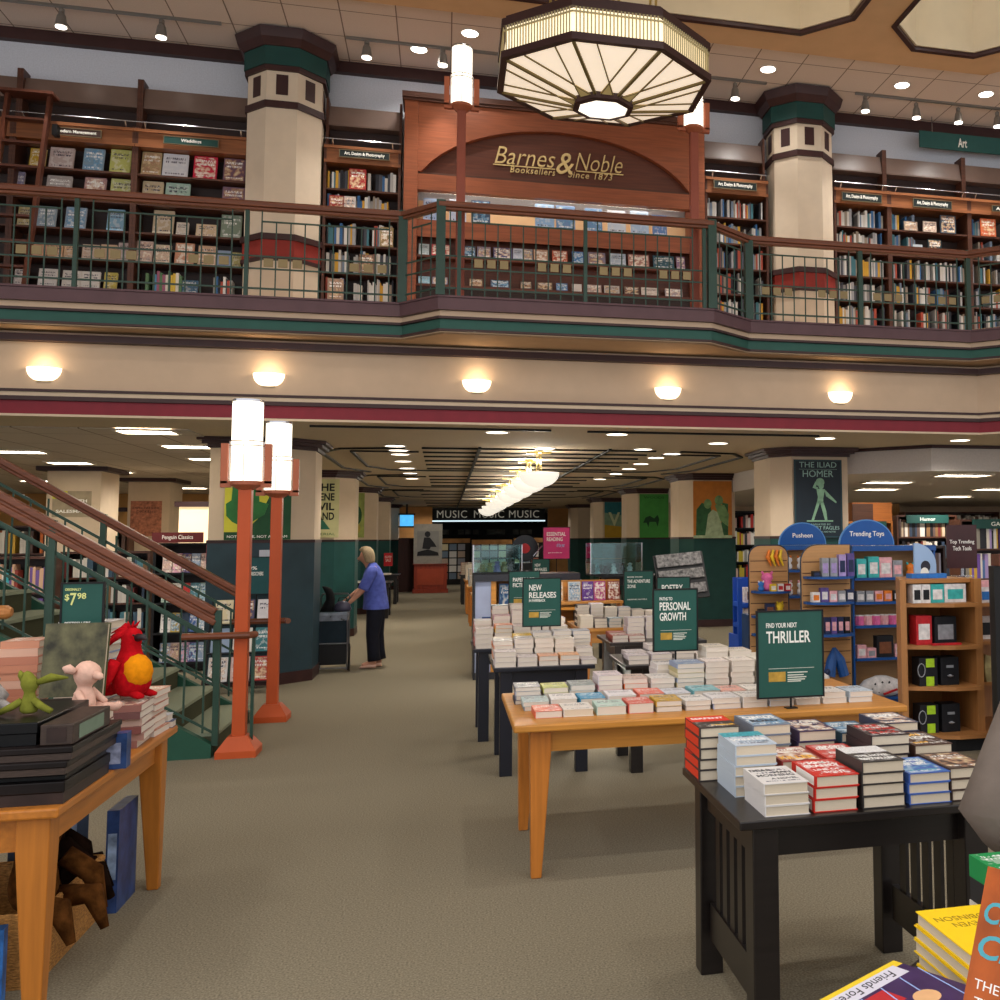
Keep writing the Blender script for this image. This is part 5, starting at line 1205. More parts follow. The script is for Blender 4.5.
# ---- small black table and the poetry / growth signs
mission_table('display_table', 'small black table with dark red books right of the navy tables', 1.36, 2.2, 8.55, 9.35, ebony, slats=False)
G5 = 'books on the small black table'
row(1.38, 8.6, [(2, ['#7a2d26', '#9b4a3c'], .028), (2, ['#8c3a2e', '#a5604f'], .026), None, (1, '#4a1c20', .03), (1, '#b03a40', .03)], 'small black table', 'front row', G5, w=.14)
row(1.40, 8.85, [(2, ['#7a2d26', '#9b4a3c'], .028), (5, '#cfc3c6', .036), (5, '#cfc3c4', .036), (2, '#8c4a44', .03)], 'small black table', 'back row', G5, w=.15)
# low oak block table on which the personal growth sign stands
mission_table('display_table', 'black table behind the oak table right behind the long oak table', 1.22, 2.1, 7.0, 7.75, ebony, slats=False)
G6 = 'books around the personal growth sign'
row(1.25, 7.05, [(2, ['#3e342f', '#c9bdc0'], .03), (2, '#c9bfc2', .032), (3, ['#d8ccc4', '#6a6460'], .032), (2, '#e0d5cb', .03)], 'growth sign table', 'front row', G6, w=.15)
row(1.28, 7.3, [(2, ['#5d5250', '#ccc0c0'], .03), (3, ['#d9cdc8', '#9b9390'], .034), (3, ['#e2d8cc', '#dacdbd'], .034)], 'growth sign table', 'back row', G6, w=.15)
px_sign('green sign reading PATHS TO PERSONAL GROWTH above the oak table', 652.5, 698, 589, 650.5, 5.89, BT, [('PATHS TO', .15, .84, .28, .05, cream_l), ('PERSONAL', .15, .72, .68, .13, cream_l), ('GROWTH', .15, .555, .58, .13, cream_l)])
px_sign('green sign reading POETRY partly behind the personal growth sign', 656.5, 690.5, 577, 620, 9.28, BT, [('POETRY', .15, .74, .62, .16, cream_l)], card=False)

# ---- low bookcase with glass case on top, beside the aisle
bk = thing('low_bookcase', 'low black framed bookcase with pale blue end panel beside the aisle', 'bookcase', (.95, 12.45, 0))
W = .62
q = M(); q.box(-W, W, -.3, .3, 1.13, 1.21); q.build('top', navy, bk)
q = M()
for s in (-1, 1): q = M(); q.box(s*W-.02 if s > 0 else -W, W if s > 0 else -W+.02, -.3, .3, 0, 1.129); q.build('side_panel', navy, bk)
q = M(); q.box(-W+.021, W-.021, -.3, .3, .0, .08); q.build('plinth', navy, bk)
q = M(); q.box(-W+.021, -W+.2, -.27, -.24, .081, 1.129); q.build('pale_panel', mat('pale_blue_panel', '#9aa3bd', .6, 0, .08, 5), bk)
q = M(); q.box(-W+.10, -W+.2, -.276, -.271, .45, .72); q.build('blue_poster', mat('blue_poster', '#27406e', .5, 0, .2, 8), bk)
q = M(); q.box(-W+.201, -W+.26, -.28, -.2, .081, 1.129); q.build('wood_post', oak, bk)
for z in (.5, .8):
    q = M(); q.box(-W+.261, W-.021, -.29, .2, z-.025, z); q.build('shelf', oak, bk)
q = M(); q.box(-W+.261, W-.021, .2, .22, .081, 1.129); q.build('back_panel', oak, bk)
face_book(.95-W+.40, .802, .2, .29, '#2b5a94', 'blue starry picture book on the low bookcase beside the aisle', 2, y=12.30, lean=6, group='picture books on the low bookcase')
face_book(.95-W+.63, .802, .2, .27, '#b9a58a', 'tan picture book on the low bookcase behind the paperback sign', 3, y=12.30, lean=6, group='picture books on the low bookcase')
glass = glassmat('case_glass')
fig_m = [mat('fig_white', '#c9c6c9', .5, 0, .2, 20), mat('fig_black', '#232327', .4, 0, .3, 20), mat('fig_lilac', '#a58fc0', .5, 0, .2, 20), mat('fig_teal', '#5d8f94', .5, 0, .3, 20), mat('fig_tan', '#b09a72', .5, 0, .3, 20), mat('fig_grey', '#6f7680', .5, 0, .3, 20)]
def glass_case(x0, x1, y0, y1, z, h, label, n, seed):
    t = thing('glass_display_case', label, 'display case', ((x0+x1)/2, (y0+y1)/2, z)); W, D = (x1-x0)/2, (y1-y0)/2; r = random.Random(seed)
    q = M(); q.box(-W, W, -D, D, 0, .02); q.build('base', blackm, t)
    for nm, a in (('front_pane', (-W, W, -D, -D+.006)), ('back_pane', (-W, W, D-.006, D)), ('side_pane', (-W, -W+.006, -D+.0065, D-.0065)), ('side_pane', (W-.006, W, -D+.0065, D-.0065))):
        q = M(); q.box(a[0], a[1], a[2], a[3], .0205, h-.0065); q.build(nm, glass, t)
    q = M(); q.box(-W, W, -D, D, h-.006, h); q.build('top_pane', glass, t)
    q = M(); q.box(-W+.01, W-.01, -D+.01, D-.01, h*.5, h*.5+.005); q.build('glass_shelf', glass, t)
    for sx_ in (-1, 1):
        for sy_ in (-1, 1): q = M(); q.box(sx_*(W-.003)-.005, sx_*(W-.003)+.005, sy_*(D-.003)-.005, sy_*(D-.003)+.005, .02, h); q.build('edge_strip', chrome, t)
    for i in range(n):
        fx = -W+.07+(2*W-.14)*(i+.5)/n; fh = r.uniform(.55, .98)*(h*.5-.03); m_ = fig_m[r.randrange(6)]; zz = .0205 if i % 3 else .0205
        q = M(); rr = r.uniform(.045, .06)
        q.lathe([(rr, 0), (rr*.9, fh*.1), (rr*.55, fh*.3), (rr*.8, fh*.5), (rr*.45, fh*.66), (rr*.35, fh*.72), (rr*.6, fh*.82), (rr*.55, fh*.94), (rr*.1, fh)], n=12)
        o = q.build('figurine', m_, loc=((x0+x1)/2+fx, (y0+y1)/2+r.uniform(-.05, .05)*1, z+.0208), smooth=True)
        cname = {0: 'white', 1: 'black', 2: 'lilac', 3: 'teal', 4: 'tan', 5: 'grey'}[fig_m.index(m_)]
        tag(o, f'small {cname} figurine, number {["one", "two", "three", "four", "five", "six", "seven", "eight"][i]} from the left in the {label.split(" on ")[0].replace("glass display case", "glass case")}', 'figurine', 'figurines in the glass cases')
    return t
x0_, z1_ = U(473, 545, 12.45); x1_ = U(521, 560, 12.45)[0]
glass_case(x0_, x1_, 12.25, 12.65, 1.211, z1_-1.211, 'left glass display case on the low bookcase', 5, 3)
mission_table('display_cabinet_table', 'tall black stand under the right glass display case', 2.0, 2.85, 13.3, 13.9, blackm, h=1.13, slats=False)
x0_, z1_ = U(589, 543, 13.5); x1_ = U(640, 560, 13.5)[0]
glass_case(x0_, x1_, 13.35, 13.8, 1.1305, z1_-1.1305, 'right glass display case on the tall black stand', 5, 8)
# record display, pink sign, small signs behind
px_sign('pink sign reading ESSENTIAL READING above the far tables', 543, 570, 527, 559, 15.0, .742, [('ESSENTIAL', .14, .78, .70, .12, cream_l), ('READING', .14, .62, .58, .12, cream_l), ('of the year', .5, .42, .3, .16, mat('pale_blue_ink', '#8fa6c9', .5, 0, 0)), ('picks', .2, .2, .5, .04, cream_l)], card=False, col='#c2306a')
px_sign('small dark green sign reading NEW RELEASES below the pink sign', 532, 549.5, 559, 577, 14.122, .742, [('NEW', .16, .66, .32, .16, cream_l), ('RELEASES', .16, .42, .68, .18, cream_l)], card=False)
tt = mission_table('display_table', 'dark table under the pink essential reading sign', 1.05, 2.0, 14.1, 15.2, navy, slats=False)
t = thing('record_display', 'black vinyl record with red label standing on a dark display', 'record', (U(525, 548, 15.6)[0], 15.6, .9))
q = M(); q.lathe([(.20, -.006), (.20, .006)], n=32); o = q.build('disc', mat('vinyl', '#0d0e12', .25, 0, .2, 30), t); o.rotation_euler.x = PI/2; o.location.z = .58
q = M(); q.lathe([(.075, -.008), (.075, .008)], n=24); o = q.build('label_disc', mat('record_label', '#a8252c', .5, 0, 0), t); o.rotation_euler.x = PI/2; o.location.z = .58
q = M(); q.box(-.25, .25, -.05, .3, -.9, .36); q.build('stand', blackm, t)
q = M(); q.bar((.12, -.02, .46), (.26, -.02, .62), .012, .012, up=(0, 1, 0)); q.build('tone_arm', chrome, t)
gcol = ['#b9a58f', '#c9c2b8', '#7f95a0', '#a9564a', '#d8d2c8', '#5f7d8a']
row(1.07, 14.15, [(3, ['#c9bfb2', '#6d8f94'], .04), (4, ['#d9d0c4', '#7f95a0'], .045), (4, ['#d4cdc4', '#a5533f'], .05), (4, ['#cfc6bb', '#5f8a94'], .05), (5, ['#c4b9a9', '#d8d0c6'], .05)], 'table under the pink sign', 'front row', 'books under the pink sign', w=.16)
row(1.07, 14.5, [(6, ['#c9bfb2', '#b8503f'], .05), (6, ['#6f9aa3', '#d9d0c4'], .05), (7, ['#d4cdc4', '#8c9aa5'], .05), (7, ['#cfc6bb', '#c2705a'], .05), (6, ['#d8d0c6', '#5f8a94'], .05)], 'table under the pink sign', 'second row', 'books under the pink sign', w=.16)
# further tables down the aisle
for i, (y, mt, ml, wd) in enumerate(((16.6, oak, oakleg, 'first small oak table beyond the low bookcase along the aisle'), (19.6, oak, oakleg, 'second small oak table beyond the low bookcase along the aisle'), (22.8, oak, oakleg, 'third small oak table beyond the low bookcase along the aisle'))):
    oak_table('display_table', wd, .42, 1.35, y, y+1.0, mt, ml)
    row(.45, y+.05, [(5, RNG.choice(gcol), .04) for k in range(5)], ['first', 'second', 'third'][i]+' far oak table', 'front row', 'books on the far oak tables', w=.155)
    row(.45, y+.4, [(7, RNG.choice(gcol), .045) for k in range(5)], ['first', 'second', 'third'][i]+' far oak table', 'second row', 'books on the far oak tables', w=.155)
mission_table('display_table', 'black table farthest down the aisle before the music department', .36, 1.3, 26.2, 27.2, ebony, slats=False)
row(.4, 26.25, [(6, RNG.choice(gcol), .05) for k in range(5)], 'farthest black table', 'front row', 'books on the far oak tables', w=.16)
# wire rack of small books, tilted, on the right
t = thing('book_rack', 'black tilted rack of small black and white books before the green pillar', 'rack', (2.98, 12.9, 0))
q = M(); q.bar((0, .1, 0), (0, .1, 1.1), .05, .05, up=(0, 1, 0)); q.box(-.3, .3, -.15, .3, 0, .03); q.build('stand', blackm, t)
q = M(); R_ = Matrix.Rotation(math.radians(-5), 3, 'Y') @ Matrix.Rotation(math.radians(-20), 3, 'X'); q.cbox((0, 0, 1.12), (.66, .04, .62), 0, R_); q.build('board', blackm, t)
bwm = mat('bw_covers', '#5f5c5a', .5, 0, .8, 26)
for k, dz in enumerate((.22, .02, -.18)):
    q = M(); q.cbox(tuple(Vector((0, 0, 1.12))+R_ @ Vector((0, -.035, dz))), (.60, .02, .13 if k else .17), 0, R_); q.build('row_of_books', bwm, t)
# ================================================================== RIGHT FOREGROUND TABLE (only its corner is in view)
ang = math.atan2(.64, .77)
t = thing('display_table', 'dark table corner in the right foreground under the yellow books', 'table', (.961, 1.654, 0), ang)
q = M(); q.box(-.4125, .4125, -.25, .25, .732, .76); q.build('table_top', ebony, t, bevel=.004)
for sx_ in (-1, 1):
    for sy_ in (-1, 1):
        q = M(); q.box(sx_*.36-.035, sx_*.36+.035, sy_*.20-.035, sy_*.20+.035, 0, .7315); q.build('leg', ebony, t)
q = M(); q.box(-.32, .32, -.19, -.165, .64, .7315); q.box(-.32, .32, .165, .19, .64, .7315); q.build('apron', ebony, t)
FT = .7605
yo = pile(.978, 1.78, FT, 5, .15, .215, .024, '#f0c818', 'yellow stack on the foreground table', PI, 'hard', 0, True, 'yellow books on the foreground table', .003)[0]
for b_ in yo: b_.data = b_.data.copy(); b_.data.materials[0] = mat('yellow_board', '#efc514', .35, 0, .03, 5)
flip = Matrix.Rotation(PI, 3, 'Z')
ttop(yo[-1], [])
text('STEVEN', (0, -.10, 1.0), .5, .10, mat('ink_ochre', '#8a6a12', .4, 0, 0), yo[-1], plane='xy', ext=.012, name='title_lettering')
text('ROBINSON', (0, -.25, 1.0), .8, .10, mat('ink_ochre', '#8a6a12', .4, 0, 0), yo[-1], plane='xy', ext=.012, name='title_lettering')
q = M(); q.lathe([(.13, .99), (.13, 1.02)], (-.12, .12, 0), 24); o = q.build('white_disc', white, yo[-1]); o.scale = (1, .8, 1)
q = M(); q.box(-.30, .05, .27, .42, .99, 1.02); q.build('red_title_flash', mat('flash_red', '#a8322c', .4, 0, .1, 30), yo[-1])
q = M(); q.box(-.42, -.2, .05, .16, .99, 1.015); q.build('dark_blot', ink, yo[-1])
u = Vector((-.857, -.514)); v = Vector((.6, -.8))
rzm = math.atan2(.514, .857)
mo = pile(.749, 1.633, FT, 3, .262, .20, .026, ['#c9b43a', '#e0c628', '#e8cf2a'], 'picture book pile at the bottom right corner of photo', rzm, 'soft', 0, True, 'picture books on the foreground table', .002)[0]
tb = mo[-1]; tb.data = tb.data.copy(); tb.data.materials[0] = mat('mag_yellow', '#e3c22a', .35, 0, .05, 8)
q = M(); q.box(-.46, .5, -.5, .40, .985, 1.012); q.build('purple_picture', mat('mag_purple', '#3a2350', .35, 0, .3, 3), tb)
q = M(); q.add([(-.10, .5, 1.013), (.30, .5, 1.013), (-.1, .18, 1.013), (-.5, .1, 1.013), (-.5, .5, 1.013)], [(0, 1, 2, 3, 4)]) if False else q.box(-.50, .42, .26, .44, 1.013, 1.02); o = q.build('white_title_ribbon', mat('ribbon_grey', '#cfcbd6', .4, 0, 0), tb)
text('Friends', (-.04, .35, 1.02), .7, .11, ink, tb, plane='xy', shear=.3, ext=.01, name='title_lettering', R=flip) if False else text('Friends Forever', (-.04, .35, 1.02), .74, .11, ink, tb, plane='xy', shear=.3, ext=.01, name='title_lettering', R=flip)
q = M(); q.lathe([(.11, 1.013), (.10, 1.03)], (.18, -.12, 0), 20); q.build('printed_face', mat('print_skin', '#d9a878', .5, 0, .05, 8), tb)
q = M(); q.box(-.35, .06, -.02, .22, 1.013, 1.022); q.build('printed_red_shirt', mat('print_red', '#b3242a', .5, 0, .1, 8), tb)
q = M()
for k in range(4): q.bar((-.4+.25*k, -.45, 1.02), (-.15+.22*k, .25, 1.02), .012, .008)
q.build('printed_light_beams', mat('print_beam', '#8fa6d9', .4, 0, 0), tb)
go = pile(1.150, 1.945, FT, 4, .13, .11, .046, ['#2d2b30', '#d5cdbf', '#2a2a2c', '#1f8a4a'], 'green topped stack at the right edge beside the jacket', 0, 'hard', 0, True, 'green topped stack', .002)[0]
# orange book leaning on an easel
e = Vector((.057, .03, .15)).normalized(); p0 = Vector((.735, 1.386, FT+.11))
hor = Vector((.03+.02, -.057, 0)).normalized(); hor = Vector((.466, -.885, 0))
nrm = hor.cross(e).normalized()
Rm = Matrix((hor, e-hor*e.dot(hor), -nrm if nrm.y > 0 else nrm)).transposed()
ex, ey = hor.normalized(), (e-hor.normalized()*e.dot(hor.normalized())).normalized(); ez = ex.cross(ey)
M().box(-.07, .07, -.05, .05, 0, .10).build('x', ebony) if False else tag(M().box(-.08, .08, -.045, .045, 0, .092).build('display_block', ebony, loc=(.83, 1.36, FT), rz=-.5), 'small black block lifting the orange book at the right bottom edge', 'block')
ob = add_book(0, 0, 0, .17, .26, .028, 0, '#b8531a', 'hard', 0, True, 'orange book with teal title leaning upright at the right bottom edge', None, R=Matrix((ex, ey, ez)).transposed().to_euler())
ob.location = p0+ey*.13+ex*.085
ob.data = ob.data.copy(); ob.data.materials[0] = mat('orange_board', '#a8511c', .4, 0, .25, 4)
text('CIRCLE', (-.05, .26, 1.0), .8, .12, tealk, ob, plane='xy', shear=.2, ext=.012, name='title_lettering', bold=.02)
text('Chase', (-.05, .08, 1.0), .8, .13, tealk, ob, plane='xy', shear=.2, ext=.012, name='title_lettering', bold=.02)
text('THE MYTH OF', (0, -.12, 1.0), .85, .05, wht, ob, plane='xy', ext=.012, name='title_lettering'); text('THREE DAYS', (0, -.21, 1.0), .8, .05, wht, ob, plane='xy', ext=.012, name='title_lettering')
q = M(); q.box(-.3, .5, -.5, -.28, 1.0, 1.012); q.build('printed_dark_figure', mat('print_dark', '#4a2414', .5, 0, .5, 9), ob)

# ================================================================== PEOPLE
def figure(name, joints, edges, mt, root='pelvis', sub=2):
    """one continuous body grown over a skeleton: joints = {name: (x, y, z, radius[, radius2])}"""
    names = list(joints); ix = {n: i for i, n in enumerate(names)}
    me = bpy.data.meshes.new(name); me.from_pydata([joints[n][:3] for n in names], [(ix[a], ix[b]) for a, b in edges], [])
    me.materials.append(mt)
    o = bpy.data.objects.new(name, me); COL.objects.link(o)
    sk = o.modifiers.new('skin', 'SKIN'); sk.use_smooth_shade = True; sk.branch_smoothing = .6
    for n in names:
        d = me.skin_vertices[0].data[ix[n]]; r = joints[n]; d.radius = (r[3], r[4] if len(r) > 4 else r[3]); d.use_root = (n == root)
    s2 = o.modifiers.new('sub', 'SUBSURF'); s2.levels = 1; s2.render_levels = sub
    return o
skin_t = mat('skin', '#c08a70', .6, 0, .06, 12)
def hand_joints(J, E, wrist, d, side, curl=(0, 0, -1), s=1.0, pre=''):
    """palm and five unequal fingers continuing a wrist along direction d"""
    w = Vector(J[wrist][:3]); d = Vector(d).normalized(); sd = Vector(side).normalized(); c = Vector(curl).normalized()
    pm = w+d*.05*s; J[pre+'palm'] = (*pm, .024*s, .016*s); E.append((wrist, pre+'palm'))
    pe = w+d*.085*s; J[pre+'knuckle'] = (*pe, .028*s, .014*s); E.append((pre+'palm', pre+'knuckle'))
    for k, (off, L) in enumerate(((-.03, .062), (-.01, .075), (.01, .07), (.03, .055))):
        a = pe+sd*off*s+d*.015*s; b = a+(d*.75+c*.45).normalized()*L*.5*s; e_ = b+(d*.3+c*.9).normalized()*L*.5*s
        for nm, p, r in (('a', a, .0095), ('b', b, .009), ('c', e_, .0075)): J[f'{pre}f{k}{nm}'] = (*p, r*s)
        E += [(pre+'knuckle', f'{pre}f{k}a'), (f'{pre}f{k}a', f'{pre}f{k}b'), (f'{pre}f{k}b', f'{pre}f{k}c')]
    a = pm-sd*.028*s; b = a+(d*.7-sd*.5+c*.2).normalized()*.032*s; e_ = b+(d*.9+c*.4).normalized()*.028*s
    for nm, p, r in (('a', a, .011), ('b', b, .0105), ('c', e_, .008)): J[f'{pre}t{nm}'] = (*p, r*s)
    E += [(pre+'palm', pre+'ta'), (pre+'ta', pre+'tb'), (pre+'tb', pre+'tc')]
# ---- woman at the trolley, seen from her left side, facing the pillar
wx, wy = G(372.5, 667.5)
WO = (wx, wy, 0)
J = {'pelvis': (.03, 0, .80, .125, .105), 'waist': (.02, 0, .95, .11, .095), 'chest': (.0, 0, 1.12, .125, .10), 'upper': (-.015, 0, 1.24, .09, .075), 'neck': (-.07, 0, 1.32, .047), 'jaw': (-.13, 0, 1.37, .06, .055), 'skull': (-.12, 0, 1.445, .078, .07), 'crown': (-.105, 0, 1.49, .055, .05),
     'nose': (-.212, 0, 1.392, .012), 'shl': (0, -.155, 1.255, .055), 'shr': (0, .155, 1.255, .055),
     'ell': (-.12, -.20, 1.0, .042), 'elr': (-.13, .19, 1.02, .042), 'wrl': (-.285, -.17, .83, .028), 'wrr': (-.30, .13, .90, .028),
     'hpl': (.03, -.085, .74, .088), 'hpr': (.03, .085, .74, .088), 'knl': (.0, -.085, .42, .058), 'knr': (.045, .09, .42, .058), 'anl': (.02, -.085, .085, .040), 'anr': (.075, .095, .085, .040),
     'tol': (-.13, -.09, .035, .030), 'tor': (-.07, .10, .035, .030), 'hel': (.045, -.085, .035, .028), 'her': (.10, .095, .035, .028)}
E_ = [('pelvis', 'waist'), ('waist', 'chest'), ('chest', 'upper'), ('upper', 'neck'), ('neck', 'jaw'), ('jaw', 'skull'), ('skull', 'crown'), ('jaw', 'nose'), ('upper', 'shl'), ('upper', 'shr'), ('shl', 'ell'), ('shr', 'elr'), ('ell', 'wrl'), ('elr', 'wrr'),
      ('pelvis', 'hpl'), ('pelvis', 'hpr'), ('hpl', 'knl'), ('hpr', 'knr'), ('knl', 'anl'), ('knr', 'anr'), ('anl', 'tol'), ('anr', 'tor'), ('anl', 'hel'), ('anr', 'her')]
hand_joints(J, E_, 'wrl', (-.8, .05, -.6), (.1, 1, 0), (.1, 0, -1), .85, 'l_'); hand_joints(J, E_, 'wrr', (-.8, -.05, -.5), (.1, -1, 0), (.1, 0, -1), .85, 'r_')
wo = thing('person', 'woman with ash blonde bob in blue shirt and dark trousers leaning to a trolley', 'person', WO)
figure('body', J, E_, skin_t).parent = wo
shirt = mat('shirt_blue', '#4f5ba8', .85, 0, .18, 18, bump=.3); trous = mat('trousers_navy', '#12131f', .85, 0, .2, 12); shoe = mat('shoe_pale', '#c9a08c', .6, 0, .1, 12); hairm = mat('hair_ash_blonde', '#9a8767', .7, 0, .25, 40, stretch=(6, 6, .6), bump=.5)
n = 18
def ell(cx_, cy_, z, rx, ry, tilt=0): return [(cx_+rx*math.cos(2*PI*i/n), cy_+ry*math.sin(2*PI*i/n), z+tilt*math.cos(2*PI*i/n)) for i in range(n)]
q = M(); q.loft([ell(.03, 0, .745, .165, .212), ell(.03, 0, .80, .162, .208), ell(.02, 0, .95, .14, .165), ell(0, 0, 1.10, .145, .175), ell(-.01, 0, 1.20, .125, .18), ell(-.012, 0, 1.27, .09, .15), ell(-.022, 0, 1.315, .058, .075), ell(-.03, 0, 1.335, .054, .058)], caps=False)
q.build('shirt', shirt, wo, smooth=True, subsurf=1)
for s, a, b3 in ((-1, 'shl', 'ell'), (1, 'shr', 'elr')):
    q = M(); A1, B1 = Vector(J[a][:3]), Vector(J[b3][:3]); q.tube([tuple(A1+Vector((0, -s*.03, .0))), tuple(A1.lerp(B1, .15)), tuple(A1.lerp(B1, .55)), tuple(A1.lerp(B1, .93)), tuple(A1.lerp(B1, 1.02))], [.062, .074, .070, .068, .066], 12); q.build('sleeve', shirt, wo, smooth=True)
for s, h, k, a in ((-1, 'hpl', 'knl', 'anl'), (1, 'hpr', 'knr', 'anr')):
    H_, K_, A_ = (Vector(J[x][:3]) for x in (h, k, a)); q = M()
    q.tube([tuple(H_+Vector((0, -s*.02, .07))), tuple(H_), tuple(H_.lerp(K_, .5)), tuple(K_), tuple(K_.lerp(A_, .6)), tuple(A_+Vector((.005, 0, .01)))], [.115, .112, .098, .082, .078, .082], 14); q.build('trouser_leg', trous, wo, smooth=True)
    T_ = Vector(J['tol' if s < 0 else 'tor'][:3]); H2 = Vector(J['hel' if s < 0 else 'her'][:3])
    q = M(); rs = []
    for f_, wd, hz in ((-.02, .032, .045), (.12, .042, .055), (.45, .042, .058), (.75, .05, .045), (1.0, .044, .034), (1.12, .02, .02)):
        p = H2.lerp(T_, f_); rs.append([(p.x, p.y+wd*math.cos(2*PI*i/12), max(.001, .002+hz*.5+hz*.5*math.sin(2*PI*i/12))) for i in range(12)])
    q.loft(rs); q.build('shoe', shoe, wo, smooth=True)
q = M(); rs = []
for z, rx, ry, ox in ((1.355, .062, .082, .0), (1.38, .082, .095, -.012), (1.43, .094, .10, -.022), (1.48, .098, .10, -.035), (1.525, .088, .088, -.042), (1.56, .055, .055, -.045), (1.572, .012, .012, -.045)):
    rs.append([(ox-.062+(rx*math.cos(a) if math.cos(a) > -.45 else -rx*.45 if z < 1.49 else rx*math.cos(a)), ry*math.sin(a), z-.026) for a in [2*PI*i/20 for i in range(20)]])
q.loft(rs); q.build('hair', hairm, wo, smooth=True)
for s in (-1, 1):
    q = M(); q.lathe([(.002, 0), (.008, .004), (.002, .008)], (-.196, s*.03, 1.412), 8); q.build('eye', mat('eye_dark', '#1c1512', .3, 0, 0), wo)
q = M(); q.cbox((-.194, 0, 1.352), (.006, .035, .008)); q.build('mouth', mat('lips', '#a55a50', .5, 0, 0), wo)
# ---- cart she leans to
ccx, ccy = -1.33, wy-.22
ct = thing('trolley', 'dark folding shopping trolley lined with plastic beside the left pillar', 'trolley', (ccx, ccy, 0))
navyc = mat('trolley_cloth', '#14222b', .8, 0, .2, 10); steel = mat('trolley_frame', '#6f6f72', .3, .8, 0)
q = M(); q.loft([[(sx_*w_, sy_*d_, z) for sx_, sy_ in ((-1, -1), (1, -1), (1, 1), (-1, 1))] for z, w_, d_ in ((.09, .15, .11), (.40, .165, .12), (.70, .165, .125), (.70, .15, .11), (.3, .14, .10))]); q.build('bag', navyc, ct)
q = M(); q.loft([[(sx_*w_, sy_*d_, z+.006*math.sin(9*sx_)) for sx_, sy_ in ((-1, -1), (0, -1.1), (1, -1), (1.05, 0), (1, 1), (0, 1.1), (-1, 1), (-1.05, 0))] for z, w_, d_ in ((.63, .174, .134), (.70, .178, .138), (.735, .165, .125))], caps=False); q.build('plastic_liner', mat('clear_plastic', '#9aa0ad', .15, 0, .25, 15, alpha=.55), ct)
q = M(); q.box(-.16, .165, -.126, -.122, .10, .34); q.build('front_pocket', blackm, ct)
q = M()
for s in (-1, 1): q.tube([(s*.17, -.13, .0+.03), (s*.175, -.135, .34), (s*.17, -.13, .72)], .009, 8); q.tube([(s*.17, .13, .03), (s*.172, .13, .9), (s*.15, .13, .95)], .009, 8)
q.tube([(-.17, -.13, .35), (.17, -.13, .35)], .009, 8); q.tube([(-.17, -.13, .05), (.17, -.13, .05)], .009, 8); q.tube([(-.15, .13, .95), (.15, .13, .95)], .012, 8)
q.build('frame', steel, ct)
for s in (-1, 1):
    q = M(); q.cyl((s*.185, -.05, .06), (s*.205, -.05, .06), .06, n=16); q.build('wheel', blackm, ct)
    q = M(); q.tube([(s*.19, -.13, .02), (s*.20, -.14, .18), (s*.20, -.12, .30), (s*.19, -.05, .33)], .012, 8); q.build('side_hoop', blackm, ct)
# handbag and black fin-like cushion in the trolley top
bag = thing('handbag', 'shiny dark grey handbag on top of the trolley under the hand of the woman', 'bag', (ccx+.10, ccy-.02, .737))
blob([(0, 0, 0, .09, .06), (0, 0, .03, .11, .075), (.0, 0, .09, .09, .065), (0, 0, .125, .05, .04), (0, 0, .13, .01, .01)]).build('body', mat('bag_grey', '#3d3a4a', .3, 0, .3, 8), bag, smooth=True)
q = M(); q.tube([(-.06, 0, .10), (-.04, 0, .17), (.04, 0, .17), (.06, 0, .10)], .008, 8); q.build('handle', blackm, bag)
fin = thing('black_bag', 'black soft bag with a pointed curved top standing in the trolley', 'bag', (ccx-.085, ccy, .737))
q = M(); q.loft([[(ox+rx*math.cos(2*PI*i/12), ry*math.sin(2*PI*i/12), z) for i in range(12)] for z, ox, rx, ry in ((0, -.0, .085, .08), (.08, .02, .07, .07), (.15, .04, .055, .05), (.22, .03, .05, .04), (.28, .0, .05, .03), (.31, -.035, .03, .015), (.315, -.05, .006, .006))]); q.build('body', mat('bag_black', '#08080a', .9, 0, .2, 10), fin, smooth=True)

# ---- shopper at the right edge, only a jacket elbow shows
px_, py_ = 1.69, 2.25
pe = thing('person', 'person in taupe jacket at the right edge, only the bent elbow in view', 'person', (px_, py_, 0))
ex_, ey_ = U(966, 822, 2.08); wx_, wz_ = U(992, 893, 2.04)
J2 = {'pelvis': (0, 0, .95, .13, .10), 'waist': (0, 0, 1.08, .12, .095), 'chest': (0, 0, 1.28, .14, .105), 'upper': (0, 0, 1.42, .10, .08), 'neck': (0, -.01, 1.52, .052), 'jaw': (0, -.035, 1.59, .065, .06), 'skull': (0, -.02, 1.67, .082, .075), 'crown': (0, -.015, 1.72, .055), 'nose': (0, -.125, 1.625, .013),
      'shl': (-.17, 0, 1.43, .062), 'shr': (.17, 0, 1.43, .062), 'ell': (ex_+.065-px_, 2.09-py_, ey_+.01, .05), 'elr': (.30, .03, 1.13, .048), 'wrl': (1.35-px_, 2.17-py_, .89, .034), 'wrr': (.26, -.08, .90, .034),
      'hpl': (-.09, 0, .89, .095), 'hpr': (.09, 0, .89, .095), 'knl': (-.095, -.01, .50, .064), 'knr': (.095, -.01, .50, .064), 'anl': (-.095, .02, .09, .045), 'anr': (.095, .02, .09, .045), 'tol': (-.10, -.14, .035, .034), 'tor': (.10, -.14, .035, .034)}
E2 = [('pelvis', 'waist'), ('waist', 'chest'), ('chest', 'upper'), ('upper', 'neck'), ('neck', 'jaw'), ('jaw', 'skull'), ('skull', 'crown'), ('jaw', 'nose'), ('upper', 'shl'), ('upper', 'shr'), ('shl', 'ell'), ('shr', 'elr'), ('ell', 'wrl'), ('elr', 'wrr'), ('pelvis', 'hpl'), ('pelvis', 'hpr'), ('hpl', 'knl'), ('hpr', 'knr'), ('knl', 'anl'), ('knr', 'anr'), ('anl', 'tol'), ('anr', 'tor')]
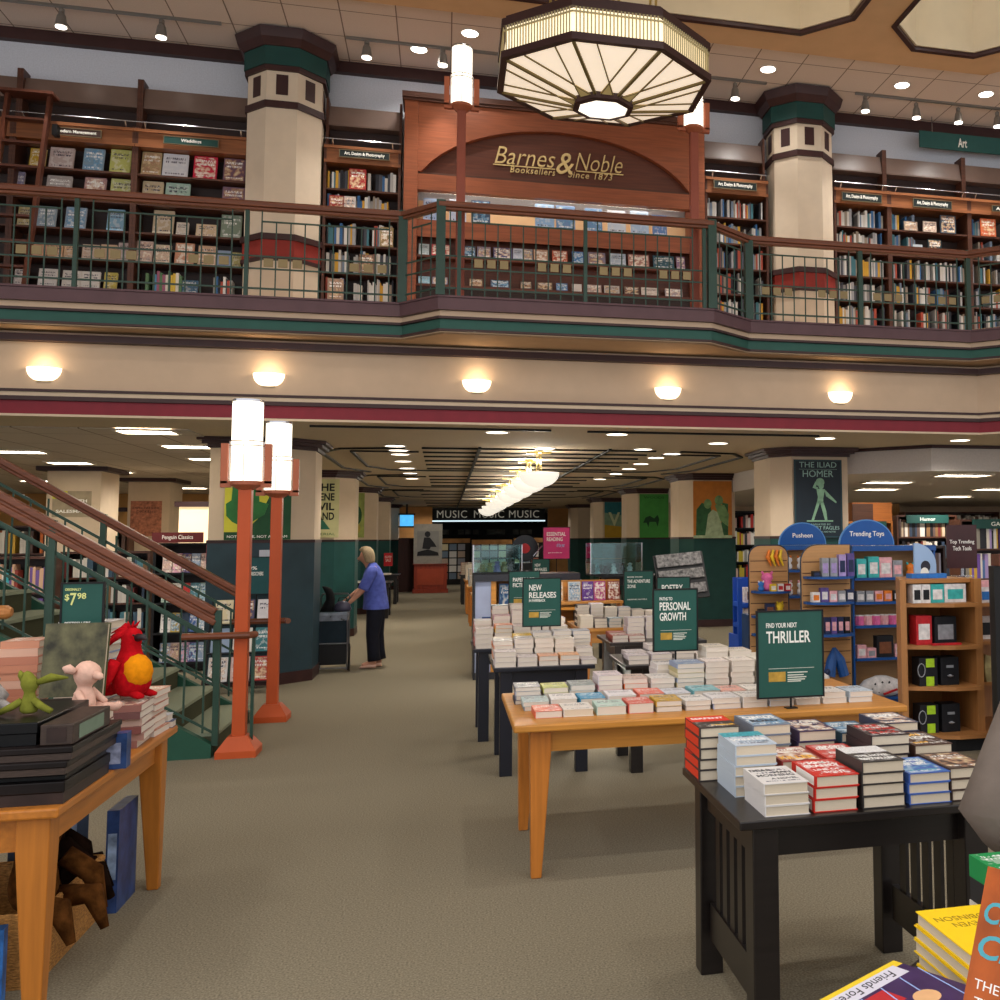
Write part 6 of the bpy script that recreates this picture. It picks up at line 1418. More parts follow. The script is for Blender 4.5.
hand_joints(J2, E2, 'wrl', (.85, .15, -.4), (.2, .2, .9), (.2, .6, -.3), 1, 'l_'); hand_joints(J2, E2, 'wrr', (-.1, -.3, -.9), (.1, 1, 0), (-1, 0, -.2), 1, 'r_')
figure('body', J2, E2, skin_t).parent = pe
jack = mat('jacket_taupe', '#6e6259', .85, 0, .10, 14, bump=.25)
q = M(); q.loft([ell(0, 0, .80, .20, .15), ell(0, 0, .95, .195, .145), ell(0, 0, 1.10, .18, .135), ell(0, 0, 1.28, .19, .14), ell(0, 0, 1.40, .18, .12), ell(0, 0, 1.48, .11, .09), ell(0, 0, 1.53, .065, .065)], caps=False); q.build('jacket', jack, pe, smooth=True, subsurf=1)
for a, b3, c3 in (('shl', 'ell', 'wrl'), ('shr', 'elr', 'wrr')):
    A1, B1, C1 = (Vector(J2[x][:3]) for x in (a, b3, c3)); q = M()
    q.tube([tuple(A1+(A1-B1).normalized()*.03), tuple(A1.lerp(B1, .3)), tuple(A1.lerp(B1, .8)), tuple(B1), tuple(B1.lerp(C1, .3)), tuple(B1.lerp(C1, .95))], [.065, .075, .07, .07, .064, .055], 14); q.build('sleeve', jack, pe, smooth=True)
for h, k, a in (('hpl', 'knl', 'anl'), ('hpr', 'knr', 'anr')):
    H_, K_, A_ = (Vector(J2[x][:3]) for x in (h, k, a)); q = M(); q.tube([tuple(H_+Vector((0, 0, .06))), tuple(H_.lerp(K_, .5)), tuple(K_), tuple(A_)], [.11, .10, .085, .07], 12); q.build('trouser_leg', trous, pe, smooth=True)
for x in ('l', 'r'):
    a = J2['an'+x]; q = M(); q.loft([[(a[0]+w_*math.cos(2*PI*i/12), y_, max(.001, h_*.5+.001+h_*.5*math.sin(2*PI*i/12))) for i in range(12)] for y_, w_, h_ in ((.07, .035, .07), (.0, .045, .09), (-.1, .05, .06), (-.19, .02, .03))]); q.build('shoe', blackm, pe, smooth=True)
q = M(); q.loft([[(.088*k*math.cos(2*PI*i/16), -.015+.085*k*math.sin(2*PI*i/16)*(1 if math.sin(2*PI*i/16) > -.3 else .4 if z < 1.69 else 1), z) for i in range(16)] for z, k in ((1.58, .9), (1.64, 1.05), (1.70, 1.05), (1.75, .7), (1.765, .1))]); q.build('hair', mat('hair_brown', '#3a2a20', .7, 0, .2, 30), pe, smooth=True)
# ================================================================== POSTERS, PENDANTS AND THE MUSIC DEPARTMENT
def poster(px0, px1, py0, py1, y, name, label, ground, build, frame=None, cat='poster'):
    (x0, z1), (x1, z0) = U(px0, py0, y), U(px1, py1, y); w, h = x1-x0, z1-z0
    t = thing(name, label, cat, ((x0+x1)/2, y, z0))
    q = M(); q.box(-w/2, w/2, -.012, -.001, 0, h); q.build('panel', ground, t)
    if frame is not None:
        q = M(); q.box(-w/2, w/2, -.016, -.0122, 0, .02); q.box(-w/2, w/2, -.016, -.0122, h-.02, h); q.box(-w/2, -w/2+.02, -.016, -.0122, .02, h-.02); q.box(w/2-.02, w/2, -.016, -.0122, .02, h-.02); q.build('border', frame, t)
    build(t, w, h)
    return t
def shape(t, w, h, pts, mt, name='printed_shape', y=-.0122, th=.002):
    n = len(pts); vs = [((x-.5)*w, y, z*h) for x, z in pts]+[((x-.5)*w, y-th, z*h) for x, z in pts]
    q = M(); q.add(vs, [tuple(range(n))[::-1], tuple(range(n, 2*n))]+[(i, (i+1) % n, n+(i+1) % n, n+i) for i in range(n)]); return q.build(name, mt, t)
def disc(cx_, cz_, rx, rz_, n=18): return [(cx_+rx*math.cos(2*PI*i/n), cz_+rz_*math.sin(2*PI*i/n)) for i in range(n)]
ivy = mat('poster_green', '#2c6b34', .6, 0, .25, 6); yelp = mat('poster_yellow', '#c9c23a', .6, 0, .12, 6); dkp = mat('poster_dark_green', '#1d4a2a', .6, 0, .2, 6)
def b_gat(t, w, h):
    shape(t, w, h, [(.0, .13), (.30, .13), (.50, .35), (.66, .7), (.76, 1.0), (.55, 1.0), (.0, 1.0)], yelp)
    shape(t, w, h, [(.12, .30), (.30, .20), (.42, .30), (.60, .42), (.66, .60), (.52, .64), (.50, .98), (.12, .98), (.10, .66), (.02, .60), (.03, .40)], ivy, y=-.0145)
    shape(t, w, h, disc(.3, .42, .1, .18), mat('poster_lime', '#7f9a35', .6, 0, .3, 8), y=-.017)
    text('JAZZ AGE', (-.12*w, -.018, .95*h), .5*w, .05*h, white, t); text('NOT A HOPE, NOT A DREAM', (0, -.018, .05*h), .9*w, .05*h, white, t)
poster(225.5, 290.5, 480, 539.5, 12.436, 'book_poster', 'green and yellow book poster on the nearest left pillar behind the lamp posts', dkp, b_gat)
def b_ind(t, w, h):
    for i, s_ in enumerate(('THE', 'GENE', 'EVIL', 'LAND')): text(s_, (.05*w, -.013, (.86-.165*i)*h), .62*w, .13*h, mat('poster_ink', '#1d1f16', .5, 0, 0), t, bold=.03)
    shape(t, w, h, [(.25, .14), (.75, .14), (.5, .32)], mat('poster_fern', '#2f6b52', .6, 0, .2, 8)); text('MATERIAL', (0, -.013, .06*h), .8*w, .04*h, ivy, t)
poster(306, 338.5, 479, 537.5, 18.0, 'book_poster', 'yellow and white book poster with bold black words on the second left pillar', mat('poster_pale', '#c9c490', .6, 0, .12, 5), b_ind)
def b_plain(t, w, h): shape(t, w, h, disc(.5, .5, .3, .2), dkp); shape(t, w, h, disc(.5, .2, .2, .1), mat('poster_ochre', '#a8953f', .6, 0, .2, 6))
poster(352, 364, 493, 537.5, 23.58, 'book_poster', 'narrow olive poster on the third left pillar behind the woman', mat('poster_olive', '#8f9a50', .6, 0, .3, 6), b_plain)
def b_iliad(t, w, h):
    pt = mat('poster_letter_teal', '#8fb0a5', .5, 0, 0); sg = mat('statue_green', '#7fa586', .55, 0, .2, 14)
    text('THE ILIAD', (0, -.013, .935*h), .78*w, .07*h, pt, t); text('HOMER', (0, -.013, .82*h), .64*w, .085*h, pt, t)
    q = M(); q.box(-.4*w, .4*w, -.014, -.012, .875*h, .878*h); q.build('rule', pt, t)
    # a plain generic standing figure
    shape(t, w, h, disc(.54, .71, .09, .055), sg); shape(t, w, h, disc(.56, .665, .055, .045), sg, y=-.0145)
    shape(t, w, h, [(.46, .63), (.64, .62), (.60, .50), (.60, .45), (.47, .45), (.49, .52)], sg); shape(t, w, h, [(.47, .46), (.54, .46), (.46, .33), (.40, .225), (.35, .225), (.41, .34)], sg); shape(t, w, h, [(.53, .46), (.60, .46), (.66, .34), (.68, .225), (.63, .225), (.58, .34)], sg)
    shape(t, w, h, [(.62, .62), (.66, .60), (.88, .46), (.87, .44), (.66, .53)], sg, y=-.0145); shape(t, w, h, [(.46, .62), (.38, .64), (.44, .72), (.48, .70), (.45, .655), (.5, .64)], sg, y=-.0145)
    shape(t, w, h, [(.25, .205), (.8, .205), (.8, .222), (.25, .222)], sg)
    text('TRANSLATED BY', (0, -.013, .17*h), .5*w, .022*h, pt, t); text('ROBERT FAGLES', (.06*w, -.013, .125*h), .74*w, .045*h, pt, t); text('INTRODUCTION AND NOTES', (.05*w, -.013, .075*h), .6*w, .02*h, pt, t)
poster(793.5, 842.5, 459.5, 537.5, 12.55, 'book_poster', 'dark navy poster reading THE ILIAD HOMER on the right pillar above toy shelves', mat('poster_navy', '#0e1c26', .5, 0, .2, 6), b_iliad, frame=mat('poster_rim', '#1c3a40', .5, 0, 0))
def b_orange(t, w, h):
    g1 = mat('poster_sage', '#6f8f5a', .6, 0, .3, 12); g2 = mat('poster_mist', '#9fae8a', .6, 0, .25, 12); g3 = mat('poster_moss', '#2f5a35', .6, 0, .3, 10)
    shape(t, w, h, [(.9, .0), (.9, .6), (.75, .62), (.7, .0)], g3); shape(t, w, h, [(.06, .04), (.08, .5), (.22, .62), (.45, .55), (.5, .3), (.55, .04)], g3)
    shape(t, w, h, [(.30, .05), (.38, .42), (.5, .5), (.66, .44), (.78, .05)], g2, y=-.0145); shape(t, w, h, disc(.37, .60, .1, .085), g1, y=-.0147); shape(t, w, h, disc(.66, .66, .11, .09), g1, y=-.0147)
    shape(t, w, h, [(.55, .58), (.80, .58), (.92, .42), (.9, .2), (.7, .3)], g1, y=-.0149); shape(t, w, h, [(.0, .0), (1, .0), (1, .05), (0, .05)], g2, y=-.0151)
poster(693, 732, 481, 539, 17.999+.03, 'book_poster', 'orange poster with two green painted figures on the second right pillar', mat('poster_orange', '#b8702a', .6, 0, .12, 8), b_orange) if False else poster(693, 732, 481, 538, 18.0, 'book_poster', 'orange poster with two green painted figures on the second right pillar', mat('poster_orange', '#b8702a', .6, 0, .12, 8), b_orange)
def b_green(t, w, h):
    k = mat('poster_shadow', '#123a1e', .6, 0, .2, 8); shape(t, w, h, [(.12, .34), (.2, .46), (.35, .5), (.5, .44), (.62, .52), (.68, .42), (.62, .25), (.56, .36), (.34, .36), (.3, .24), (.24, .34)], k)
    text('WOODS', (0, -.013, .92*h), .7*w, .05*h, k, t)
poster(639.5, 668.5, 494, 537.5, 23.58, 'book_poster', 'bright green poster with a dark animal shape on the third right pillar', mat('poster_bright_green', '#3f8a3a', .6, 0, .15, 5), b_green)
def b_v(t, w, h):
    shape(t, w, h, [(0, 0), (1, 0), (1, .3), (0, .36)], mat('poster_gold', '#b8922a', .6, 0, .12, 6)); shape(t, w, h, [(0, .36), (1, .3), (1, .62), (0, .7)], mat('poster_celadon', '#7f9a80', .6, 0, .2, 6))
    text('V', (0, -.016, .52*h), .6*w, .38*h, mat('poster_bone', '#c9cfa5', .5, 0, 0), t, bold=.02)
poster(604.5, 624, 502, 537.5, 29.12, 'book_poster', 'teal and gold poster with a big letter V on the fourth right pillar', mat('poster_teal', '#256a72', .6, 0, .15, 5), b_v)
# left-hand far pillars with posters (behind the stairs)
brickp = mat('poster_brick', '#a86a50', .6, 0, .45, 22)
def far_pillar(pxa, pxb, pytop, y, label, ground, fn, pa, pb, pyt, pyb):
    xa_, zt_ = U(pxa, pytop, y); xb_, _ = U(pxb, pytop, y); q = M(); q.box(xa_, xb_, y, y+.9, 0, 2.72); q.box(xa_-.12, xb_+.12, y-.12, y+1.0, 2.72, 2.787, 1); struct('pillar_far', q, [cream, brown])
    poster(pa, pb, pyt, pyb, y-.002, 'book_poster', label, ground, fn)
def b_death(t, w, h):
    shape(t, w, h, [(0, .7), (.38, .7), (.38, 1.0), (0, 1.0)], yelp); 
    for i, s_ in enumerate(('DEATH', 'OF A', 'SALESMAN')): text(s_, (.14*w if i < 2 else 0, -.015, (.62-.2*i)*h), (.5, .3, .8)[i]*w, .12*h, white, t, bold=.03)
far_pillar(47, 101, 486, 17.5, 'poster reading DEATH OF A SALESMAN on a pillar behind the stairs', mat('poster_taupe', '#9a8a70', .6, 0, .2, 8), b_death, 53, 91, 491, 517)
def b_brick(t, w, h): text('EXPECTATIONS', (0, -.013, .80*h), .85*w, .06*h, brown, t); text('DICKENS', (0, -.013, .70*h), .6*w, .06*h, brown, t)
far_pillar(128, 170, 498, 20.5, 'brick red poster on the pillar behind the upper stair rail', brickp, b_brick, 131, 161, 501, 536)
(x0, z1), (x1, z0) = U(180, 507, 19.0), U(213, 540, 19.0)
t = thing('lit_panel', 'glowing cream panel under a dark cap behind the stairs', 'light panel', ((x0+x1)/2, 19.0, 0)); w2 = (x1-x0)/2
q = M(); q.box(-w2, w2, -.05, .3, .0, z1); q.build('panel', mat('lit_cream', '#f0d9b0', .6, 0, 0, emit=.75, ecol='#f0d3a0'), t)
q = M(); q.box(-w2-.06, w2+.06, -.12, .36, z1+.001, z1+.09); q.build('cap', brown, t)
# ---- pendant bowls along the aisle
bowl = mat('pendant_glass', '#f1efe6', .4, 0, .04, 20, emit=.62, ecol='#fff6e6')
PY = [13.55, 15.2, 17.3, 19.5, 22.0, 24.7, 27.4, 30.2]
for i, y in enumerate(PY):
    t = thing('pendant_lamp', ['nearest', 'second', 'third', 'fourth', 'fifth', 'sixth', 'seventh', 'farthest'][i]+' white glass bowl pendant lamp in the row over the aisle', 'pendant lamp', (1.2, y, CL), 0, 'pendant lamps over the aisle')
    q = M(); prof = [(.02, -.50)]+[(.27*math.sin(a), -.50+.19*(1-math.cos(a))*1.05) for a in [PI/2*k/7 for k in range(1, 8)]]; q.lathe(prof+[(.25, -.30), (.02, -.45)], n=24); q.build('glass_bowl', bowl, t, smooth=True)
    q = M()
    for k in range(3):
        a = k*2*PI/3+.5; q.cyl((.03*math.cos(a), .03*math.sin(a), -.05), (.27*math.cos(a), .27*math.sin(a), -.23) if False else (.045*math.cos(a), .045*math.sin(a), -.455), .007, n=6)
    q.build('rods', brass, t)
    q = M(); q.box(-.16, .16, -.02, .02, -.05, -.02); q.box(-.02, .02, -.16, .16, -.0499, -.0201); q.lathe([(.06, -.02), (.06, -.0005)], n=12); q.build('ceiling_mount', brass, t)
    point((1.2, y, CL-.16), 26 if i < 4 else 20, .08, (1, .93, .8), 'pendant_bulb')
# ---- music sign
(x0, z1), (x1, z0) = U(430, 508, 40), U(545, 517.5, 40)
z0 = min(z0, U(430, 517.5, 40)[1])
t = thing('music_sign', 'long hanging black sign with the word MUSIC repeated three times', 'sign', ((x0+x1)/2, 40, z0-.1)); w = x1-x0; h = z1-z0+.1
q = M(); q.box(-w/2, w/2, -.05, .05, 0, h); q.build('board', blackm, t); q = M(); q.box(-w/2, w/2, -.07, .07, -.05, -.001); q.build('light_strip', mat('strip_blue', '#bcd0d8', .4, 0, 0, emit=1.2), t)
for a, b3 in ((437, 467), (474, 504), (509, 539)): text('MUSIC', ((U(a, 512, 40)[0]+U(b3, 512, 40)[0])/2-(x0+x1)/2, -.052, h*.5), U(b3, 512, 40)[0]-U(a, 512, 40)[0], h*.6, mat('music_letters', '#c9c4b5', .4, .3, 0, emit=.15), t, spacing=1.1)
q = M()
for x in (-w/3, w/3): q.bar((x, 0, h), (x, 0, 2.79-(z0-.1)), .05, .05, up=(0, 1, 0))
q.build('hanger', blackm, t)
# ---- framed musician photograph on a red wood pedestal, dark red partition, screen
yv = 32.5
(x0, z1), (x1, z0) = U(414, 524, yv), U(442, 563.5, yv)
t = thing('framed_photograph', 'large framed black and white photograph of a seated musician on red pedestal', 'picture', ((x0+x1)/2, yv, z0)); w, h = x1-x0, z1-z0
q = M(); q.box(-w/2, w/2, -.03, .03, 0, h); q.build('frame', mat('photo_frame', '#8f8a80', .35, .5, .1), t)
q = M(); q.box(-w/2+.1, w/2-.1, -.036, -.031, .22, h-.22); q.build('print', mat('photo_grey', '#7d7a74', .5, 0, .15, 3), t)
kk = mat('photo_black', '#17161a', .5, 0, .2, 6)
shape(t, w, h, disc(.48, .74, .10, .075), kk, 'printed_head', y=-.037); shape(t, w, h, [(.36, .66), (.56, .66), (.74, .5), (.8, .42), (.6, .42), (.56, .36), (.30, .38)], kk, 'printed_torso', y=-.037); shape(t, w, h, [(.12, .2), (.88, .2), (.86, .28), (.5, .36), (.14, .3)], kk, 'printed_lap', y=-.037)
t = thing('pedestal', 'red wooden panelled pedestal under the framed photograph', 'pedestal', ((x0+x1)/2+.05, yv, 0)); redw = wood('red_wood', '#8f3420', .45, .2, 2)
q = M(); q.box(-w/2-.02, w/2+.1, -.25, .25, .12, z0-.02); q.build('body', redw, t); q = M(); q.box(-w/2-.06, w/2+.14, -.29, .29, 0, .119); q.build('plinth', redw, t)
q = M(); q.box(-w/2+.08, w/2, -.262, -.2505, .25, z0-.15); q.build('raised_panel', mat('red_wood_panel', '#a5452c', .45, 0, .1, 4), t); q = M(); q.box(-w/2-.06, w/2+.14, -.29, .29, z0-.0195, z0-.002); q.build('cap', redw, t)
x0p = U(398, 560, 33.3)[0]; x1p = U(416, 560, 33.3)[0]; zp = U(405, 538, 33.3)[1]
q = M(); q.box(x0p, x1p, 33.3, 33.6, 0, zp); tag(q.build('partition', wood('partition_wood', '#3a1a14', .5, .2, 2)), 'dark red wooden partition left of the framed photograph', 'partition')
(xa_, z1), (xb_, z0) = U(400, 515, 34.5), U(413.5, 526, 34.5)
t = thing('wall_screen', 'bright blue television screen above the dark red partition', 'screen', ((xa_+xb_)/2, 34.5, z0)); w2 = (xb_-xa_)/2
q = M(); q.box(-w2, w2, -.03, .03, 0, z1-z0); q.build('screen_glass', mat('screen_lit', '#4fb0e8', .3, 0, .5, 4, emit=.9, ecol='#4fb0e8'), t); q = M(); q.box(-w2-.05, w2+.05, -.02, .04, -.05, -.001); q.box(-w2-.05, w2+.05, -.02, .04, z1-z0+.001, z1-z0+.05); q.build('bezel', blackm, t); q = M(); q.bar((0, 0, z1-z0+.05), (0, 0, 2.79-z0), .06, .06, up=(0, 1, 0)); q.build('mount', blackm, t)
tan2 = mat('far_tan', '#c08a50', .7, 0, .1, 4)
q = M(); q.box(U(399, 530, 37)[0], U(432, 530, 37)[0], 37, 37.2, 0, 2.78); struct('wall_music', q, tan2)
q = M(); q.box(U(548, 530, 39)[0], U(590, 530, 39)[0], 39, 39.2, 0, 2.78); struct('wall_music', q, tan2)
# ---- music racks: shelves of cases far behind (tiny), displays
rackm = mat('rack_black', '#15100e', .6, 0, .2, 6)
for (a, b3, y, zt_, lab) in ((440, 470, 38, 1.5, 'low music rack left of the aisle end with cases face out'), (472, 512, 37, 1.45, 'low music rack at the middle of the aisle end with cases face out'), (514, 545, 37.5, 1.5, 'low music rack right of the aisle end with cases face out')):
    xa_, xb_ = U(a, 550, y)[0], U(b3, 550, y)[0]; t = thing('music_rack', lab, 'rack', ((xa_+xb_)/2, y, 0)); w2 = (xb_-xa_)/2
    q = M(); q.box(-w2, w2, 0, .5, 0, zt_); q.build('body', rackm, t); q = M(); q.box(-w2, w2, -.05, .5, zt_+.001, zt_+.16); q.build('top_sign', mat('rack_sign', '#a5733f', .5, 0, .4, 3), t)
    q = M()
    for r in range(5):
        for c in range(int(w2*2/.3)):
            q.cur = lin(RNG.choice(['#d8d3cb', '#b9a08c', '#e8e2d8', '#8f8f95', '#a5604a', '#d9c9a0', '#6f7f8f'])); q.box(-w2+.03+c*.3, -w2+.28+c*.3, -.04, -.005, .2+r*.26, .42+r*.26)
    tag(q.build('case_fronts', attrcol('case_cols', .5) if 'case_cols' not in MATS else MATS['case_cols'], t), 'rows of pale cases', None)
# black wall letters/price tags high on the music wall
q = M()
for x_ in (446, 461, 468, 476, 490, 496, 502, 516, 523, 529):
    a = U(x_, 532, 46.4); q.box(a[0]-.13, a[0]+.13, 46.44, 46.4995, a[1]-.11, a[1]+.11)
o = q.build('wall_mounted_pictures', mat('tag_grey', '#8f8a80', .5, 0, .4, 6)); tag(o, 'row of small square pictures high on the black music wall', 'pictures', kind='stuff')
# black side tables on the left of the aisle behind the woman
for i, (a, b3, y) in enumerate(((-2.15, -1.08, 22.2), (-2.2, -1.12, 27.0))):
    mission_table('display_table', ['black', 'black'][i]+' table with magazines '+['just behind the woman', 'farther behind the woman beside the red sign'][i], a, b3, y, y+1.1, ebony, slats=False)
    row(a+.05, y+.1, [(1, RNG.choice(['#cfc8bd', '#e0dbd2', '#8f9aa8']), .04) for _ in range(4)], ['black table behind the woman', 'farther black table behind the woman'][i], 'front row', 'magazines on the black side tables', w=.2, l=.28)
(xa_, z1), (xb_, z0) = U(384, 553, 29.15), U(392.5, 566, 29.15)
t = thing('red_sign', 'small red sign with white words on the green pillar beyond the woman', 'sign', ((xa_+xb_)/2, 29.15, z0)); w2 = (xb_-xa_)/2
q = M(); q.box(-w2, w2, -.02, .02, 0, z1-z0); q.build('board', mat('sign_red', '#c8202a', .5, 0, .05), t); text('BLACK FRIDAY', (0, -.021, (z1-z0)*.7), w2*1.5, .06, white, t); text('SALE', (0, -.021, (z1-z0)*.45), w2*1.2, .08, white, t)
# red notice and white notice on the first pillar
def flat_note(px0, px1, py0, py1, y, nm, lab, mt):
    (x0, z1), (x1, z0) = U(px0, py0, y), U(px1, py1, y); q = M(); q.box(-(x1-x0)/2, (x1-x0)/2, -.008, -.001, 0, z1-z0); return tag(q.build(nm, mt, loc=((x0+x1)/2, y, z0)), lab, 'notice')
flat_note(259.5, 270, 550, 560, 12.435, 'paper_notice', 'small white paper notice on the green part of the nearest pillar', mat('paper', '#b9bcc4', .7, 0, .03))
t = sign_frame('poster_sign', 'dark green framed sign between the two lamp posts at the pillar', U(257, 580, 12.25)[0], 12.25, 0, .32, .42, U(257, 594.5, 12.25)[1], [('50%', .1, .70, .4, .09, white), ('OFF HARDCOVERS', .1, .55, .6, .1, white)], card=False, col='#1c4a4c')
# ================================================================== TOY FIXTURES ON THE RIGHT
slat = wood('slatwall', '#b98a58', .5, .12, 0); blue = mat('fixture_blue', '#1f4f8f', .4, 0, .08, 6); bluedk = mat('fixture_blue_dark', '#173a66', .45, 0, .1, 6)
toyc = {'pink': '#d9679a', 'yellow': '#e0b92a', 'red': '#b8242a', 'teal': '#3fa9a5', 'white': '#dcd6d2', 'purple': '#5b4a86', 'orange': '#e07a2a', 'black': '#1a1a1e', 'blue': '#2f6fb8', 'lime': '#a9cf2a', 'lilac': '#a58fc0', 'grey': '#8f9094', 'brown': '#7a4a30', 'rose': '#e0a5a8', 'navy': '#26304f'}
def tm(c): return mat('toy_'+c, toyc[c], .5, 0, .22, 22)
TOYN = {}
def toy_box(x, y, z, w, d, h, c, label, c2=None, group='boxed toys on the toy shelves', name='toy_box', cat='toy box'):
    o = M().box(-w/2, w/2, -d/2, d/2, 0, h).build(name, tm(c), loc=(x, y, z)); tag(o, label, cat, group)
    if c2:
        q = M(); q.box(-w*.36, w*.36, -d/2-.002, -d/2-.0004, h*.18, h*.72); q.build('printed_front', tm(c2), o)
    return o
def toy_plush(x, y, z, r, c, label, c2=None):
    o = thing('plush_toy', label, 'soft toy', (x, y, z), RNG.uniform(-.4, .4), 'plush toys on the toy shelves')
    blob([(0, 0, .001, r*.4, r*.4), (0, 0, r*.35, r*.8, r*.7), (0, 0, r*.9, r*.75, r*.65), (0, 0, r*1.2, r*.5, r*.45), (0, -.0, r*1.6, r*.8, r*.72), (0, 0, r*2.05, r*.7, r*.6), (0, 0, r*2.35, r*.15, r*.15)]).build('body', tm(c), o, smooth=True)
    for s in (-1, 1):
        q = M(); q.tube([(s*r*.45, 0, r*2.1), (s*r*.65, 0, r*2.45), (s*r*.7, 0, r*2.55)], [r*.2, r*.18, r*.03], 6); q.build('ear', tm(c2 or c), o, smooth=True)
    return o
# ---- end stand with rounded top beside the left (first) arch sign
def rounded_panel(name, x0, x1, z1, y, rl, rr, lab, t):
    pts = [(x0, 0), (x1, 0)]
    if rr: pts += [(x1-rr+rr*math.cos(a), z1-rr+rr*math.sin(a)) for a in [PI/2*k/7 for k in range(8)]]
    else: pts += [(x1, z1)]
    if rl: pts += [(x0+rl-rl*math.cos(a), z1-rl+rl*math.sin(a)) for a in [PI/2*(1-k/7) for k in range(8)]]
    else: pts += [(x0, z1)]
    n = len(pts); q = M(); q.add([(x, y, z) for x, z in pts]+[(x, y+.03, z) for x, z in pts], [tuple(range(n))[::-1], tuple(range(n, 2*n))]+[(i, n+i, n+(i+1) % n, (i+1) % n) for i in range(n)]); q.build('slat_panel', slat, t)
    q = M(); q.tube([(x, y+.005, z) for x, z in pts[1:]]+[(x0, y+.005, 0)], .008, 6); q.build('edge_trim', mat('edge_grey', '#2a3442', .4, 0, .1), t)
    q = M(); z = .12
    while z < z1-.1: q.box(x0+.015, x1-.015, y-.002, y+.001, z, z+.008); z += .105
    q.build('slat_grooves', shelfwood, t)
def wing(label, pxl, pxr, ytop, y, shelves, rl, rr):
    xa_, z1 = U(pxl, ytop, y); xb_ = U(pxr, ytop, y)[0]; w = xb_-xa_; cx_ = (xa_+xb_)/2
    t = thing('toy_stand', label, 'toy display', (cx_, y, 0))
    rounded_panel('p', -w/2, w/2, z1, 0, rl, rr, '', t)
    zs = []
    for sy in shelves:
        z = U((pxl+pxr)/2, sy, y-.15)[1]; zs.append(z)
        q = M(); n = 8; pts = [(-w/2+.02, -.001), (w/2-.02, -.001)]+[(( w/2-.02)*math.cos(a), -.10-.17*math.sin(a)) for a in [PI*k/n for k in range(n+1)]]
        q.prism(pts, z-.022, z); q.build('shelf', blue, t)
    q = M(); q.box(-w/2, w/2, -.2, .029, 0, .10); q.build('base', bluedk, t) if False else None
    q = M(); q.box(-w/2+.01, w/2-.01, .031, .30, 0, z1*.55); q.build('rear_foot', bluedk, t)
    return cx_, w, zs
ya = 9.7
cxa, wa, za = wing('rounded tan toy stand with pink and yellow toys left of the trending toys unit', 748.5, 788, 545.5, ya, (591, 616, 634), .12, .12)
toy_plush(cxa-.06, ya-.13, za[0]+.001, .075, 'pink', 'bright pink plush toy on the left rounded toy stand', 'pink'); toy_plush(cxa-.135, ya-.17, za[0]+.001, .04, 'blue', 'small blue plush toy beside the pink one on the left stand', 'white')
for i, c in enumerate(('yellow', 'white', 'red')): toy_box(cxa-.03+.075*i, ya-.22, za[0]+.001, .06, .04, .07, c, f'little {c} toy box on the upper shelf of the left stand', 'white' if c != 'white' else 'red')
for i in range(4):
    q = M(); x = cxa+.0+.042*i; q.tube([(x, ya-.03, za[0]+.40), (x-.02, ya-.035, za[0]+.33), (x+.015, ya-.04, za[0]+.24)], [.012, .02, .008], 6); tag(q.build('hanging_toy', tm('yellow' if i % 2 else 'orange')), f'{["first", "second", "third", "fourth"][i]} yellow orange toy hanging on the left stand', 'toy', 'hanging toys on the left stand')
toy_plush(cxa+.07, ya-.13, za[1]+.001, .055, 'yellow', 'yellow plush toy on the lower shelf of the left stand', 'yellow'); toy_box(cxa-.13, ya-.14, za[1]+.001, .06, .05, .07, 'black', 'small black toy on the lower shelf of the left stand'); toy_box(cxa-.04, ya-.14, za[1]+.001, .09, .05, .12, 'navy', 'dark purple toy box on the lower shelf of left stand', 'brown')
for i, c in enumerate(('grey', 'white', 'brown')): toy_box(cxa-.12+.1*i, ya-.14, za[2]+.001, .08, .06, .09, c, f'{c} toy box on the bottom shelf of the left stand', 'black')
# ---- unit with the trending toys arch: wing and front
yb = 9.05
cxb, wb, zb_ = wing('rounded tan wing of the trending toys unit with grey and purple toys', 800.5, 850, 545, yb-.02, (576.5, 602, 634), .16, 0)
for i, (c, h) in enumerate((('black', .05), ('grey', .17), ('grey', .17), ('lilac', .2), ('purple', .21))): toy_box(cxb-.15+.085*i, yb-.15, zb_[0]+.001, .07, .06, h, c, f'{["small black", "first grey", "second grey", "lilac", "purple"][i]} toy box on the wing top shelf', 'lilac' if c == 'grey' else 'navy')
for i, (c, h) in enumerate((('white', .09), ('purple', .13), ('rose', .10), ('grey', .10), ('navy', .11))): toy_box(cxb-.16+.085*i, yb-.15, zb_[1]+.001, .075, .06, h, c, f'{["white", "purple", "rose", "grey", "navy"][i]} toy box on the wing middle shelf', 'white' if c != 'white' else 'orange')
for i, c in enumerate(('navy', 'purple', 'navy', 'black')): toy_box(cxb-.05+.065*i, yb-.15, zb_[2]+.001, .055, .05, .15, c, f'{["first navy", "purple", "second navy", "black"][i]} slim toy box on the wing bottom shelf', 'rose')
q = M(); q.tube([(0, 0, .26), (-.03, -.01, .15), (-.06, -.02, .0)], [.015, .05, .06], 8); q.tube([(0, 0, .26), (.05, -.01, .15), (.09, -.02, .0)], [.015, .05, .05], 8); tag(q.build('hanging_bag', blue, loc=(cxb+.05, yb-.07, U(830, 675, yb)[1])), 'blue cloth bag hanging on the wing of trending toys unit', 'bag')
toy_plush(cxb-.13, yb-.17, .10, .12, 'white', 'white and navy plush toy at the foot of the wing', 'navy')
q = M(); q.box(cxb-wb/2, cxb+wb/2-.002, yb-.35, yb-.03, 0, .099); tag(q.build('low_plinth', bluedk), 'low dark blue plinth in front of the trending toys wing', 'plinth')
xa_, z1 = U(851.5, 546, yb); xb2 = U(935, 546, yb)[0]; w = xb2-xa_; cxt = (xa_+xb2)/2
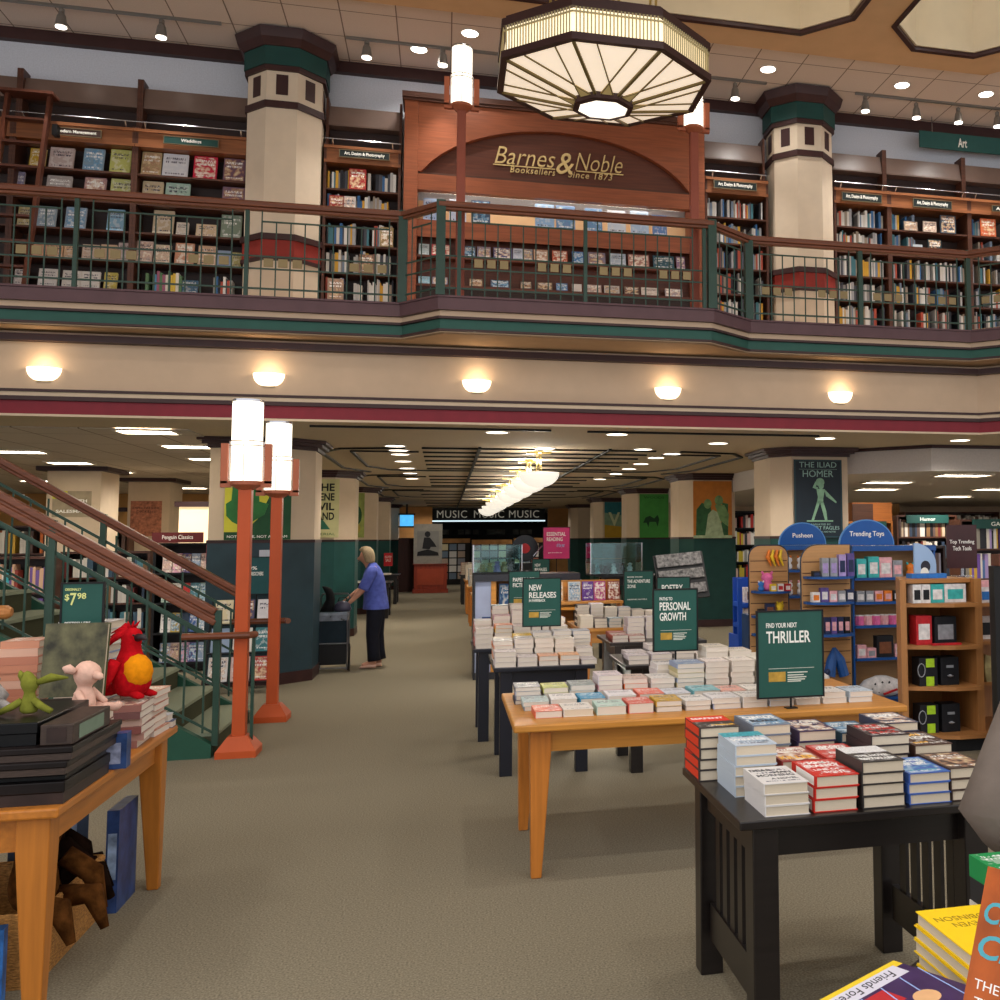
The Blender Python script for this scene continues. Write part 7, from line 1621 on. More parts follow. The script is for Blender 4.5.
t = thing('toy_shelf_unit', 'blue shelved toy unit under the Trending Toys arch', 'toy display', (cxt, yb, 0))
q = M(); q.box(-w/2, w/2, .30, .33, 0, z1); q.build('back_panel', slat, t)
for s in (-1, 1):
    q = M(); q.box(s*w/2-.02 if s > 0 else -w/2, w/2 if s > 0 else -w/2+.02, 0, .299, .10, z1-.05); q.build('side_panel', blue, t)
q = M(); q.box(-w/2, w/2, -.02, .299, z1-.049, z1); q.build('header_strip', blue, t); q = M(); q.box(-w/2, w/2, -.02, .299, 0, U(880, 697, yb)[1]-.03); q.build('base', bluedk, t)
zt = []
for sy in (577.5, 601.5, 625, 657.5, 697):
    z = U(880, sy, yb)[1]; zt.append(z); q = M(); q.box(-w/2+.021, w/2-.021, -.02, .299, z-.025, z); q.build('shelf', blue, t)
def arch(px0, px1, py0, py1, y, body, lab):
    (x0, zz1), (x1, zz0) = U(px0, py0, y), U(px1, py1, y); w, h = x1-x0, zz1-zz0; t = thing('arch_sign', lab, 'sign', ((x0+x1)/2, y, zz0))
    def pts(k): return [(w/2*k*math.cos(a), h*k*math.sin(a)) for a in [PI*i/20 for i in range(21)]]
    for nm, k, y0, y1, mt in (('rim', 1.0, -.01, .01, mat('arch_rim', '#4f86c0', .4, 0, 0)), ('face', .955, -.016, -.0101, mat('arch_blue', '#124f96', .35, 0, .12, 5))):
        p = pts(k); n = len(p); q = M(); q.add([(x, y0, z) for x, z in p]+[(x, y1, z) for x, z in p], [tuple(range(n))[::-1], tuple(range(n, 2*n))]+[(i, n+i, n+(i+1) % n, (i+1) % n) for i in range(n)]); q.build(nm, mt, t)
    text(body, (0, -.017, h*.42), w*(.62 if len(body) > 8 else .42), h*(.25 if len(body) > 8 else .2), white, t, bold=.01)
    return t
arch(838, 894, 519.5, 545, yb+.05, 'Trending Toys', 'large blue arch sign reading Trending Toys')
q = M(); xq0, zq = U(782, 545.5, 10.4); xq1 = U(830, 546, 10.4)[0]; t2 = thing('toy_shelf_unit', 'tan toy unit with white plush under the smaller blue arch', 'toy display', ((xq0+xq1)/2, 10.4, 0)); w2 = (xq1-xq0)/2
q.box(-w2, w2, .28, .31, 0, zq); q.build('back_panel', slat, t2); q = M(); q.box(-w2, w2, 0, .279, zq-.05, zq); q.build('header_strip', blue, t2)
zz = [U(795, y_, 10.4)[1] for y_ in (570, 596, 640)]
for z in zz: q = M(); q.box(-w2, w2, 0, .279, z-.025, z); q.build('shelf', blue, t2)
q = M(); q.box(-w2, w2, 0, .279, 0, .1); q.build('base', bluedk, t2)
arch(778, 826, 522.5, 544.5, 10.45, 'Pusheen', 'smaller blue arch sign left of the Trending Toys arch')
for i in range(3): toy_plush((xq0+xq1)/2-w2+.10+.15*i, 10.5, zz[0]+.001, .06, 'white', f'{["left", "middle", "right"][i]} white plush on the shelf under the smaller arch', 'orange'); toy_plush((xq0+xq1)/2-w2+.10+.15*i, 10.5, zz[1]+.001, .065, 'white', f'{["left", "middle", "right"][i]} white plush on the second shelf under the smaller arch', 'rose')
L0 = xa_+.04
for i, (c, wd, h, c2) in enumerate((('teal', .10, .18, 'white'), ('teal', .11, .2, 'white'), ('rose', .13, .19, 'white'), ('grey', .10, .16, 'rose'))):
    toy_box(L0+.06+.125*i, yb+.05, zt[0]+.001, wd, .1, h, c, f'{["left teal", "second teal", "pink patterned", "grey"][i]} boxed toy on the top shelf under Trending Toys', c2)
for i, (c, c2) in enumerate((('orange', 'teal'), ('rose', 'orange'), ('rose', 'orange'))): toy_plush(xb2-.24+.085*i, yb+.06, zt[0]+.001, .055, c, f'{["orange", "first pink", "second pink"][i]} plush horse toy on the top shelf under Trending Toys', c2)
for i, (c, c2) in enumerate((('grey', 'white'), ('grey', 'white'), ('rose', 'orange'), ('orange', 'rose'), ('black', 'white'), ('yellow', 'white'))): toy_box(L0+.05+.095*i, yb+.05, zt[1]+.001, .08, .08, .10, c, f'{["first", "second", "third", "fourth", "fifth", "sixth"][i]} small toy box from left on the second shelf under Trending Toys', c2)
for i in range(6):
    o = M().lathe([(.045, 0), (.045, .085)], n=6).build('toy_tin', tm('rose' if i % 2 else 'pink'), loc=(L0+.05+.085*i, yb+.05, zt[2]+.001)); tag(o, f'{["first", "second", "third", "fourth", "fifth", "sixth"][i]} pink hexagonal tin from left on the third toy shelf', 'tin', 'pink tins on the toy shelf'); M().lathe([(.047, .0855), (.047, .095)], n=6).build('lid', tm('white'), o)
for i, (c, wd, h, c2) in enumerate((('rose', .09, .12, 'white'), ('rose', .09, .09, 'grey'), ('black', .17, .2, 'brown'), ('rose', .1, .12, 'white'), ('teal', .1, .1, 'white'))): toy_box(L0+.05+[0, .1, .24, .39, .5][i], yb+.05, zt[3]+.001, wd, .09, h, c, f'{["first pale pink", "second pale pink", "tall black", "pink", "teal"][i]} toy box on the fourth shelf under Trending Toys', c2)
cu_ = thing('patterned_cushion', 'white cushion with dark and red pattern on the lowest toy shelf', 'cushion', (xa_+.30, yb+.06, zt[4]+.001))
blob([(0, 0, .001, .12, .06), (0, 0, .03, .21, .09), (0, 0, .09, .24, .10), (0, 0, .15, .18, .08), (0, 0, .19, .06, .04), (0, 0, .195, .01, .01)]).build('cushion', tm('white'), cu_, smooth=True)
q = M()
for i in range(12): a = i*2.4; q.lathe([(.001, -.012), (.013, 0), (.001, .012)], (.19*math.cos(a)*(.4+.5*(i % 3)/2), -.085+.01*abs(math.cos(a)), .09+.05*math.sin(a)), 6)
q.build('dots', tm('black'), cu_); q = M(); q.tube([(-.02, -.105, .03), (.05, -.107, .05), (.12, -.10, .07)], .012, 6); q.build('red_stitching', tm('red'), cu_)
# ---- pale blue rounded panel and the tech sign
(x0, zz1), (x1, zz0) = U(913.5, 543, 8.6), U(936, 580, 8.6)
t = thing('rounded_sign', 'pale blue rounded panel with plain dark and white spots', 'sign', ((x0+x1)/2, 8.6, 0)); w = x1-x0
pts = [(-w/2, 0), (w/2, 0)]+[(-w/2+w*math.cos(a), zz1-.2+.2*math.sin(a)) for a in [PI/2*k/7 for k in range(8)]]
n = len(pts); q = M(); q.add([(x, -.012, z) for x, z in pts]+[(x, .012, z) for x, z in pts], [tuple(range(n))[::-1], tuple(range(n, 2*n))]+[(i, n+i, n+(i+1) % n, (i+1) % n) for i in range(n)]); q.build('panel', mat('pale_blue', '#9db8da', .5, 0, .05, 5), t)
shape(t, w, zz1, disc(.5, .86, .22, .035), mat('spot_dark', '#2a2a34', .5, 0, .3, 20), y=-.0125); shape(t, w, zz1, disc(.45, .82, .2, .035), white, y=-.0135); shape(t, w, zz1, disc(.62, .74, .26, .045), white, y=-.0125)
# ---- wooden corner end unit with electronics
ye = 7.15
xe0 = U(900, 640, ye)[0]; xe1 = U(979, 640, ye)[0]; zt_ = U(938, 579, ye)[1]
xu = U(969.5, 640, ye)[0]
t = thing('corner_shelf_unit', 'light wooden corner shelf unit holding boxed electronics', 'shelf unit', ((xe0+xe1)/2, ye, 0)); hw = (xe1-xe0)/2
beech = wood('beech', '#a8723f', .45, .12, 2); beechs = wood('beech_shelf', '#a87240', .45, .12, 0)
q = M(); q.prism([(-hw, -.02), (-hw+.045, -.03), (-hw+.275, .55), (-hw+.23, .55)], .13, zt_); q.build('left_panel', beech, t)
q = M(); q.box(hw-.06, hw, -.06, .55, .13, zt_); q.build('right_panel', beech, t)
q = M(); q.box(-hw+.276, hw-.0601, .52, .55, .13, zt_); q.build('back_panel', beech, t)
q = M(); q.prism([(-hw+.05, -.0), (.06, -.1), (hw+.9, -.1), (hw+.9, .54), (-hw+.25, .54)], 0, .10); q.build('plinth', blackm, t)
ze = []
for sy in (603, 645, 686):
    z = U(925, sy, ye)[1]; ze.append(z); q = M(); q.prism([(-hw+.265, .519), (hw-.061, .519), (hw-.061, -.13), (.06, -.13), (-hw+.065, .015)], z-.03, z); q.build('shelf', beechs, t)
zb0 = .13; ze.append(zb0); q = M(); q.prism([(-hw+.24, .5499), (hw+.9, .5499), (hw+.9, -.16), (.06, -.16), (-hw, .0)], .1001, .1295); q.build('bottom_shelf', beechs, t)
q = M(); q.prism([(-hw+.06, .0), (hw-.0601, .0), (hw-.0601, .5199), (-hw+.265, .5199)], zt_-.03, zt_); q.build('top_board', beechs, t)
q = M(); q.box(hw+.001, hw+.9, .5, .53, .13, zt_-.1); q.build('side_back_panel', beech, t)
for sy in (603, 641, 682):
    z = U(990, sy, ye)[1]; q = M(); q.box(hw+.0005, hw+.9, -.02, .4995, z-.025, z); q.build('side_shelf', beechs, t)
cxe = (xe0+xe1)/2
def tech(x, z, w, d, h, c, label, c2, y=.12): return toy_box(cxe+x, ye+y, z+.001, w, d, h, c, label, c2, 'boxed electronics on the corner unit', 'electronics_box', 'box')
for i, (x, w, c, lab, c2) in enumerate(((-.19, .07, 'white', 'first slim white box with black picture on the corner unit top shelf', 'black'), (-.115, .07, 'white', 'second slim white box with black picture on the corner unit top shelf', 'black'), (-.02, .11, 'teal', 'teal and white boxed gadget on the corner unit top shelf', 'white'), (.13, .18, 'white', 'wide white box with teal kettle shaped gadget on corner unit', 'teal'))): tech(x, ze[0], w, .1, .14, c, lab, c2, .03)
tech(-.13, ze[1], .13, .12, .22, 'red', 'red and white boxed headset on the second shelf of corner unit', 'white', .06); tech(.04, ze[1], .18, .12, .21, 'black', 'black boxed headset on the second shelf of corner unit', 'grey', .04)
q = M(); q.box(-.12, .12, -.02, .02, 0, .015); tag(q.build('red_packet', tm('red'), loc=(cxe+.02, ye-.06, ze[1]+.001)), 'flat red packet at the front of the second electronics shelf', 'packet')
for k, nm in ((2, 'third'), (3, 'lowest')):
    for i, x in enumerate((-.11, .07)):
        o = tech(x, ze[k], .15, .13, .21, 'black', f'{["left", "right"][i]} black box with lime green label on {nm} electronics shelf', None, .05)
        if i == 0:
            q = M(); q.box(-.02, .05, -.068, -.0655, .14, .205); q.build('lime_label', tm('lime'), o); q = M(); q.box(-.02, .045, -.068, -.0655, .0, .07); q.build('lime_label', tm('lime'), o)
            q = M(); q.tube([(-.06+.03*math.cos(a), -.07, .12+.05*math.sin(a)) for a in [2*PI*i_/12 for i_ in range(13)]], .004, 5); q.build('headphone_print', tm('grey'), o)
        else:
            q = M(); q.lathe([(.001, -.012), (.026, 0), (.001, .012)], (0, -.07, .07), 10); q.box(-.03, .03, -.068, -.0655, .13, .15); q.build('silver_print', tm('grey'), o)
# items in the right compartment
z = U(990, 641, ye)[1]
o = toy_box(cxe+hw+.13, ye+.15, z+.001, .13, .04, .18, 'white', 'white framed picture box in the side compartment of corner unit', 'black', None, 'framed_box', 'box')
z = U(990, 682, ye)[1]
bg = thing('canvas_bag', 'beige and olive folded bag with dark strap in side compartment', 'bag', (cxe+hw+.19, ye+.065, z+.001)); q = M(); q.loft([[(-.13, -.06, 0), (.15, -.06, 0), (.15, .08, 0), (-.13, .08, 0)], [(-.14, -.05, .10), (.16, -.05, .12), (.16, .08, .12), (-.14, .08, .10)], [(-.10, .0, .2), (.14, .0, .14), (.14, .05, .14), (-.10, .05, .2)]]); q.build('body', mat('bag_beige', '#a89a6a', .85, 0, .3, 12), bg); q = M(); q.tube([(-.08, -.075, .06), (-.08, -.13, .0), (-.07, -.14, -.10), (.0, -.14, -.2), (.05, -.14, -.05), (.05, -.13, .0), (.05, -.075, .04)], .012, 6); q.build('strap', blackm, bg)
z = U(990, 603, ye)[1]
for i, (c, c2) in enumerate((('white', 'blue'), ('white', 'teal'))): toy_box(cxe+hw+.12+.2*i, ye+.1, z+.001, .17, .12, .12, c, f'{["left", "right"][i]} white and blue box on the top side shelf of corner unit', c2, 'boxed electronics on the corner unit', 'electronics_box', 'box')
toy_box(cxe+hw+.12, ye+.1, z+.122, .15, .1, .05, 'rose', 'small salmon packet on the white and blue box', None, None, 'packet', 'packet')
o = M().box(-.15, .15, -.05, .05, 0, .035).build('blue_packet', tm('blue'), loc=(cxe-.0, ye+.2, zt_+.001)); tag(o, 'flat blue packet lying on top of the corner unit', 'packet')
(x0, zz1), (x1, zz0) = U(946, 525, ye+.35), U(977, 568, ye+.35)
t = thing('tech_sign', 'dark brown sign reading Top Trending Tech Tools above corner unit', 'sign', ((x0+x1)/2, ye+.35, zt_+.001)); w = x1-x0; zz = zz0-zt_-.001; h = zz1-zz0
q = M(); q.box(-w/2, w/2, -.008, .008, zz, zz+h); q.build('board', mat('tech_board', '#38191a', .4, 0, .25, 5), t); q = M(); q.box(-.012, .012, -.006, .006, 0, zz); q.box(-.08, .08, -.05, .05, 0, .006); q.build('stand', chrome, t)
text('Top Trending', (0, -.009, zz+h*.60), w*.82, h*.11, white, t); text('Tech Tools', (0, -.009, zz+h*.46), w*.62, h*.10, white, t)
# ---- black metal end frame at the right edge
xk, zk = U(991.5, 566, 6.55); zk2 = U(990, 557, 6.55)[1]
t = thing('black_shelf_frame', 'black shelf frame with wooden top block at the right edge', 'shelf unit', (xk+.4, 6.55, 0))
q = M(); q.box(-.4, -.35, -.03, .03, 0, zk); q.build('upright', blackm, t); q = M(); q.box(.35, .4, -.03, .03, 0, zk); q.build('upright', blackm, t); q = M(); q.box(-.4, .4, .031, .045, .1, zk); q.build('back_panel', shelfdark, t); q = M(); q.box(-.37, .42, -.05, .06, zk+.001, zk2+.02); q.build('wooden_top', wood('mahogany', '#5a2f1c', .4, .2), t); q = M(); q.box(-.35, .35, -.025, .0305, .3, .33); q.box(-.35, .35, -.025, .0305, .8, .83); q.build('shelf', blackm, t)
# ---- blue cardboard rack between pillar and toys
xr0, zr1 = U(733, 578, 11.2); xr1 = U(750, 578, 11.2)[0]
t = thing('cardboard_rack', 'bright blue cardboard rack of white framed boxes beside the green pillar', 'rack', ((xr0+xr1)/2+.10, 11.2, 0)); w2 = (xr1-xr0)/2+.10; cb = mat('cardboard_blue', '#1748a8', .5, 0, .06, 6)
q = M(); q.box(-w2, -w2+.05, -.2, -.15, 0, zr1); q.box(-w2, -w2+.03, -.15, .2, 0, zr1*.45); q.build('side_panel', cb, t); q = M(); q.box(w2-.02, w2, -.2, .2, 0, zr1); q.build('side_panel', cb, t); q = M(); q.box(-w2+.051, w2-.021, .18, .2, 0, zr1); q.build('back_panel', cb, t)
for k, sy in enumerate((602, 623, 644)):
    z = U(741, sy, 11.2)[1]; q = M(); q.box(-w2+.051, w2-.021, -.2, .179, z-.05, z); q.build('shelf', cb, t)
    toy_box((xr0+xr1)/2+.10, 11.12, z+.001, .2, .1, .17, 'white', f'{["top", "middle", "bottom"][k]} white framed box in the blue cardboard rack', ['brown', 'yellow', 'blue'][k], 'boxes in the blue rack')
q = M(); q.box(-w2+.051, w2-.021, -.2, -.18, 0, U(741, 648, 11.2)[1]); q.build('base_front', cb, t); 
# ================================================================== BACKGROUND BOOKCASES (RIGHT AND LEFT)
def floor_case(x0, x1, y, h, ns, label, mt=shelfwood, back=shelfdark, fill=True, sign=None, pal=SPINES, d=.34, signm=None, hb=.0):
    t = thing('bookcase', label, 'bookcase', ((x0+x1)/2, y, 0)); w2 = (x1-x0)/2
    for s in (-1, 1): q = M(); q.box(s*w2-.03 if s > 0 else -w2, w2 if s > 0 else -w2+.03, 0, d, 0, h); q.build('side_panel', mt, t)
    q = M(); q.box(-w2+.031, w2-.031, d-.02, d, 0, h); q.build('back_panel', back, t); q = M(); q.box(-w2+.031, w2-.031, 0, d-.021, h-.03, h); q.build('top_board', mt, t)
    st_ = (h-.12)/ns
    for k in range(ns):
        z = .12+k*st_; q = M(); q.box(-w2+.031, w2-.031, 0, d-.021, z-.025, z); q.build('shelf', mt, t)
        if fill: shelf_fill(x0+.04, x1-.04, y+.03, z, st_-.05, .2, .92, pal, (.025, .06))
    if sign:
        q = M(); q.box(-w2*.7, w2*.7, -.03, -.001, h-.14, h); q.build('header_sign', signm or signgrn, t); text(sign, (0, -.031, h-.07), w2*.5, .06, cream_l, t)
    return t
px = lambda p, y: U(p, 530, y)[0]
dkpal = ['#3a3030', '#5a4640', '#8f8a84', '#c9c2b8', '#6b2a28', '#2f3d50', '#b9a58a', '#1e1c20', '#d8d0c4', '#7a5a3a', '#40586a']
floor_case(px(731, 19.5), px(762, 19.5), 19.5, 2.15, 6, 'tall black bookcase seen between orange poster pillar and toy stand', blackm, blackm, pal=['#d8d3ca', '#c9a9a0', '#8f8f8a', '#b8322c', '#e0dcd0', '#3a3a3e', '#c9b23a'])
floor_case(px(846, 15), px(893, 15), 15, 1.86, 4, 'wooden case with dark end panel behind the Trending Toys arch', wood('honey_case', '#a8682f', .45, .15, 2), shelfdark, fill=True, sign='Puzzles', pal=dkpal)
q = M(); x0, x1 = px(853, 15), px(893, 15); q.box(x0, x1, 15.02, 15.3, 1.862, 2.16); q.box(x0, x0+.35, 15.0, 15.019, 1.862, 2.14, 1); tag(q.build('display_block', [wood('honey_block', '#a35f28', .45, .15, 0), shelfwood]), 'orange brown wooden block on top of the case behind the arch', 'display block')
floor_case(px(897, 16), px(957, 16), 16, 1.98, 5, 'dark bookcase with green header behind the brown tech sign', shelfwood, shelfdark, sign='Humor', pal=dkpal)
floor_case(px(960, 13.5), px(1040, 13.5), 13.5, 1.86, 4, 'dark games bookcase with green header at the right edge', shelfwood, shelfdark, sign='GAMES', pal=['#6f4f9a', '#a58fc0', '#c9a03a', '#2a2a30', '#8a8478', '#4f6f9f', '#d8d0c4'])
floor_case(px(800, 22), px(860, 22), 22, 2.1, 5, 'pale bookcase far behind the Iliad pillar', wood('pale_case', '#c0a070', .5, .1, 2), shelfdark, pal=dkpal)
floor_case(px(905, 22.5), px(1000, 22.5), 22.5, 2.2, 5, 'long bookcase far behind the games shelves', shelfwood, shelfdark, pal=['#d8d3ca', '#c9c2b8', '#e0dcd0', '#8f8a84', '#5a4640'])
floor_case(px(905, 11.2), px(945, 11.2), 11.2, 1.50, 4, 'dark low bookcase directly behind the toy unit', shelfdark, shelfdark, pal=['#5a4640', '#2f2f38', '#8f8a94', '#c9c2c8', '#40404a'])
b = M(); b.box(5.4, 17.4, 26.5, 26.7, 0, 2.46); struct('wall_rear_right', b, cream)
b = M(); b.box(px(872, 24), px(900, 24), 24.0, 24.3, 0, 2.455); struct('wall_pier', b, wood('pier_wood', '#b98a50', .5, .1, 2))
(x0, z1), (x1, z0) = U(915, 497, 26.45), U(922, 505, 26.45); q = M(); q.box(x0, x1, 26.40, 26.49, z0, z1); o = tag(q.build('alarm_sign', tm('red')), 'small red square sign high on the rear right wall', 'sign')
q = M(); q.box(x0+.06, x1-.06, 26.39, 26.399, z0+.05, z1-.05); q.build('white_mark', white, o)
(x0, z1), (x1, z0) = U(980, 499, 26.45), U(994, 505, 26.45); q = M(); q.box(x0, x1, 26.42, 26.49, z0, z1); o = tag(q.build('wall_sign', signblk), 'small dark sign high on the rear right wall near edge', 'sign'); text('Music', ((x0+x1)/2, 26.419, (z0+z1)/2), (x1-x0)*.6, (z1-z0)*.5, white, o)
# left: behind the stairs
lp = lambda p, y: U(p, 560, y)[0]
floor_case(lp(153, 14.0), lp(216, 14.0), 14.0, U(185, 543, 14.0)[1], 4, 'black bookcase left of the nearest pillar with face out magazines', blackm, shelfdark, fill=False)
hB = U(185, 543, 14.0)[1]; stB = (hB-.12)/4
magc = ['#8fa0b8', '#d8d0c4', '#3f5f9a', '#c9a9a0', '#b8322c', '#e8e0d8', '#d9a0b0', '#4f7f8a', '#c2a24a', '#5a4a7a', '#9fb0a0', '#2f3d50']
for r in range(3, -1, -1):
    for c in range(5):
        x = lp(158, 14)+.04+(c+.5)*(lp(212, 14)-lp(158, 14)-.08)/5; z = .12+r*stB
        face_book(x, z, .118, min(.24, stB-.07), magc[(r*5+c*3) % 12], f'{["first", "second", "third", "fourth", "fifth"][c]} face out magazine from left, {["bottom", "third", "second", "top"][r]} shelf of black bookcase behind stairs', RNG.randrange(4), y=14.05, lean=10, group='magazines behind the stairs', t=.012)
(x0, z1), (x1, z0) = U(152, 532.5, 13.9), U(203, 541, 13.9)
q = M(); q.box(x0, x1, 13.9, 13.93, hB+.005, z1); o = tag(q.build('maroon_sign', mat('maroon_sign', '#5a1c1c', .5, 0, .05)), 'long maroon sign on top of the black bookcase behind stairs', 'sign'); text('Penguin Classics', ((x0+x1)/2, 13.899, (hB+z1)/2+.0), (x1-x0)*.6, (z1-hB)*.5, cream_l, o)
q = M(); x_ = U(214, 555, 13.8)[0]; q.box(x_-.07, x_+.05, 13.7, 13.78, U(214, 564, 13.8)[1], U(214, 545, 13.8)[1]); o = tag(q.build('red_box', tm('red')), 'bright red box hanging at the end of the bookcase behind stairs', 'box')
floor_case(lp(60, 15.2), lp(150, 15.2), 15.2, 1.5, 4, 'dark bookcase in the middle behind the stair railings', shelfwood, shelfdark, pal=dkpal+['#d8d0c4', '#e8e0d8', '#4f7f8a'])
floor_case(lp(-60, 14.4), lp(52, 14.4), 14.4, 1.45, 3, 'dark bookcase at the left edge behind the stair railings', shelfwood, shelfdark, pal=['#2f8a94', '#3fa0a8', '#d8d0c4', '#c9a080', '#6a4f8a', '#e0d0c0', '#8a3a30'])
floor_case(lp(-30, 18.5), lp(45, 18.5), 18.5, 1.9, 4, 'tall bookcase with orange spines farther behind the stairs', shelfwood, shelfdark, pal=['#d8702a', '#c9a03a', '#8a3a30', '#d8d0c4', '#5a4640'])
floor_case(lp(60, 20), lp(128, 20), 20, 1.85, 4, 'tall bookcase with orange and white books far behind stairs', shelfwood, shelfdark, pal=['#e06a20', '#d8702a', '#d8d0c4', '#3a3030', '#5a4640', '#c9c2b8'], sign='FICTION')
floor_case(lp(100, 17), lp(150, 17), 17, 1.45, 3, 'low bookcase with white striped books far behind stairs', shelfwood, shelfdark, pal=['#d8d3ca', '#3f5f9a', '#b8b0a8', '#e06a20'])
b = M(); b.box(-15.4, -4.6, 27, 27.2, 0, 2.78); struct('wall_rear_left', b, mat('rear_tan', '#b98a52', .8, 0, .08, 2))
for k, (a, b3) in enumerate(((96, 118), (118, 133), (168, 182), (206, 224))):
    q = M(); q.box(lp(a, 26.9), lp(b3, 26.9), 26.9, 26.99, 2.35, 2.45); struct('trim_rear', q, brown)
(x0, z1), (x1, z0) = U(104, 499, 22), U(116, 506, 22)
t = thing('exit_sign', 'red lettered EXIT sign hanging behind the stairs', 'sign', ((x0+x1)/2, 22, z0)); w2 = (x1-x0)/2; q = M(); q.box(-w2, w2, -.03, .03, 0, z1-z0); q.build('box', mat('exit_box', '#cfc4b0', .5, 0, 0), t); text('EXIT', (0, -.031, (z1-z0)/2), w2*1.5, (z1-z0)*.7, mat('exit_red', '#c82020', .5, 0, 0, emit=1), t, bold=.03); q = M(); q.bar((0, 0, z1-z0), (0, 0, 2.78-z0), .02, .02, up=(0, 1, 0)); q.build('stem', chrome, t)
# low rack at the foot of the nearest pillar
t = thing('magazine_rack', 'black wire magazine rack standing against the nearest left pillar', 'rack', (-2.12, 12.05, 0))
q = M()
for s in (-1, 1): q.bar((s*.34, .2, 0), (s*.34, .2, 1.0), .02, .02, up=(0, 1, 0)); q.bar((s*.34, -.2, 0), (s*.34, .15, .9), .02, .02, up=(0, 1, 0))
for z, y_ in ((.12, -.18), (.42, -.08), (.72, .03)): q.box(-.34, .34, y_-.02, y_+.16, z-.012, z)
q.build('wire_frame', blackm, t)
for r, (z, y_) in enumerate(((.125, -.13), (.425, -.03), (.725, .08))):
    for c in range(3): face_book(-2.12-.22+.22*c, z-.004, .19, .26, ['#d8d3ce', '#c9a9a0', '#b8322c', '#8fa0b8', '#e0d8cc', '#2f6f74', '#d9c9a0', '#4a3f5a', '#cfc8c8'][r*3+c], f'{["left", "middle", "right"][c]} magazine on the {["bottom", "middle", "top"][r]} tier of wire rack by the pillar', RNG.randrange(4), y=12.05+y_, lean=14, group='magazines on the wire rack', t=.012)
# ------------------------------------------------------------------ books: the 300 that show largest stay single things, the rest join the shelved books
KEEP = 296
bpy.context.view_layer.update()
_dg = bpy.context.evaluated_depsgraph_get()
_cam = Vector((0, 0, EYE))
def _px(p):
    d = p-_cam; z = d.dot(_fw2); return (F_PX*d.dot(RT)/z+CX, CY-F_PX*d.dot(UP)/z) if z > .05 else None
_fw2 = RT.cross(UP)*-1
def _shown(o):
    mw = o.matrix_world; tot = 0
    for ax in range(3):
        for sg in (0, 1):
            lo = [-.5, -.5, 0]; hi = [.5, .5, 1]
            k = hi[ax] if sg else lo[ax]; u_, v_ = [i for i in range(3) if i != ax]
            def P(a, b):
                p = [0, 0, 0]; p[ax] = k; p[u_] = lo[u_]+(hi[u_]-lo[u_])*a; p[v_] = lo[v_]+(hi[v_]-lo[v_])*b; return mw @ Vector(p)
            c = P(.5, .5); nrm = c-(mw @ Vector((0, 0, .5)))
            if nrm.dot(_cam-c) <= 0: continue
            q4 = [_px(P(a, b)) for a, b in ((0, 0), (1, 0), (1, 1), (0, 1))]
            if None in q4: continue
            area = abs(sum(q4[i][0]*q4[(i+1) % 4][1]-q4[(i+1) % 4][0]*q4[i][1] for i in range(4)))/2
            ok = 0; S5 = ((.5, .5), (.15, .2), (.85, .2), (.15, .8), (.85, .8))
            for a, b in S5:
                p = P(a, b); xy = _px(p)
                if xy is None or not (0 <= xy[0] < 1000 and 0 <= xy[1] < 1000): continue
                d = (p-_cam).normalized(); org = _cam.copy(); L = (p-_cam).length
                for _ in range(4):
                    hit, loc, _n, _i, ob, _m = S.ray_cast(_dg, org, d)
                    if not hit or (loc-_cam).length > L-.004: ok += 1; break
                    if ob == o or ob.parent == o or (ob.parent and ob.parent.parent == o): ok += 1; break
                    if 'pane' in ob.name or 'glass' in ob.name or 'liner' in ob.name: org = loc+d*.01; continue
                    break
            tot += area*ok/5
    return tot
_books = [o for o in COL.objects if o.parent is None and o.type == 'MESH' and o.get('category') == 'book']
_sc = sorted(((_shown(o), o.name) for o in _books), reverse=True)
print('books', len(_sc), 'shown', sum(1 for s_, n_ in _sc if s_ > 0), 'last kept', _sc[min(KEEP, len(_sc))-1][0])
for s_, n_ in _sc[KEEP:]:
    o = bpy.data.objects[n_]; mw = o.matrix_world; me = o.data; col = tuple(o.color[:3])
    for ch in o.children: bpy.data.objects.remove(ch)
    vs = [mw @ v.co for v in me.vertices]; b0 = len(SHELVED.v); SHELVED.v += [tuple(v) for v in vs]
    for p in me.polygons:
        SHELVED.f.append([b0+i for i in p.vertices]); SHELVED.mi.append(0); SHELVED.c.append(lin('#d2c4b2') if p.material_index == 2 else col)
    bpy.data.objects.remove(o)
# ------------------------------------------------------------------ all the small upright shelf books, nobody's to count
if SHELVED.v:
    o = SHELVED.build('shelved_books', attrcol('spines', .5), fix=False)
    tag(o, 'the many further books in piles and rows on shelves and far tables', 'books', kind='stuff')
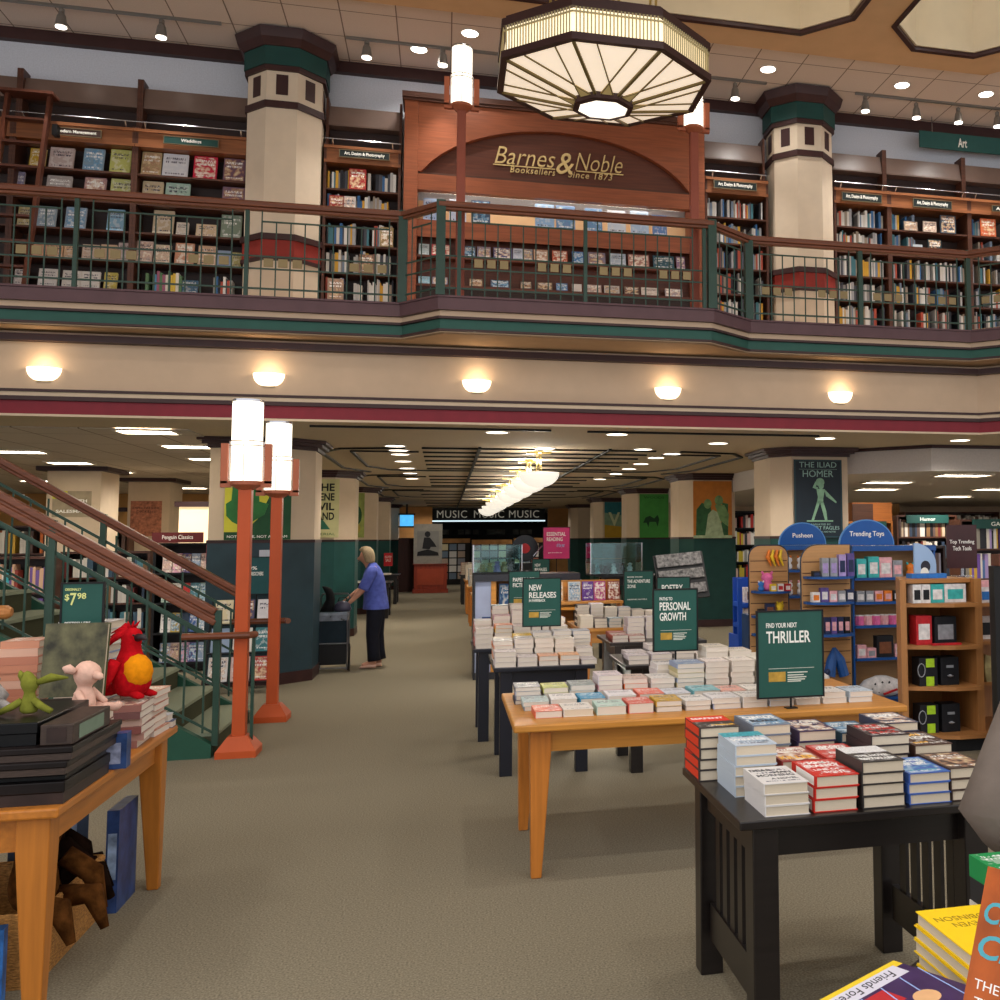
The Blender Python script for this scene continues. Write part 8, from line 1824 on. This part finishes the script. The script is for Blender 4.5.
# ------------------------------------------------------------------ the room's own lamps, and fill spots added for the hall
for x, y in TH: spot((x, y-.02, CU-.27), 110, 75, .7, .04, (1, .96, .92), (math.radians(-8), 0, 0), 'track_bulb')
for px, py in ((419, 49), (470, 33), (768, 69), (902, 85), (986, 94)):
    x, y = G(px, py, CU); spot((x, y, CU-.02), 60, 130, .8, .08, (1, .97, .93), name='downlight_bulb')
for px, py in ((497, 432), (617, 434), (718, 443), (398.4, 450), (407, 468), (412, 478.4), (656, 457.5), (629, 468.7), (600, 479), (825, 438), (960, 440)):
    x, y = G(px, py, CL); spot((x, y, CL-.02), 110, 150, .9, .1, (1, .94, .86), name='downlight_bulb')
# rows of unseen spots added under the ceiling to brighten the hall
for x in (-4.5, -1.2, 2.2, 5.6):
    for y in (1.6, 4.6): spot((x, y, ZS-.03), 260, 150, .9, .12, (1, .98, .95), name='hall_fill_spot')
point((cc[0], cc[1], zb0+.2), 25, .2, (1, .93, .8), 'chandelier_bulb')
for x, y, p in ((1.3, 7.2, 28), (-.9, 9.3, 10), (3.5, 9.3, 10), (5.76, 9.84, 9)): point((x, y, 8.1), p, .1, (1, .95, .86) if x < 5 else (.85, .92, 1), 'cove_lamp')

for x, y in ((-4.2, 13), (-6.5, 15.5), (-4.2, 18), (-8.5, 20), (-5, 23), (6.4, 13.2), (8.2, 15.5), (11, 17.5), (7, 19), (9.5, 23)):
    spot((x, y, CL-.05 if x < 4 else 2.43), 90, 165, .9, .04, (1, .95, .88), name='troffer_tube')
for y in (20.5, 26, 31, 36):
    for x in (-.6, 3.1): spot((x, y, CL-.03), 90, 160, .9, .1, (1, .94, .86), name='downlight_bulb')
# ------------------------------------------------------------------ world: daylight from the shop front behind the viewer
w = bpy.data.worlds.new('daylight'); S.world = w; w.use_nodes = True
w.node_tree.nodes['Background'].inputs[0].default_value = (.97, .97, 1.0, 1)
w.node_tree.nodes['Background'].inputs[1].default_value = 1.25
S.view_settings.exposure = 0.4
S.cycles.use_denoising = True
S.cycles.max_bounces = 6; S.cycles.diffuse_bounces = 3; S.cycles.glossy_bounces = 3; S.cycles.transmission_bounces = 4; S.cycles.transparent_max_bounces = 8
S.cycles.sample_clamp_indirect = 6
